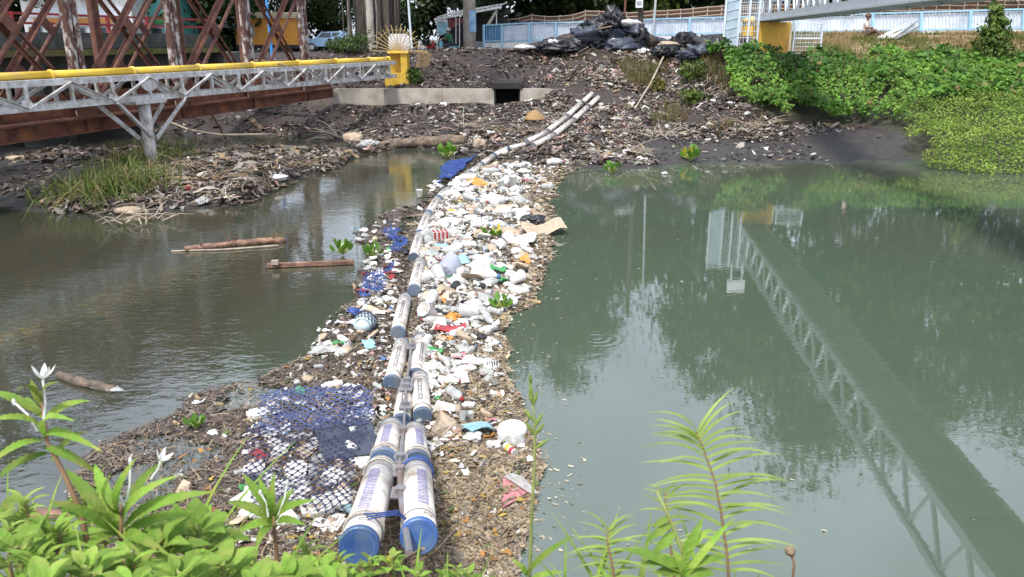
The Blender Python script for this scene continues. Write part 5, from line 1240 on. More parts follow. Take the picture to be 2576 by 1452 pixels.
for k in range(-3, 4): b.ring(c + V3((k * .038, 0, 0)), (1, .25, 0), .128 * math.sqrt(max(.1, 1 - (k / 4) ** 2)) + .012, .0045, 20, 4); b.ring(c + V3((0, k * .046, 0)), (.2, 1, 0), .125 * math.sqrt(max(.1, 1 - (k / 4) ** 2)) + .014, .0045, 20, 4)
b.build("net_cover", 'netdark', nb)
one(bagmesh(95, 'netblue'), "blue_rag", "blue rag sticking out above the netted bottle", "rag", 893, 786, .10, (0, .4, .3), .10)
one(CUP, "paper_cup", "white cup standing upright in debris left of the single row", "cup", 1055, 487, .13, (0, -1.57, 0), .10)
put(bagmesh(96, 'clear'), "grey_film_bag", "grey net covered film bag at the left edge of the debris", "bag", H_(815, 880, .05), (.17, .10, .08), (0, 0, .2))

# white trays and foam sheets bulging under the net
r9 = random.Random(9)
for i, (u, v, sx, sy) in enumerate([(805, 1275, .17, .12), (835, 1205, .15, .10), (745, 1185, .14, .10), (690, 1240, .15, .11), (650, 1040, .10, .12), (835, 968, .13, .06), (770, 1130, .10, .07), (715, 1300, .13, .09), (860, 1255, .12, .09), (640, 1180, .10, .08), (755, 1240, .10, .08), (680, 1090, .11, .07), (910, 1160, .10, .12), (840, 1320, .12, .08), (625, 1260, .09, .07)]):
    bm = bmesh.new(); bmesh.ops.create_cube(bm, size=2); bmesh.ops.bevel(bm, geom=list(bm.edges), offset=.35, segments=2, affect='EDGES')
    me = bpy.data.meshes.new("tray"); bm.to_mesh(me); bm.free(); me.materials.append(M['foam'] if i % 3 else M['film'])
    put(me, "foam_tray", "white foam tray bulging under the " + ("thin blue net sheet" if v < 1060 else "dark diamond net"), "foam", H_(u, v, .045), (sx * .8, sy * .8, .028), (r9.uniform(-.15, .15), r9.uniform(-.15, .15), r9.uniform(0, 3)), "white foam trays under the nets")
# ================================================================== drifting logs, planks, sticks, hyacinths
def logm(name, label, pts, rad, m, cat="log", n=12, seed=0, knots=0):
    t = thing(name, label, cat, pts[0]); q = []; R = []
    pts = [V3(p) for p in pts]; K_ = 14
    for i in range(K_ + 1):
        s = i / K_ * (len(pts) - 1); j = min(int(s), len(pts) - 2); p = pts[j] + (pts[j + 1] - pts[j]) * (s - j)
        q.append(p + V3((0, 0, rad * .3 * (float(vn(i * .6, seed, seed)) - .5)))); R.append(rad * (.8 + .4 * float(vn(i * .7, seed + 3, seed))))
    b = MB(); b.tube(q, R, n); b.build("trunk", m, t, True)
    for k in range(knots):
        i = 2 + (k * 5) % (K_ - 3); b = MB(); b.tube([q[i], q[i] + V3((.05 * (-1) ** k, -.06, .10 + .03 * k))], [R[i] * .4, R[i] * .15], 6); b.build("stub", m, t)
    return t
logm("drift_log", "peeling red brown log drifting in the channel", [H_(465, 628, .03), H_(600, 612, .04), H_(720, 603, .04)], .055, 'plank', knots=4, seed=2)
logm("drift_stick", "thin pale stick floating against the red brown log", [H_(432, 632, .01), H_(560, 628, .02), H_(700, 618, .02)], .016, 'palewood', "stick", 6, 4)
bt = thing("drift_plank", "straight wet plank with a wooden block floating below the red log", "plank", H_(672, 676, 0))
b = MB(); b.bar(H_(672, 668, .04), H_(890, 659, .04), .09, .055); b.build("plank_board", 'plank', bt)
b = MB(); b.box(H_(692, 660, .10), (.10, .07, .06)); b.build("nailed_block", 'palewood', bt)
logm("waterlogged_branch", "dull grey branch with a rag drifting in the near channel", [H_(148, 945, .02), H_(215, 965, .03), H_(285, 980, .02)], .045, 'log', seed=7)
put(BAGS['clear'][1], "floating_rag", "pale torn plastic trailing from the dull drifting branch", "plastic", H_(262, 975, .02), (.18, .07, .04), (0, 0, -.3))
logm("shore_log", "long bleached tree trunk lying along the far waterline", [PG(955, 368, .10), PG(1050, 358, .14), PG(1170, 352, .14)], .15, 'log', seed=9, knots=2)
logm("bent_branch", "long white bent branch reaching over the dark channel", [PG(425, 308, .35), H_(480, 328, .42), H_(560, 340, .35), PG(690, 338, .25)], .035, 'palewood', "branch", 8, 11)
logm("leaning_stick", "broken stick leaning against the silver truss", [H_(568, 350, .05), PY(540, 300, 26.5), PY(498, 232, 24.8)], .03, 'twig', "stick", 7, 13)
logm("leaning_bamboo", "long grey bamboo pole leaning on the litter slope below the heap", [PG(1597, 276, .05), PG(1640, 205, .25), PG(1676, 128, .3)], .035, 'palewood', "pole", 8, 15)
logm("mossy_stump", "short mossy log sticking up behind the island", [PG(660, 330, .0), PG(630, 300, .55)], .10, 'log', seed=17)
logm("pipe_top_stick", "thin forked twig resting across the yellow pipe", [PY0 + PD * 5.3 + V3((-.3, 0, HP + .12)), PY0 + PD * 5.9 + V3((.35, -.2, HP - .1)), PY0 + PD * 6.6 + V3((.5, -.3, HP - .45))], .02, 'twig', "twig", 6, 19)
def twigs(name, label, spots, n, ln, m, seed):
    r_ = random.Random(seed); t = thing(name, label, "branches", spots)
    for i in range(n):
        a = r_.uniform(0, 6.28); d = V3((math.cos(a), math.sin(a) * .6, r_.uniform(-.05, .5))); p = V3(spots) + V3((r_.uniform(-.5, .5), r_.uniform(-.3, .3), .02))
        b = MB(); L_ = ln * r_.uniform(.4, 1); b.tube([p, p + d * L_ * .5 + V3((0, 0, .06)), p + d * L_ + V3((r_.uniform(-.1, .1), 0, -.03))], [.014, .01, .004], 5); b.build("twig", m, t)
twigs("brush_tangle", "tangle of bleached twigs at the waterline right of the raft", PG(1590, 385, .02), 18, 1.2, 'palewood', 3)
twigs("root_tangle", "brown twiggy roots on the island beside the pier", PG(560, 450, .03), 22, 1.0, 'twig', 4)
twigs("twig_clump", "muddy clump of twigs floating in front of the island", H_(345, 560, .02), 20, .7, 'palewood', 5)
twigs("driftwood_tangle", "driftwood tangle on the island's tip beside the white bag", PG(740, 420, .03), 20, 1.1, 'twig', 16)
twigs("driftwood_tangle", "bleached driftwood tangle behind the draped plastic sheet", PG(860, 350, .03), 20, 1.3, 'palewood', 17)
twigs("driftwood_tangle", "brown driftwood tangle between the basket and the double row", PG(1290, 335, .03), 18, 1.2, 'twig', 18)
twigs("driftwood_tangle", "pale driftwood tangle on the shore below the bamboo", PG(1650, 345, .03), 22, 1.4, 'palewood', 19)
twigs("driftwood_tangle", "dark driftwood tangle beside the pier's grass", PG(450, 430, .03), 20, 1.1, 'twig', 20)
twigs("driftwood_tangle", "driftwood tangle along the creepers' foot", PG(1900, 318, .03), 18, 1.2, 'palewood', 21)
twigs("driftwood_tangle", "grey driftwood tangle under the culvert mouth", PG(1180, 320, .03), 16, 1.2, 'palewood', 22)
twigs("twig_heap", "dark twig heap under the silver truss bridge", PG(680, 345, .05), 14, 1.1, 'twig', 6)
def hyacinth(label, p, s, n, seed, yellow=0):
    r_ = random.Random(seed); t = thing("water_hyacinth", label, "plant", p)
    for i in range(n):
        a = i * 2.4 + r_.uniform(-.3, .3); el = r_.uniform(.5, 1.2); d = V3((math.cos(a) * math.cos(el), math.sin(a) * math.cos(el), math.sin(el)))
        L_ = s * r_.uniform(.6, 1); tip = V3(p) + d * L_ * .75
        b = MB(); b.tube([V3(p), V3(p) + d * L_ * .5 + V3((0, 0, .02)), tip], [s * .05, s * .07, s * .03], 6); b.build("stalk", 'stem', t)
        tw_ = r_.uniform(-1, 1); x = V3((d.x, d.y, r_.uniform(.2, 1.4))).normalized(); y = V3((-d.y, d.x, tw_)).normalized(); w_ = s * r_.uniform(.20, .36); b = MB(); P = []
        for k in range(6):
            f = k / 5; ww = w_ * 1.5 * math.sin(math.pi * (f * .84 + .12)) ** .6
            P.append([tip + x * (f * w_ * 1.6) + y * (ww * e * .62) + V3((0, 0, .18 * w_ * abs(e) + .25 * w_ * math.sin(f * 2))) for e in (-1, -.5, 0, .5, 1)])
        b.grid(P, 6, 5); b.build("leaf", 'yleaf' if r_.random() < yellow else 'hyacinth', t, True)
for i, (lab, u, v, s, n_) in enumerate([("water hyacinth with glossy leaves at the end of the floating plank", 862, 640, .26, 9), ("water hyacinth beside the plank and the bunched net", 938, 648, .24, 8), ("water hyacinth with a yellow leaf in the white trash", 1240, 600, .24, 9), ("tall water hyacinth by the bleached trunk", 1125, 398, .45, 14), ("water hyacinth at the far waterline beside the twigs", 1540, 436, .36, 9), ("yellowish water hyacinth on the far mud bank", 1735, 408, .45, 12), ("long leaved water hyacinth below the brown board", 1262, 778, .22, 9), ("small bright water hyacinth in the debris beyond the star flowers", 494, 1080, .13, 7)]):
    p = H_(u, v, .02); p.z = max(.02, Tz(p.x, p.y)) ; hyacinth(lab, p, s * .85, n_ + 5, i + 3, .18 if i in (2, 5) else .04)

# ================================================================== things on the far bank
ty = thing("old_tyre", "old grey tyre lying on the dark litter below the wall", "tyre", PG(1058, 288))
b = MB(); c = PG(1058, 284, .1); b.ring(c, (-.25, -1, .55), .22, .075, 26, 10); b.build("tread", 'rubber', ty, True)
b = MB(); b.ring(c, (-.25, -1, .55), .165, .02, 26, 6); b.build("bead_rim", 'rubber', ty)
bk = thing("broken_basket", "broken brown wicker basket half buried below the culvert", "basket", PG(1345, 305))
b = MB(); c = PG(1345, 300, .05)
P = [[c + V3((.36 * math.cos(a) * r_, .28 * math.sin(a) * r_, .30 * (1 - r_ ** 2) * 1.0)) for r_ in (.05, .4, .7, .9, 1)] for a in [k * math.pi / 10 for k in range(21)]]; b.grid(P, 21, 5); b.build("basket_bowl", 'wicker', bk, True)
b = MB(); b.ring(c, (0, 0, 1), .34, .03, 22, 6); b.build("basket_rim", 'wicker', bk)
DR = [bagmesh(80 + i, 'clear', 4) for i in range(2)]
for (u, v, sx, sy, sz_, mm, lab) in [(930, 366, .62, .30, .42, 0, "grey white plastic sheet draped over the end of the bleached trunk"), (890, 352, .40, .30, .5, 2, "muddy beige rag bundle beside the draped plastic sheet"), (1205, 366, .22, .2, .45, 2, "pale rag hanging at the waterline by the hyacinth"), (510, 506, .40, .22, .20, 0, "grey plastic sheet half sunk at the island's edge"), (478, 474, .24, .16, .10, 3, "bright red plastic scrap on the island's near edge"), (545, 455, .2, .12, .08, 3, "small red scrap beside the pier grass"), (690, 450, .32, .2, .16, 1, "white bag at the tip of the island"), (325, 535, .28, .24, .2, 2, "muddy cloth bundle in front of the island grass"), (1590, 297, .22, .16, .12, 1, "white bag at the foot of the leaning bamboo"), (1550, 300, .2, .12, .1, 1, "pale flattened bag left of the leaning bamboo"), (700, 455, .2, .1, .1, 1, "white torn scrap trailing into the channel"), (40, 398, .25, .2, .15, 2, "dark muddy bundle on the shaded end of the island"), (1672, 437, .1, .1, .1, 1, "round white scrap floating off the far shore"), (1836, 262, .12, .1, .1, 1, "pale bag in the dry stalks under the creepers")]:
    p = PG(u, v, .02); me = DR[0] if mm == 0 else BAGS['film'][1] if mm == 1 else BAGS['beige'][2] if mm == 2 else bagmesh(97, 'redplastic')
    put(me, "rag" if mm == 2 else "plastic_scrap", lab, "rag" if mm == 2 else "plastic", p, (sx * .8, sy * .8, sz_ * .8), (0, 0, u * .01))
# triangular board above the culvert
b = MB(); c = PY(1303, 184, 34.2); b.poly([c + V3((-.24, 0, .18)), c + V3((.26, 0, .18)), c + V3((0, -.1, -.24))], .04, (0, 1, .2)); tag(b.build("triangular_board", 'palewood'), "pale triangular board stuck in the slope above the culvert", "board")
# black heap on the crest
HEAP = [(1480, 92, .55, .5, .55, 'tarp', "dark tarp lump at the left of the heap on the crest"), (1545, 85, .95, .6, .75, 'tarp', "big crumpled dark tarpaulin forming the middle of the crest heap"), (1538, 48, .66, .5, .72, 'blackbag', "black crumpled sheet crowning the crest heap"), (1590, 92, .6, .45, .55, 'blackbag', "black shiny bag on the right slope of the crest heap"), (1385, 113, .55, .42, .38, 'blackbag', "single black bag at the left foot of the crest heap"), (1640, 105, .42, .35, .32, 'tarp', "dark bag right of the crest heap"), (1675, 133, .62, .4, .36, 'blackbag', "black bag at the top end of the leaning bamboo"), (1720, 112, .50, .4, .55, 'blackbag', "tall black bag between the bamboo and the gate"), (1795, 128, .58, .45, .5, 'blackbag', "full black bag nearest the white gate cage"), (1755, 140, .50, .4, .42, 'tarp', "slumped dark bag below the bags by the gate"), (1505, 110, .5, .4, .42, 'blackbag', "wrinkled black bag at the foot of the crest heap"), (1515, 78, .62, .45, .55, 'blackbag', "torn black sheet under the crowning one"), (1565, 70, .6, .45, .62, 'tarp', "dark blue folded tarp right of the crowning sheet"), (1450, 108, .5, .4, .4, 'blackbag', "half filled black bag beside the red brown carton"), (1575, 112, .55, .4, .4, 'tarp', "dark crumpled tarp behind the pale bag"), (1610, 84, .45, .35, .45, 'blackbag', "black bag behind the orange cloth"), (1425, 118, .42, .3, .28, 'blackbag', "small black bag beside the single black bag"), (1500, 60, .4, .35, .4, 'blackbag', "black flap hanging left of the crowning sheet")]
for i, (u, v, sx, sy, sz_, mm, lab) in enumerate(HEAP):
    Yh = 35.6 - (.5 if v > 100 else 0) - (.4 if u > 1660 else 0); p = PY(u, v, Yh)
    if v < 60: p.z -= .05
    if u > 1630: p = PG(u, v + 10, .0) + V3((0, 0, sz_ * .42 + .1))
    put(bagmesh(110 + i, mm, 4), "black_bag" if mm == 'blackbag' else "dark_tarp", lab, "bag" if mm == 'blackbag' else "tarpaulin", p + V3((0, 0, -.12)), (sx * 1.6, sy * 1.4, sz_ * 1.75), (0, 0, .7 * i))
b = MB(); c = PY(1530, 118, 36.0); b.blob(c, (2.3, .8, .80), 8, .3, 4, freq=2.2); cc_ = b.build("waste_heap", 'ground')
a_ = cc_.data.attributes.new("Col", 'FLOAT_COLOR', 'POINT'); a_.data.foreach_set("color", np.tile(np.array((.06, .045, .036, 1), np.float32), len(cc_.data.vertices)))
tag(cc_, "brown soil and waste heap under the black tarpaulins on the crest", "heap")
for i, (u, v, s, m_, lab) in enumerate([(1585, 60, (.36, .2, .25), 'film', "white sack sagging on the right of the crest heap"), (1522, 62, (.3, .2, .14), 'foam', "white block on top of the crest heap"), (1535, 100, (.35, .2, .16), 'film', "white cloth scrap on the front of the crest heap"), (1460, 116, (.42, .3, .26), 'slab', "red brown carton at the left of the crest heap"), (1607, 100, (.16, .12, .22), 'orangep', "rusty orange cloth behind the dark bag"), (1615, 128, (.42, .28, .2), 'film', "pale bag at the front of the crest heap"), (1690, 112, (.5, .3, .2), 'beige', "cream sack between the dark bags"), (1770, 105, (.5, .3, .22), 'beige', "cream sack behind the bags by the gate"), (1570, 132, (.5, .25, .14), 'slab', "flat grey brown slab in front of the crest heap"), (1320, 120, (.3, .2, .16), 'film', "white sack against the white plinth"), (1400, 108, (.4, .3, .3), 'film', "white sack behind the single black bag")]):
    p = PY(u, v, 35.0); put(bagmesh(140 + i, m_, 3), "waste_sack", lab, "sack", p, tuple(k_ * 1.25 for k_ in s), (0, 0, i))
for i, (a, b_, lab) in enumerate([((1490, 75), (1540, 66), "brown board lying across the crest heap"), ((1500, 68), (1450, 90), "dark plank sloping off the crest heap"), ((1760, 115), (1800, 150), "grey stick leaning on the bags by the gate"), ((1440, 140), (1480, 118), "pale stick lying below the crest heap")]):
    bb = MB(); bb.bar(PY(*a, 34.7), PY(*b_, 34.5), .16 if i < 2 else .05, .05); tag(bb.build("loose_board", 'slab' if i < 2 else 'palewood'), lab, "board")

# ================================================================== leaves
def leafquads(P, N, size, asp=.55, fold=.25):
    """kite shaped leaves at P with facing N; returns V,F"""
    n = len(P); N = N / (np.linalg.norm(N, axis=1)[:, None] + 1e-9)
    r = rng.normal(0, 1, (n, 3)); a = np.cross(N, r); a /= np.linalg.norm(a, axis=1)[:, None] + 1e-9; b = np.cross(N, a)
    s = size[:, None]
    V = np.stack([P - a * s * .5, P + b * s * asp * .5 + N * s * fold * .3, P + a * s * .5 - N * s * .15, P - b * s * asp * .5 + N * s * fold * .3], 1)
    F = np.arange(n * 4).reshape(n, 4)
    return V.reshape(-1, 3), F
def leafobj(name, P, N, size, C, m, parent=None, asp=.55):
    V, F = leafquads(P, N, size, asp); return npmesh(name, V, F, m, np.repeat(C, 4, 0), parent)
G_DARK = np.array((.030, .062, .016)); G_MID = np.array((.055, .105, .020)); G_LITE = np.array((.10, .165, .03))
def crown(name, parent, c, rad, n, size, col, seed, clumps=60, sig=.16, hollow=.45, m='leaf', skirt=0):
    r_ = np.random.default_rng(seed); rad = np.array(rad, float)
    d = r_.normal(0, 1, (clumps, 3)); d /= np.linalg.norm(d, axis=1)[:, None]
    rr_ = hollow + (1 - hollow) * r_.random(clumps) ** .6
    ctr = np.array(c) + d * rad * rr_[:, None] * r_.uniform(.8, 1.15, (clumps, 1))
    k = r_.integers(0, clumps, n); sg = sig * rad.mean() * r_.uniform(.6, 1.5, clumps)
    off = r_.normal(0, 1, (n, 3)) * sg[k][:, None] * np.array((1, 1, .65)); P = ctr[k] + off
    N = off / (sg[k][:, None] + 1e-6) + d[k] * .6 + np.array((0, 0, .8)) + r_.normal(0, .7, (n, 3))
    cc = col * r_.uniform(.65, 1.35, (clumps, 1))[k] * r_.uniform(.75, 1.25, (n, 1)); cc[:, 0] *= r_.uniform(.85, 1.25, n)
    return leafobj(name, P, N, size * r_.uniform(.6, 1.3, n), cc, m, parent, .6)
def tree(name, label, x, y, h, r, n, size, col, seed, bark='bark', low=.30, tr=.28, group="trees behind the fence", crown_n=70):
    z = Tz(x, y); t = thing(name, label, "tree", (x, y, z - .1), group); r_ = random.Random(seed)
    b = MB(); pts = [V3((x + .25 * math.sin(k * 1.3 + seed) * k / 4, y + .2 * math.cos(k * 1.7 + seed) * k / 4, z - .3 + h * .62 * k / 5)) for k in range(6)]
    b.tube(pts, [tr * (1.25 - .16 * k) for k in range(6)], 10); b.build("trunk", bark, t, True)
    for k in range(6):
        a = k * 2.4 + seed; s = pts[2 + k % 4]; e = s + V3((math.cos(a) * r * .7, math.sin(a) * r * .7, h * .18 + r_.uniform(0, 1)))
        b = MB(); b.tube([s, (s + e) / 2 + V3((0, 0, .4)), e], [tr * .45, tr * .3, tr * .1], 7); b.build("limb", bark, t, True)
    zc = z + h * (1 + low) / 2; crown("crown", t, (x, y, zc), (r, r * .9, h * (1 - low) / 2), n, size, col, seed, crown_n)
TREES = [(-34, 54, 16, 5.5, "broad dark tree at the end of the row beyond the white shop"), (-27, 52, 17, 5.2, "tall dark tree rising behind the white shop"), (-20.5, 55, 15, 4.6, "rounded tree standing behind the teal house"),
 (-1.2, 53, 17, 5.0, "dense dark tree behind the kiosk awning"), (4.0, 56, 20.0, 4.2, "dark tree behind the crest heap and sagging fence"), (9.2, 60, 11.0, 3.2, "bright leaved tree behind the timber pole"), (14.6, 55, 18.0, 4.0, "dark tree behind the gate cage"),
 (21, 51, 22.5, 5.4, "very tall tree beyond the footbridge truss"), (28, 52, 22, 5.6, "tall spreading tree behind the right end of the blue fence"), (36, 50, 20, 6, "big outermost tree behind the blue fence"), (44, 52, 19, 7, "wide tree far along the blue fence")]
for i, (x, y, h, r, lab) in enumerate(TREES):
    tree("street_tree", lab, x, y, h, r, int(15000 * max(1, h / 19)), .48, [G_DARK, G_MID * .7, G_DARK * 1.3][i % 3] if i != 5 else G_LITE * .8, 20 + i, low=.10, crown_n=95 if h < 20 else 150)
for i, (x, y, h, r, c_, lab) in enumerate([(-18.5, 67, 6.2, 2.6, G_MID, "small drooping green tree behind the blue pole"), (-14.5, 68, 6.2, 2.6, G_LITE * .8, "small pale green tree behind the blue car"), (-22.5, 65, 6, 2.8, G_MID, "small tree behind the grey shed"), (-10.5, 66, 7, 2.8, G_MID * .8, "small leafy tree beside the banyan")]):
    tree("small_tree", lab, x, y, h, r, 4200, .24, c_, 60 + i, low=.12, tr=.12, group="small trees by the road", crown_n=50)
for i, (x, y, h, r, lab) in enumerate([(-15.5, 60, 21.5, 5.6, "tall clear stemmed tree whose crown arches over the road gap"), (-23.5, 62, 21, 5.5, "tall clear stemmed tree behind the road bridge")]):
    tree("street_tree", lab, x, y, h, r, 13000, .5, G_MID * .8, 45 + i, low=.55, crown_n=80)
# shrubs that close the view under the crowns
for i, (x, y, w_, h, c_, lab) in enumerate([(-30, 57, 7, 6, G_DARK, "dark hedge behind the road bridge"), (-22, 58, 6, 6.5, G_DARK, "dark shrub mass behind the shop"), (-18, 70, 6, 6.5, G_DARK * 1.3, "shrub mass behind the orange stall"), (-6.5, 61, 4.5, 7.5, G_DARK * .9, "dark shrub mass left of the kiosk"), (1.5, 58, 4.5, 7, G_DARK * .9, "dark shrub mass right of the kiosk"), (8, 60, 4.5, 6.5, G_MID, "mid green shrub mass behind the heap"), (15, 60, 5, 6.5, G_DARK, "dark shrub mass behind the gate"), (23, 56, 6, 7, G_DARK, "dark shrub mass behind the fence's middle"), (33, 56, 7, 7, G_DARK, "dark shrub mass behind the fence's far part"), (45, 57, 8, 7, G_DARK, "dark shrub mass at the fence's end")]):
    z = Tz(x, y); t = thing("roadside_shrub", lab, "shrub", (x, y, z - .1), "shrubs under the trees")
    crown("foliage", t, (x, y, z + h * .42), (w_, 1.8, h * .55), 5200, .42, c_, 90 + i, 70, .14, .2)
    for k in range(5):
        b = MB(); xx = x - w_ * .6 + k * w_ * .3; b.tube([(xx, y, z - .2), (xx + .3, y, z + h * .6)], [.12, .05], 6); b.build("stem", 'bark', t)
# banyan with hanging roots
bx, by = PY(945, 60, 41).x, 41.0; bz = Tz(bx, by)
bt_ = thing("banyan_tree", "old dark banyan with many hanging roots at the end of the pipe truss", "tree", (bx, by, bz - .1))
for i in range(5):
    b = MB(); o = V3((bx + [-.75, -.3, .15, .55, .9][i], by + [.2, -.15, .1, 0, .3][i], bz - .3)); b.tube([o, o + V3((.08 * math.sin(i * 3), 0, 2.2)), o + V3((.25 * (i - 2) * .5, .1, 6)), o + V3((.9 * (i - 2), .3, 11))], [.36 + .06 * (i % 2), .30, .26, .14], 9); b.build("trunk", 'bark', bt_, True)
for i in range(11):
    x = bx - 1.5 + i * .27 + .12 * math.sin(i * 5); b = MB(); b.tube([(x, by - .45 + .2 * math.sin(i * 2.1), bz - .2), (x + .16 * math.sin(i * 2.3), by - .4, bz + 2.2), (x + .12 * math.sin(i * 1.7), by - .2, bz + 7)], [.035 + .03 * (i % 3), .03 + .02 * (i % 3), .02], 6); b.build("aerial_root", 'palebark' if i % 5 == 1 else 'bark', bt_)
crown("crown", bt_, (bx + 2.8, by + 2, bz + 11), (4.8, 4.0, 6), 12000, .34, G_DARK, 130, 110)
# weeds on the slope
def weed(label, u, v, w_, h, n, col, seed, size=.12):
    p = PG(u, v); t = thing("weed_shrub", label, "shrub", p, None)
    crown("foliage", t, p + V3((0, 0, h * .45)), (w_, w_ * .7, h * .5), n, size, col, seed, 26, .25, .2, 'creeper')
    for k in range(4):
        b = MB(); b.tube([p + V3((.05 * k - .1, 0, -.1)), p + V3((.15 * k - .25, 0, h * .7))], [.02, .008], 5); b.build("stem", 'stem', t)
weed("leafy weed below the dark bags by the gate", 1742, 205, .55, .85, 700, G_LITE, 201)
weed("leafy weed on the wall ledge right of the bamboo", 1738, 262, .50, .6, 500, G_LITE * .9, 202)
weed("sparse yellow weed beside the bamboo pole", 1655, 232, .35, .5, 260, np.array((.16, .15, .03)), 203)
weed("dark green weed against the yellow pillar's foot", 1042, 212, .32, .7, 420, G_MID, 204)
weed("green bush behind the guard fan's rods", 890, 130, 1.0, .8, 900, G_MID, 205)
weed("weed growing in front of the banyan roots", 850, 132, .6, .7, 500, G_LITE * .7, 206)
weed("weed on the plinth slab under the gate", 1850, 142, .3, .4, 260, G_LITE, 207)
# creepers over the right bank (stuff)
def cover(name, label, poly, box, n, size, lump, lf, c0, c1, seed, avoid=None, asp=.7, gap=.27):
    X = rng.uniform(box[0], box[1], n); Y = rng.uniform(box[2], box[3], n)
    jx = X + (fbm(X * 1.1, Y * 1.1, seed, 3) - .5) * 1.6; jy = Y + (fbm(X * 1.1 + 4, Y * 1.1, seed + 1, 3) - .5) * 1.6
    k = inpoly(jx, jy, poly) & (fbm(X * 1.6, Y * 1.6, seed + 11, 3) + rng.normal(0, .05, n) > gap)
    if avoid is not None: k &= ~inpoly(jx, jy, avoid)
    X, Y = X[k], Y[k]; n = len(X)
    L1 = fbm(X * lf, Y * lf, seed + 2, 4); bil = 1 - np.abs(L1 - .5) * 2
    e = 1 - np.abs(fbm(X * lf * 2.3 + 3, Y * lf * 2.3, seed + 7, 3) - .5) * 2
    Z = T(X, Y) + lump * (.25 + .9 * L1 + .35 * e) - lump * .35 * rng.random(n) ** 1.5
    eps = .15
    def hh(x, y): return T(x, y) + lump * (.25 + .9 * fbm(x * lf, y * lf, seed + 2, 4))
    gxn = -(hh(X + eps, Y) - hh(X - eps, Y)) / (2 * eps); gyn = -(hh(X, Y + eps) - hh(X, Y - eps)) / (2 * eps)
    N = np.stack([gxn, gyn, np.ones(n)], 1) + rng.normal(0, .55, (n, 3))
    mixf = np.clip(fbm(X * .7, Y * .7, seed + 5, 3) * 1.6 - .3 + rng.normal(0, .18, n), 0, 1)[:, None]
    C = (c0 * (1 - mixf) + c1 * mixf) * rng.uniform(.55, 1.4, (n, 1)) * (.55 + .9 * fbm(X * 2.1, Y * 2.1, seed + 13, 3))[:, None]
    dead = rng.random(n) < .03; C[dead] = (.26, .20, .08)
    o = leafobj(name, np.stack([X, Y, Z], 1), N, size * rng.uniform(.6, 1.35, n), C, 'creeper', None, asp); return tag(o, label, "creeper", kind='stuff')
cover("creeper_cover", "dense mid green creepers blanketing the right bank", VEG, (6, 34, 19, 35), 150000, .13, .62, .85, np.array((.10, .23, .035)), np.array((.23, .40, .065)), 301, BUSH)
cover("waterside_bush", "pale yellow green low bush spreading down to the water's edge", BUSH, (10, 30, 17.5, 27), 120000, .085, .62, .55, np.array((.15, .26, .042)), np.array((.29, .40, .075)), 311, None, .5)
cover("broad_creeper", "large leaved darker vines mixed through the bank creepers", VEG, (6, 34, 24, 33), 26000, .22, .70, .85, np.array((.06, .15, .03)), np.array((.13, .27, .04)), 301, BUSH, .8, .52)
vb = PY(2490, 140, 31.2); vt = thing("vine_shrub", "tall column of vine leaves standing above the creepers", "shrub", vb - V3((0, 0, .6)))
for k, (dz, w_) in enumerate([(-.15, 1.25), (.2, .95), (.55, .70), (.9, .5), (1.2, .34), (1.45, .2)]):
    crown("foliage", vt, vb + V3((.05 * math.sin(k * 2), 0, dz)), (w_, w_ * .8, .34), 620, .16, G_LITE * (.8 + .1 * k), 400 + k, 18, .3, .2, 'creeper')
b = MB(); b.tube([vb - V3((0, 0, .8)), vb + V3((0, 0, 1.5))], [.05, .02], 6); b.build("stem", 'brownstem', vt)
# grass blades
def blades(name, label, X, Y, Z, H, wd, C, lean=.5, m='creeper', parent=None):
    n = len(X); a = rng.uniform(0, 2 * np.pi, n); d = np.stack([np.cos(a), np.sin(a), np.zeros(n)], 1); s = np.stack([-np.sin(a), np.cos(a), np.zeros(n)], 1)
    ln = (np.abs(rng.normal(0, lean, n)) * H)[:, None]; P0 = np.stack([X, Y, Z], 1); up = np.array((0, 0, 1.0)); h = H[:, None]; w_ = wd[:, None]
    P1 = P0 + up * h * .55 + d * ln * .42; P2 = P0 + up * h * (1 - .45 * (ln / h) ** 1.5).clip(.05, 1) + d * ln
    V = np.stack([P0 - s * w_, P0 + s * w_, P1 - s * w_ * .8, P1 + s * w_ * .8, P2 - s * w_ * .1, P2 + s * w_ * .1], 1).reshape(-1, 3)
    k = np.arange(n)[:, None] * 6; F = np.concatenate([k + np.array([0, 1, 3, 2]), k + np.array([2, 3, 5, 4])])
    return tag(npmesh(name, V, F, m, np.repeat(C, 6, 0), parent), label, "grass", kind='stuff')
n = 34000; X = rng.uniform(11.2, 34, n); Y = rng.uniform(31.2, 38.5, n); k = fbm(X * .8, Y * .8, 71, 3) > .34; X, Y = X[k], Y[k]; n = len(X)
mixf = (fbm(X * .6, Y * .6, 73, 3) > .52)[:, None]; C = np.where(mixf, np.array((.17, .19, .05)), np.array((.38, .28, .14))) * rng.uniform(.6, 1.3, (n, 1))
blades("dry_grass", "mown straw coloured grass on the bank in front of the fence", X, Y, T(X, Y) - .02, .10 + .22 * rng.random(n), np.full(n, .014), C, .9)
n = 9000; X = np.concatenate([rng.uniform(3.5, 8.6, n)]); Y = rng.uniform(26.5, 33.5, n); k = (fbm(X * .9, Y * .9, 75, 3) > .50) & (X > 4.2 + (33 - Y) * .1); X, Y = X[k], Y[k]; n = len(X)
C = np.array((.26, .19, .10)) * rng.uniform(.4, 1.3, (n, 1)); gsel = rng.random(n) < .3; C[gsel] = np.array((.11, .15, .03))
blades("dead_stalks", "dry brown stalks between the litter slope and the creepers", X, Y, T(X, Y) - .02, .15 + .4 * rng.random(n), np.full(n, .010), C, .9)
gc = [PG(290, 455), PG(240, 490), PG(330, 425), PG(405, 405), PG(200, 500), PG(345, 470)]
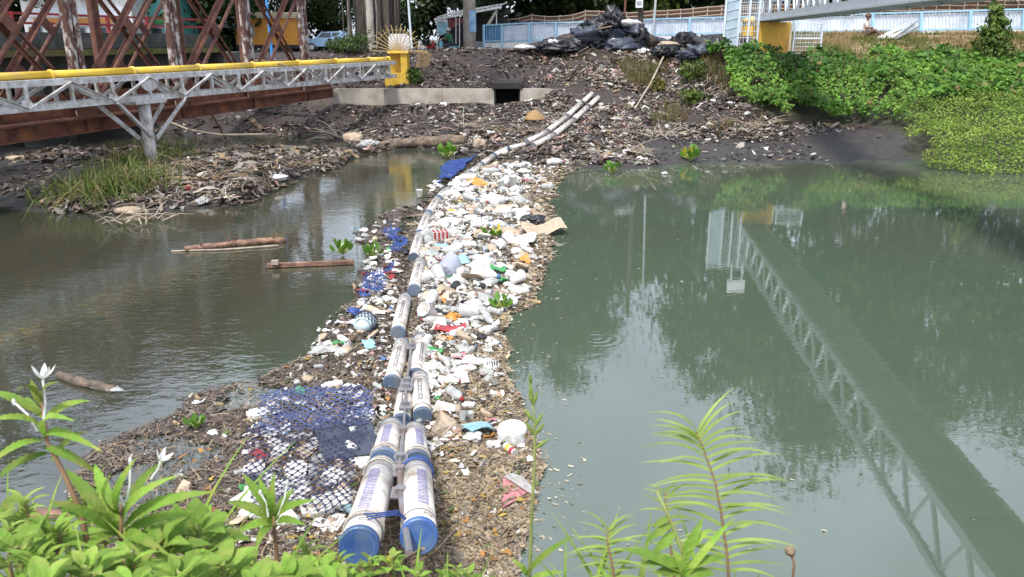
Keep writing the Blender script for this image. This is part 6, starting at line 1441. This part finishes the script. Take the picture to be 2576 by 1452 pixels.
X = np.concatenate([c.x + rng.normal(0, .38, 190) for c in gc]); Y = np.concatenate([c.y + rng.normal(0, .45, 190) for c in gc]); Z = T(X, Y); k = Z > 0; X, Y, Z = X[k], Y[k], Z[k]; n = len(X)
C = np.array((.13, .185, .04)) * rng.uniform(.5, 1.3, (n, 1)); gsel = rng.random(n) < .28; C[gsel] = np.array((.27, .21, .11))
blades("island_grass", "long drooping green grass round the foot of the silver pier", X, Y, Z, .25 + .55 * rng.random(n), np.full(n, .014), C, 1.3)

# ================================================================== people and vehicles
def skinned(name, pts, edges, radii, m, parent, sub=2):
    me = bpy.data.meshes.new(name); o0 = wloc(parent); me.from_pydata([tuple(V3(p) - o0) for p in pts], edges, []); me.materials.append(M[m])
    o = bpy.data.objects.new(name, me); COL.objects.link(o); o.parent = parent
    md = o.modifiers.new("Skin", 'SKIN'); md.use_smooth_shade = True
    for i, r in enumerate(radii):
        sv_ = me.skin_vertices[0].data[i]; sv_.radius = (r, r) if not hasattr(r, '__len__') else r; sv_.use_root = (i == 0)
    s = o.modifiers.new("Sub", 'SUBSURF'); s.levels = sub; s.render_levels = sub
    return o
def person(label, base, yaw, pose, shirt, legs, head, headname, seat=0.0, skirt=False):
    """pose: dict of joint offsets (x right, y forward, z up) from the ground point"""
    t = thing("person", label, "person", base); c, s = math.cos(yaw), math.sin(yaw)
    def J(k): x, y, z = pose[k]; return V3(base) + V3((x * c - y * s, x * s + y * c, z))
    body = skinned("body", [J('pelvis'), J('chest'), J('neck'), J('head'), J('shL'), J('elL'), J('haL'), J('shR'), J('elR'), J('haR'), J('hipL'), J('knL'), J('anL'), J('toL'), J('hipR'), J('knR'), J('anR'), J('toR')],
        [(0, 1), (1, 2), (2, 3), (1, 4), (4, 5), (5, 6), (1, 7), (7, 8), (8, 9), (0, 10), (10, 11), (11, 12), (12, 13), (0, 14), (14, 15), (15, 16), (16, 17)],
        [.12, .12, .055, .085, .06, .045, .035, .06, .045, .035, .085, .06, .045, .035, .085, .06, .045, .035], 'skin', t)
    skinned("shirt", [J('pelvis') + V3((0, 0, .02)), J('chest'), J('chest') + (J('neck') - J('chest')) * .6, J('shL'), J('elL'), J('shR'), J('elR')], [(0, 1), (1, 2), (1, 3), (3, 4), (1, 5), (5, 6)], [.15, .155, .075, .078, .062, .078, .062], shirt, t)
    skinned("trousers", [J('pelvis') - V3((0, 0, .03)), J('hipL'), J('knL'), J('anL'), J('hipR'), J('knR'), J('anR')], [(0, 1), (1, 2), (2, 3), (0, 4), (4, 5), (5, 6)], [.145, .105, .08, .065, .105, .08, .065], legs, t)
    hd = J('head'); f = V3((-s, c, 0))
    b = MB(); b.blob(hd + V3((0, 0, .05)), (.085, .10, .125), 2, .02, 3); h_ = b.build("head", 'skin', t, True)
    b = MB(); b.blob(hd + f * .10 + V3((0, 0, .02)), (.016, .022, .025), 3, 0, 1); b.build("nose", 'skin', h_)
    b = MB(); b.blob(hd + V3((0, 0, .085)) - f * .02, (.125, .14, .125), 4, .02, 3, flat=.6); b.build(headname, head, t, True)
    return t
STAND = dict(pelvis=(0, 0, .92), chest=(0, .02, 1.25), neck=(0, .03, 1.46), head=(0, .04, 1.56), shL=(-.18, .02, 1.38), elL=(-.27, .05, 1.12), haL=(-.16, .24, 1.05), shR=(.18, .02, 1.38), elR=(.27, .08, 1.12), haR=(.12, .26, 1.12), hipL=(-.09, 0, .86), knL=(-.10, .03, .48), anL=(-.10, 0, .08), toL=(-.11, .14, .03), hipR=(.09, 0, .86), knR=(.10, .03, .48), anR=(.10, 0, .08), toR=(.11, .14, .03))
RIDE = dict(pelvis=(0, 0, .80), chest=(0, .10, 1.12), neck=(0, .16, 1.32), head=(0, .19, 1.42), shL=(-.19, .12, 1.25), elL=(-.26, .30, 1.05), haL=(-.27, .52, 1.02), shR=(.19, .12, 1.25), elR=(.26, .30, 1.05), haR=(.27, .52, 1.02), hipL=(-.10, .04, .76), knL=(-.17, .40, .66), anL=(-.16, .30, .26), toL=(-.17, .44, .22), hipR=(.10, .04, .76), knR=(.17, .40, .66), anR=(.16, .30, .26), toR=(.17, .44, .22))
def motorbike(label, base, yaw, m):
    t = thing("motorbike", label, "motorbike", base, None); f = V3((-math.sin(yaw), math.cos(yaw), 0)); r = V3((f.y, -f.x, 0)); B = V3(base)
    for dx in (-.62, .62):
        c = B + f * dx + V3((0, 0, .29)); b = MB(); b.ring(c, r, .24, .05, 22, 8); w_ = b.build("wheel", 'rubber', t, True)
        b = MB(); b.tube([c - r * .02, c + r * .02], .17, 16); b.build("rim", 'chrome', w_)
    b = MB(); b.blob(B + f * -.30 + V3((0, 0, .56)), (.14, .42, .15), 2, .05, 2, ax=(r, f, (0, 0, 1))); b.blob(B + f * .42 + V3((0, 0, .66)), (.15, .14, .30), 3, .05, 2, ax=(r, f, (0, 0, 1))); b.bar(B + f * .35 + V3((0, 0, .36)), B - f * .2 + V3((0, 0, .42)), .2, .1); b.build("fairing", m, t, True)
    b = MB(); b.blob(B - f * .22 + V3((0, 0, .74)), (.13, .40, .06), 4, .03, 2, ax=(r, f, (0, 0, 1))); b.build("seat", 'dark', t, True)
    b = MB(); b.tube([B + f * .44 - r * .34 + V3((0, 0, 1.0)), B + f * .52 + V3((0, 0, .98)), B + f * .44 + r * .34 + V3((0, 0, 1.0))], .016, 7); b.build("handlebar", 'chrome', t)
    b = MB(); b.tube([B + f * .62 + V3((0, 0, .3)), B + f * .48 + V3((0, 0, .95))], .03, 8); b.build("fork", 'chrome', t)
    b = MB(); b.blob(B + f * .57 + V3((0, 0, .82)), (.09, .05, .07), 2, .02, 2, ax=(r, f, (0, 0, 1))); b.build("headlight", 'glass', t, True)
    return t
def onroad(u, Y): p = PY(u, 110, Y); return V3((p.x, Y, max(Tz(p.x, Y), 2.3 if (p.x < 1 and 41.2 < Y < 47.2) else 0)))
mb = onroad(1128, 45.0); motorbike("pale cyan motorbike with a rider in front of the kiosk", mb, math.radians(70), 'cyanbike')
person("rider in a green jacket and silver helmet on the cyan motorbike", mb - V3((math.sin(math.radians(70)) * -.18, 0, 0)), math.radians(70), RIDE, 'jacket', 'trouser', 'helmet', "helmet")
motorbike("white motorbike parked left of the kiosk banner", onroad(1062, 46), math.radians(20), 'white')
motorbike("red motorbike parked beside the white motorbike", onroad(1082, 46.3), math.radians(-15), 'redplastic')
pp_ = onroad(771, 60.5); person("man in a cream shirt and pale blue helmet behind the blue car", pp_, math.radians(200), STAND, 'shirt', 'trouser', 'helmetblue', "helmet")
SIT = dict(pelvis=(0, 0, .14), chest=(0, .03, .48), neck=(0, .05, .70), head=(0, .07, .80), shL=(-.18, .04, .62), elL=(-.26, .10, .38), haL=(-.10, .30, .36), shR=(.18, .04, .62), elR=(.26, .12, .38), haR=(.12, .34, .40), hipL=(-.09, .04, .12), knL=(-.12, .40, .26), anL=(-.10, .72, .08), toL=(-.10, .84, .12), hipR=(.09, .04, .12), knR=(.12, .42, .30), anR=(.12, .70, .08), toR=(.12, .83, .12))
w2 = PY(2172, 112, 36.3); w2.z = Tz(w2.x, 36.3); person("woman in a pale pink blouse and brown headscarf sitting on the bank", w2, math.radians(235), SIT, 'blouse', 'scarf', 'scarf', "headscarf")
# blue car
ca = onroad(835, 58.5); cr = thing("blue_car", "pale blue car parked on the road behind the banyan", "car", ca)
def carpt(x, z, y=0): return ca + V3((x, y, z))
prof = [(-1.95, .35), (-1.98, .62), (-1.85, .78), (-1.0, .88), (-.55, 1.30), (.85, 1.36), (1.45, .95), (1.95, .90), (2.02, .6), (1.98, .35)]
b = MB(); n_ = len(prof)
V = [carpt(x, z, -.78 + (.10 if z > 1 else 0)) for x, z in prof] + [carpt(x, z, .78 - (.10 if z > 1 else 0)) for x, z in prof]
b.add(V, [tuple(range(n_))[::-1], tuple(range(n_, 2 * n_))] + [(i, (i + 1) % n_, n_ + (i + 1) % n_, n_ + i) for i in range(n_)]); b.build("body", 'carblue', cr)
for (x0, x1, x2, x3) in ((-.80, -.50, .12, .12), (.20, .20, .80, 1.18)):
    b = MB(); b.add([carpt(x0, .93, -.775), carpt(x3, .93, -.775), carpt(x2, 1.27, -.70), carpt(x1, 1.27, -.70)], [(0, 1, 2, 3)]); b.build("side_window", 'glass', cr)
b = MB(); b.add([carpt(-.98, .90, -.6), carpt(-.98, .90, .6), carpt(-.57, 1.27, .55), carpt(-.57, 1.27, -.55)], [(0, 1, 2, 3)]); o = b.build("windscreen", 'glass', cr); o.location = (-.012, 0, .012)
for x in (-1.25, 1.25):
    for y in (-.74, .74):
        b = MB(); b.ring(carpt(x, .30, y), (0, 1, 0), .22, .085, 22, 8); w_ = b.build("wheel", 'rubber', cr, True); b = MB(); b.tube([carpt(x, .30, y - .05), carpt(x, .30, y + .05)], .17, 16); b.build("rim", 'chrome', w_)
for y in (-.55, .55):
    b = MB(); b.blob(carpt(-1.96, .64, y), (.04, .14, .08), 2, 0, 2); b.build("headlight", 'sign', cr, True)
b = MB(); b.bar(carpt(-2.0, .42, -.7), carpt(-2.0, .42, .7), .08, .12); b.build("bumper", 'grey', cr)
# yellow cart behind the gate
cy = PY(1888, 122, 36.5); cy.z = Tz(cy.x, 36.5); yc = thing("yellow_cart", "small yellow cart with dark openings and an arched roof behind the gate", "cart", cy)
b = MB(); b.box(cy + V3((0, 0, .42)), (.78, .6, .42)); b.build("cart_body", 'cart', yc)
b = MB(); b.box(cy + V3((0, 0, .74)), (.70, .55, .22)); b.build("dark_opening", 'dark', yc)
for k in range(4):
    b = MB(); b.box(cy + V3((-.33 + .22 * k, -.285, .74)), (.05, .04, .23)); b.build("window_pillar", 'cart', yc)
b = MB(); b.tube([cy + V3((0, -.32, .84)), cy + V3((0, .32, .84))], .40, 18, squash=.42); b.build("arched_roof", 'cart', yc, True)
for sx_ in (-.25, .25):
    b = MB(); b.ring(cy + V3((sx_, -.28, .13)), (0, 1, 0), .10, .04, 16, 6); b.build("wheel", 'rubber', yc)
# white poles stacked on the bank beside the woman
for i in range(9):
    a, b_ = PY(2205 + i * 6, 96 + (i % 3), 35.4 - .05 * i), PY(2262 + i * 6.2, 72 - (i % 4) * 4 - (6 if i > 6 else 0), 36.8)
    b = MB(); b.bar(a, b_, .07, .07); tag(b.build("loose_pole", 'white' if i < 7 else 'grey'), "white pole in the stack lying beside the woman on the bank" if i < 7 else "grey pole laid over the white stack beside the woman", "pole", "poles stacked on the bank" )

# ================================================================== foreground plants on this bank
def GD(p): return V3((p.x, p.y, min(Tz(p.x, p.y) - .03, p.z - .01)))
def PZ(u, v, z): d = ray(u, v); return V3((0, 0, EYE)) + d * z
def leaf(name, m, parent, base, tip, W, sag=.12, n=10, serr=0, shape=.8, fold=.25, up=None, wave=0, quilt=0):
    base, tip = V3(base), V3(tip); d = tip - base; L_ = d.length; dn = d.normalized()
    u = V3(up) if up is not None else V3((0, -.55, 1)); s = dn.cross(u)
    s = s.normalized() if s.length > 1e-4 else V3((1, 0, 0)); nn = s.cross(dn).normalized(); P = []
    for i in range(n + 1):
        t = i / n; c = base + d * t + nn * (L_ * sag * 4 * t * (1 - t)); w_ = W * math.sin(math.pi * min(1, (.04 + .96 * t)) ** shape) ** .8
        if serr: w_ *= 1 + serr * (1 if i % 2 else -1)
        if i == n: w_ = W * .02
        P.append([c + s * (w_ * e / 2) + nn * (fold * w_ * .5 * abs(e) + wave * w_ * math.sin(t * 9 + e * 2) + quilt * w_ * abs(math.sin((t * 6.5 - abs(e) * 1.3) * math.pi)) * (1 if abs(e) > .01 else 0)) for e in ((-1, -.5, 0, .5, 1) if not quilt else (-1, -.75, -.5, -.25, 0, .25, .5, .75, 1))])
    b = MB(); b.grid(P, n + 1, 9 if quilt else 5); return b.build(name, m, parent, True)
def starflower(parent, base, top, r, closed=False):
    b = MB(); base, top = V3(base), V3(top); b.tube([base, (base + top) / 2 + V3((.006, 0, .004)), top], [.0028, .0022, .0026], 6); b.build("flower_tube", 'petal', parent)
    if closed: b = MB(); b.blob(top, (.004, .004, .009), 1, .02, 2); b.build("bud", 'petal', parent); return
    ax = (top - base).normalized(); d, a, c = basis(ax)
    for k in range(5):
        th = k * 2 * math.pi / 5 + .3; o = a * math.cos(th) + c * math.sin(th); leaf("petal", 'petal', parent, top, top + o * r * .62 + ax * r * .80, r * .34, -.10, 6, up=ax, fold=.3)
def star_plant(label, stem, z, leaves, flowers, wl=.020):
    pts = [PZ(u, v, zz) for u, v, zz in stem]; pts = [GD(pts[0])] + pts; t = thing("star_flower_plant", label, "plant", pts[0], "star flower plants on the near bank")
    b = MB(); b.tube(pts, [.007, .0065, .0055, .0045, .003], 8); b.build("stem", 'brownstem', t, True)
    for (bu, bv, tu, tv, dz, w_) in leaves: leaf("leaf", 'blade', t, PZ(bu, bv, z), PZ(tu, tv, z + dz), wl * w_, .16, 18, .10, .75, .35)
    for (bu, bv, tu, tv, r, cl) in flowers: starflower(t, PZ(bu, bv, z - .01), PZ(tu, tv, z - .02), r, cl)
star_plant("tall star flower plant with an open white flower above the water", [(205, 1290, 1.75), (165, 1200, 1.75), (118, 1110, 1.75), (103, 985, 1.75)], 1.75,
  [(105, 1020, 78, 955, .02, .8), (108, 1010, 150, 960, -.05, .8), (110, 1060, 228, 1008, .05, 1.1), (100, 1040, -25, 988, .02, 1.0), (104, 1075, -40, 1062, -.1, 1.1), (112, 1100, 260, 1138, -.12, 1.1), (110, 1110, -30, 1175, -.1, 1.1), (112, 1125, 252, 1196, .0, 1.0), (120, 1140, -20, 1222, -.05, 1.1), (130, 1160, 240, 1090, .15, .9), (108, 1050, 60, 1010, .1, .9), (115, 1095, 190, 1060, -.15, 1.0), (100, 1000, 40, 985, -.1, .8)],
  [(108, 1080, 108, 955, .040, False), (95, 1085, 35, 1012, .02, True)])
star_plant("star flower plant with a closed white bud over the debris", [(300, 1430, 1.68), (302, 1380, 1.68), (305, 1320, 1.68), (306, 1270, 1.68)], 1.68,
  [(300, 1310, 238, 1165, .05, 1.3), (305, 1300, 345, 1150, -.04, 1.2), (300, 1330, 165, 1180, .05, 1.4), (310, 1320, 450, 1195, -.05, 1.3), (312, 1330, 545, 1238, -.02, 1.5), (308, 1345, 520, 1290, .06, 1.2), (300, 1345, 120, 1260, -.08, 1.3), (310, 1300, 415, 1160, .1, 1.1), (298, 1350, 200, 1400, -.1, 1.4), (310, 1350, 430, 1400, -.12, 1.3), (303, 1290, 280, 1190, -.08, 1.1)],
  [(312, 1290, 328, 1160, .03, True), (380, 1205, 404, 1160, .030, False), (316, 1310, 302, 1255, .02, True)])
star_plant("star flower plant growing in front of the dark net", [(700, 1440, 1.95), (695, 1390, 1.95), (690, 1330, 1.95), (688, 1290, 1.95)], 1.95,
  [(688, 1300, 610, 1192, .03, 1.2), (690, 1300, 692, 1186, -.02, 1.1), (692, 1305, 795, 1258, -.03, 1.2), (688, 1310, 570, 1262, .02, 1.2), (686, 1320, 590, 1345, -.08, 1.3), (695, 1320, 770, 1322, -.08, 1.2), (690, 1300, 650, 1200, .06, 1.0), (693, 1310, 740, 1230, .06, 1.1), (688, 1325, 640, 1390, -.12, 1.2)],
  [(675, 1300, 655, 1240, .02, True), (700, 1295, 722, 1215, .02, True)])
# broad leaved herbs along the bottom edge: rows of rosettes rooted in the bank
r_ = random.Random(21)
def herb(label, u, v, z, s, n, m='broad', yl=0, wid=.62):
    root = GD(PZ(u, v + 60, z)); t = thing("broadleaf_herb", label, "plant", root, "broad leaved herbs on the near bank")
    c = PZ(u, v, z); b = MB(); b.tube([root - V3((0, 0, .03)), (root + c) / 2 + V3((.01, 0, 0)), c], [.006, .005, .004], 6); b.build("stem", 'stem', t)
    a0 = r_.uniform(0, 6)
    for k in range(n):
        a = a0 + k * 2.4; el = .15 + .55 * (k / n) + r_.uniform(-.1, .1); L_ = s * r_.uniform(.75, 1.2) * (1.05 - .45 * k / n)
        d = V3((math.cos(a) * math.cos(el), math.sin(a) * math.cos(el) * .9, math.sin(el))); st_ = c + V3((0, 0, -.05 + .05 * k / n)); e0 = st_ + d * (L_ * .25)
        b = MB(); b.tube([st_, e0], [.0028, .002], 5); b.build("stalk", 'stem', t)
        leaf("leaf", 'yleaf' if r_.random() < yl else m, t, e0, e0 + d * L_ - V3((0, 0, L_ * .15)), L_ * wid, .12, 26 if s > .06 else 10, .02, .72, .22, up=(0, 0, 1), wave=.03, quilt=.045 if s > .06 else 0)
HB_ = [(40, 1375, 1.55, .12, 7, "broad leaved herb in the corner under the tall star flower plant"), (130, 1355, 1.75, .12, 7, "broad leaved herb behind the corner herb"), (215, 1425, 1.45, .10, 8, "broad leaved herb between the corner herb and the budding plant"), (395, 1365, 1.65, .12, 7, "broad leaved herb right of the budding star flower"), (495, 1330, 1.75, .13, 6, "big quilted leaf herb in front of the debris"), (450, 1440, 1.5, .11, 8, "broad leaved herb at the frame foot under the quilted one"), (560, 1420, 1.6, .11, 8, "broad leaved herb left of the soil clod"), (320, 1470, 1.4, .10, 8, "low herb below the budding star flower"), (110, 1470, 1.4, .10, 8, "low herb in the corner below the others"), (640, 1475, 1.55, .11, 8, "low herb below the plant in front of the net"), (735, 1450, 1.7, .11, 8, "broad leaved herb below the dark net"), (800, 1425, 1.85, .10, 7, "broad leaved herb left of the beached floats"), (845, 1475, 1.6, .09, 7, "low herb left of the beached floats"), (10, 1300, 2.0, .12, 7, "herb at the bank's edge under the tall plant")]
for u, v, z, s, n_, lab in HB_: herb(lab, u, v, z, s * .78, n_ + 4, yl=0, wid=.54)
for u, v, z, lab in [(930, 1405, 2.1, "small leaved sprig in front of the left blue cap"), (985, 1400, 2.1, "small leaved sprig between the two blue caps"), (1050, 1440, 2.0, "small leaved sprig below the right blue cap"), (1120, 1450, 2.0, "small herb right of the blue caps"), (1180, 1440, 2.1, "small herb over the husk raft"), (1235, 1465, 2.0, "low sprig over the husk raft's lower edge"), (880, 1450, 1.9, "small sprig at the left blue cap's foot")]:
    herb(lab, u, v, z, .045, 11, 'broad', .03, .5)
# blades of grass along the edge (individually rooted tufts)
def tuft(label, u, v, z, n, L_, seed):
    q = random.Random(seed); r0_ = PZ(u, v, z) - V3((0, 0, .05)); root = GD(r0_); L_ = L_ + (r0_.z - root.z) * 1.1; t = thing("grass_tuft", label, "grass", root, "grass tufts on the near bank")
    for k in range(n):
        a = q.uniform(0, 6.28); l = L_ * q.uniform(.6, 1.1); e = root + V3((math.cos(a) * l * .55, math.sin(a) * l * .4, l * q.uniform(.5, .95))); leaf("blade", 'blade', t, root + V3((q.uniform(-.03, .03), q.uniform(-.03, .03), 0)), e, .010, .18, 8, 0, .9, .4)
for i, (u, v, z, n_, L_, lab) in enumerate([(60, 1290, 1.9, 16, .22, "grass tuft behind the tall star flower plant"), (180, 1310, 1.95, 14, .20, "grass tuft on the bank edge by the channel"), (420, 1290, 2.1, 12, .18, "grass tuft at the debris edge"), (260, 1480, 1.45, 12, .22, "grass tuft at the frame foot under the bud"), (600, 1470, 1.6, 10, .2, "grass tuft beside the soil clod"), (1000, 1470, 2.0, 9, .16, "grass tuft under the beached floats"), (1100, 1480, 1.9, 9, .16, "grass tuft right of the beached floats"), (1600, 1480, 1.6, 12, .18, "grass tuft under the small fern"), (1700, 1490, 1.6, 12, .2, "grass tuft under the big fern"), (1860, 1480, 1.6, 9, .2, "grass tuft right of the big fern's foot"), (1420, 1490, 1.7, 6, .18, "grass tuft beside the seed stalk"), (2555, 1480, 1.7, 6, .12, "grass tuft far right over open water"), (1240, 1490, 1.9, 8, .15, "grass tuft over the husks")]): tuft(lab, u, v, z, n_, L_, 500 + i)
# ferns
def fern(label, rach, z, n, Lp, wp, seed):
    pts = [PZ(u, v, z) for u, v in rach]; t = thing("fern_frond", label, "fern", pts[0], "fern fronds on the near bank"); q = random.Random(seed)
    b = MB(); b.tube([GD(pts[0])] + pts, [.004] + [.0035 - .0025 * i / len(pts) for i in range(len(pts))], 6); b.build("rachis", 'brownstem', t, True)
    us_ = np.linspace(0, 1, len(pts))
    def at(s): return V3([float(np.interp(s, us_, [p[k] for p in pts])) for k in range(3)])
    for i in range(n):
        s = .10 + .88 * i / (n - 1); p = at(s); tan = (at(min(1, s + .05)) - at(max(0, s - .05))).normalized()
        L_ = Lp * (math.sin(math.pi * min(1, .30 + .42 * s)) ** .8) * q.uniform(.72, 1.1)
        for sd in (-1, 1):
            if q.random() < .05: continue
            side = V3((sd, 0, 0)); up_ = .12 + q.uniform(-.08, .22) + .9 * max(0, s - .7) * 2.6
            d = (side + tan * up_ + V3((0, q.uniform(-.45, .25), 0))).normalized(); leaf("pinna", 'fern', t, p, p + d * L_ - V3((0, 0, L_ * (.10 + .12 * q.random()) * (1 - .6 * s))), wp * q.uniform(.8, 1.15), q.uniform(.09, .22), 10, 0, .45, .3, up=(0, -.35, 1))
fern("tall bright green fern frond over the open water", [(1835, 1480), (1829, 1394), (1814, 1288), (1800, 1216), (1771, 1133), (1752, 1085)], 1.62, 24, .150, .0078, 3)
fern("small fern frond left of the tall one", [(1548, 1470), (1539, 1415), (1528, 1371), (1530, 1335)], 1.62, 11, .10, .0068, 4)
fern("half hidden fern frond behind the tall one", [(1700, 1480), (1690, 1400), (1680, 1300), (1672, 1240)], 1.75, 12, .07, .007, 5)
ss = thing("seed_stalk", "thin grass stalk with a green seed head rising over the raft's edge", "grass", PZ(1328, 1470, 1.7))
b = MB(); st_ = [GD(PZ(1326, 1480, 1.7)), PZ(1336, 1330, 1.7), PZ(1344, 1180, 1.7), PZ(1345, 1060, 1.7), PZ(1334, 950, 1.7)]; b.tube(st_, [.0042, .0036, .003, .0024, .0014], 6); b.build("stalk", 'stem', ss, True)
for (bu, bv, tu, tv) in [(1344, 1130, 1380, 1105), (1344, 1095, 1322, 1060), (1345, 1095, 1370, 1065), (1345, 1075, 1365, 1040), (1344, 1060, 1318, 1030), (1342, 1020, 1330, 985), (1342, 1020, 1352, 985), (1340, 1000, 1332, 960), (1336, 965, 1333, 940)]:
    b = MB(); a, c = PZ(bu, bv, 1.7), PZ(tu, tv, 1.69); b.tube([a, (a + c) / 2, c], [.002, .0045, .0015], 6); b.build("spikelet", 'fern', ss)
for (bu, bv, tu, tv) in [(1330, 1440, 1452, 1345), (1326, 1450, 1285, 1405), (1334, 1460, 1420, 1440)]: leaf("blade", 'blade', ss, PZ(bu, bv, 1.7), PZ(tu, tv, 1.68), .014, .16, 10, 0, .7, .3)
sp = thing("leafy_shoot", "leafy green shoot with a dark stem in front of the tall fern", "plant", PZ(1724, 1470, 1.5))
b = MB(); b.tube([GD(PZ(1724, 1480, 1.5)), PZ(1720, 1396, 1.5), PZ(1684, 1303, 1.5), PZ(1651, 1234, 1.5)], [.005, .0045, .0035, .002], 7); b.build("stem", 'stem', sp, True)
for (bu, bv, tu, tv, w_) in [(1684, 1303, 1640, 1330, .014), (1690, 1320, 1620, 1370, .016), (1700, 1340, 1640, 1400, .018), (1715, 1390, 1790, 1330, .02), (1720, 1410, 1770, 1300, .02), (1720, 1420, 1610, 1420, .022), (1722, 1430, 1830, 1400, .02), (1722, 1440, 1560, 1380, .022), (1724, 1450, 1850, 1300, .014), (1724, 1450, 1690, 1380, .02), (1720, 1440, 1645, 1440, .022), (1723, 1445, 1800, 1445, .022)]: leaf("leaf", 'blade', sp, PZ(bu, bv, 1.5), PZ(tu, tv, 1.5), w_, .12, 10, 0, .7, .3)
dd = thing("dry_stalk", "brown withered stalk at the right of the tall fern", "stalk", PZ(2000, 1470, 1.7)); b = MB(); b.tube([GD(PZ(2000, 1480, 1.7)), PZ(1998, 1420, 1.7), PZ(1990, 1390, 1.7)], .003, 6); b.build("stem", 'brownstem', dd); b = MB(); b.blob(PZ(1988, 1386, 1.7), .012, 3, .3, 2); b.build("seed_head", 'twig', dd)
# clods, sticks and a brick on the near bank
for i, (u, v, s, m_, lab) in enumerate([(640, 1395, (.13, .08, .05), 'plank', "brown clod of earth between the herbs"), (110, 1300, (.22, .05, .04), 'plank', "pinkish stick of wood lying under the tall star flower plant"), (1180, 1480, (.15, .1, .05), 'log', "flat grey brown stone below the husk raft")]):
    p = PG(u, v); b = MB(); b.blob(p, s, i + 5, .2, 3); tag(b.build("bank_debris", m_, None, True), lab, "debris")

# more weeds of other kinds on the near bank
def lance(label, u, v, z, s, n, m):
    root = PZ(u, v + 70, z); rg_ = GD(root); t = thing("lance_leaf_weed", label, "plant", root, "narrow leaved weeds on the near bank"); c = PZ(u, v, z)
    b = MB(); b.tube([rg_, root, (root + c) / 2 + V3((.012, 0, 0)), c], [.0045, .004, .0035, .002], 6); b.build("stem", 'brownstem' if n % 2 else 'stem', t)
    for k in range(n):
        f = k / n; a = k * 2.2 + u; p = root + (c - root) * (.15 + .85 * f); el = .3 + .5 * f; d = V3((math.cos(a) * math.cos(el), math.sin(a) * math.cos(el) * .8, math.sin(el))); L_ = s * (1.1 - .5 * f) * r_.uniform(.7, 1.15)
        leaf("leaf", m, t, p, p + d * L_ - V3((0, 0, L_ * .25)), L_ * .22, .14, 8, 0, .75, .3, up=(0, 0, 1))
for i, (u, v, z, s, n_, lab) in enumerate([(20, 1330, 1.8, .09, 13, "narrow leaved weed at the corner of the bank"), (160, 1290, 2.0, .08, 12, "narrow leaved weed behind the pinkish stick"), (250, 1330, 1.9, .09, 13, "narrow leaved weed left of the budding star flower"), (370, 1310, 1.9, .09, 12, "narrow leaved weed right of the budding star flower"), (460, 1290, 2.1, .09, 14, "narrow leaved weed at the debris edge"), (560, 1350, 2.0, .08, 13, "narrow leaved weed left of the plant before the net"), (770, 1370, 2.05, .08, 12, "narrow leaved weed at the net's lower edge"), (850, 1400, 2.0, .07, 13, "narrow leaved weed left of the left blue cap"), (905, 1420, 2.0, .06, 13, "narrow leaved weed before the left blue cap"), (1150, 1425, 2.0, .06, 12, "narrow leaved weed right of the right blue cap"), (90, 1400, 1.5, .10, 14, "narrow leaved weed between the corner herbs"), (330, 1410, 1.5, .10, 13, "narrow leaved weed under the bud"), (60, 1260, 1.95, .10, 15, "slender weed rising beside the tall star flower plant"), (210, 1250, 1.95, .09, 15, "slender weed right of the tall star flower plant"), (520, 1300, 1.9, .09, 15, "slender weed above the quilted herb"), (420, 1340, 1.7, .09, 14, "slender weed among the quilted herbs"), (600, 1400, 1.8, .08, 14, "slender weed left of the soil clod"), (140, 1330, 1.6, .10, 15, "slender weed before the pinkish stick")]): lance(lab, u, v, z, s, n_, 'blade' if i % 3 else 'fern')
for i, (a, b_, lab) in enumerate([((945, 1452, 2.2), (1065, 1380, 2.6), "dry brown stick leaning before the right blue cap"), ((1085, 1400, 2.6), (1150, 1330, 3.0), "pale dry stalk beside the right blue cap"), ((40, 1310, 2.0), (170, 1270, 2.1), "dead stalk lying under the tall star flower plant")]):
    b = MB(); b.tube([PG(a[0], a[1], .0), PZ(*b_)] if i < 2 else [PG(a[0], a[1], .01), PG(b_[0], b_[1], .02)], .006, 6); tag(b.build("dead_stick", 'twig' if i != 1 else 'palewood'), lab, "stick")
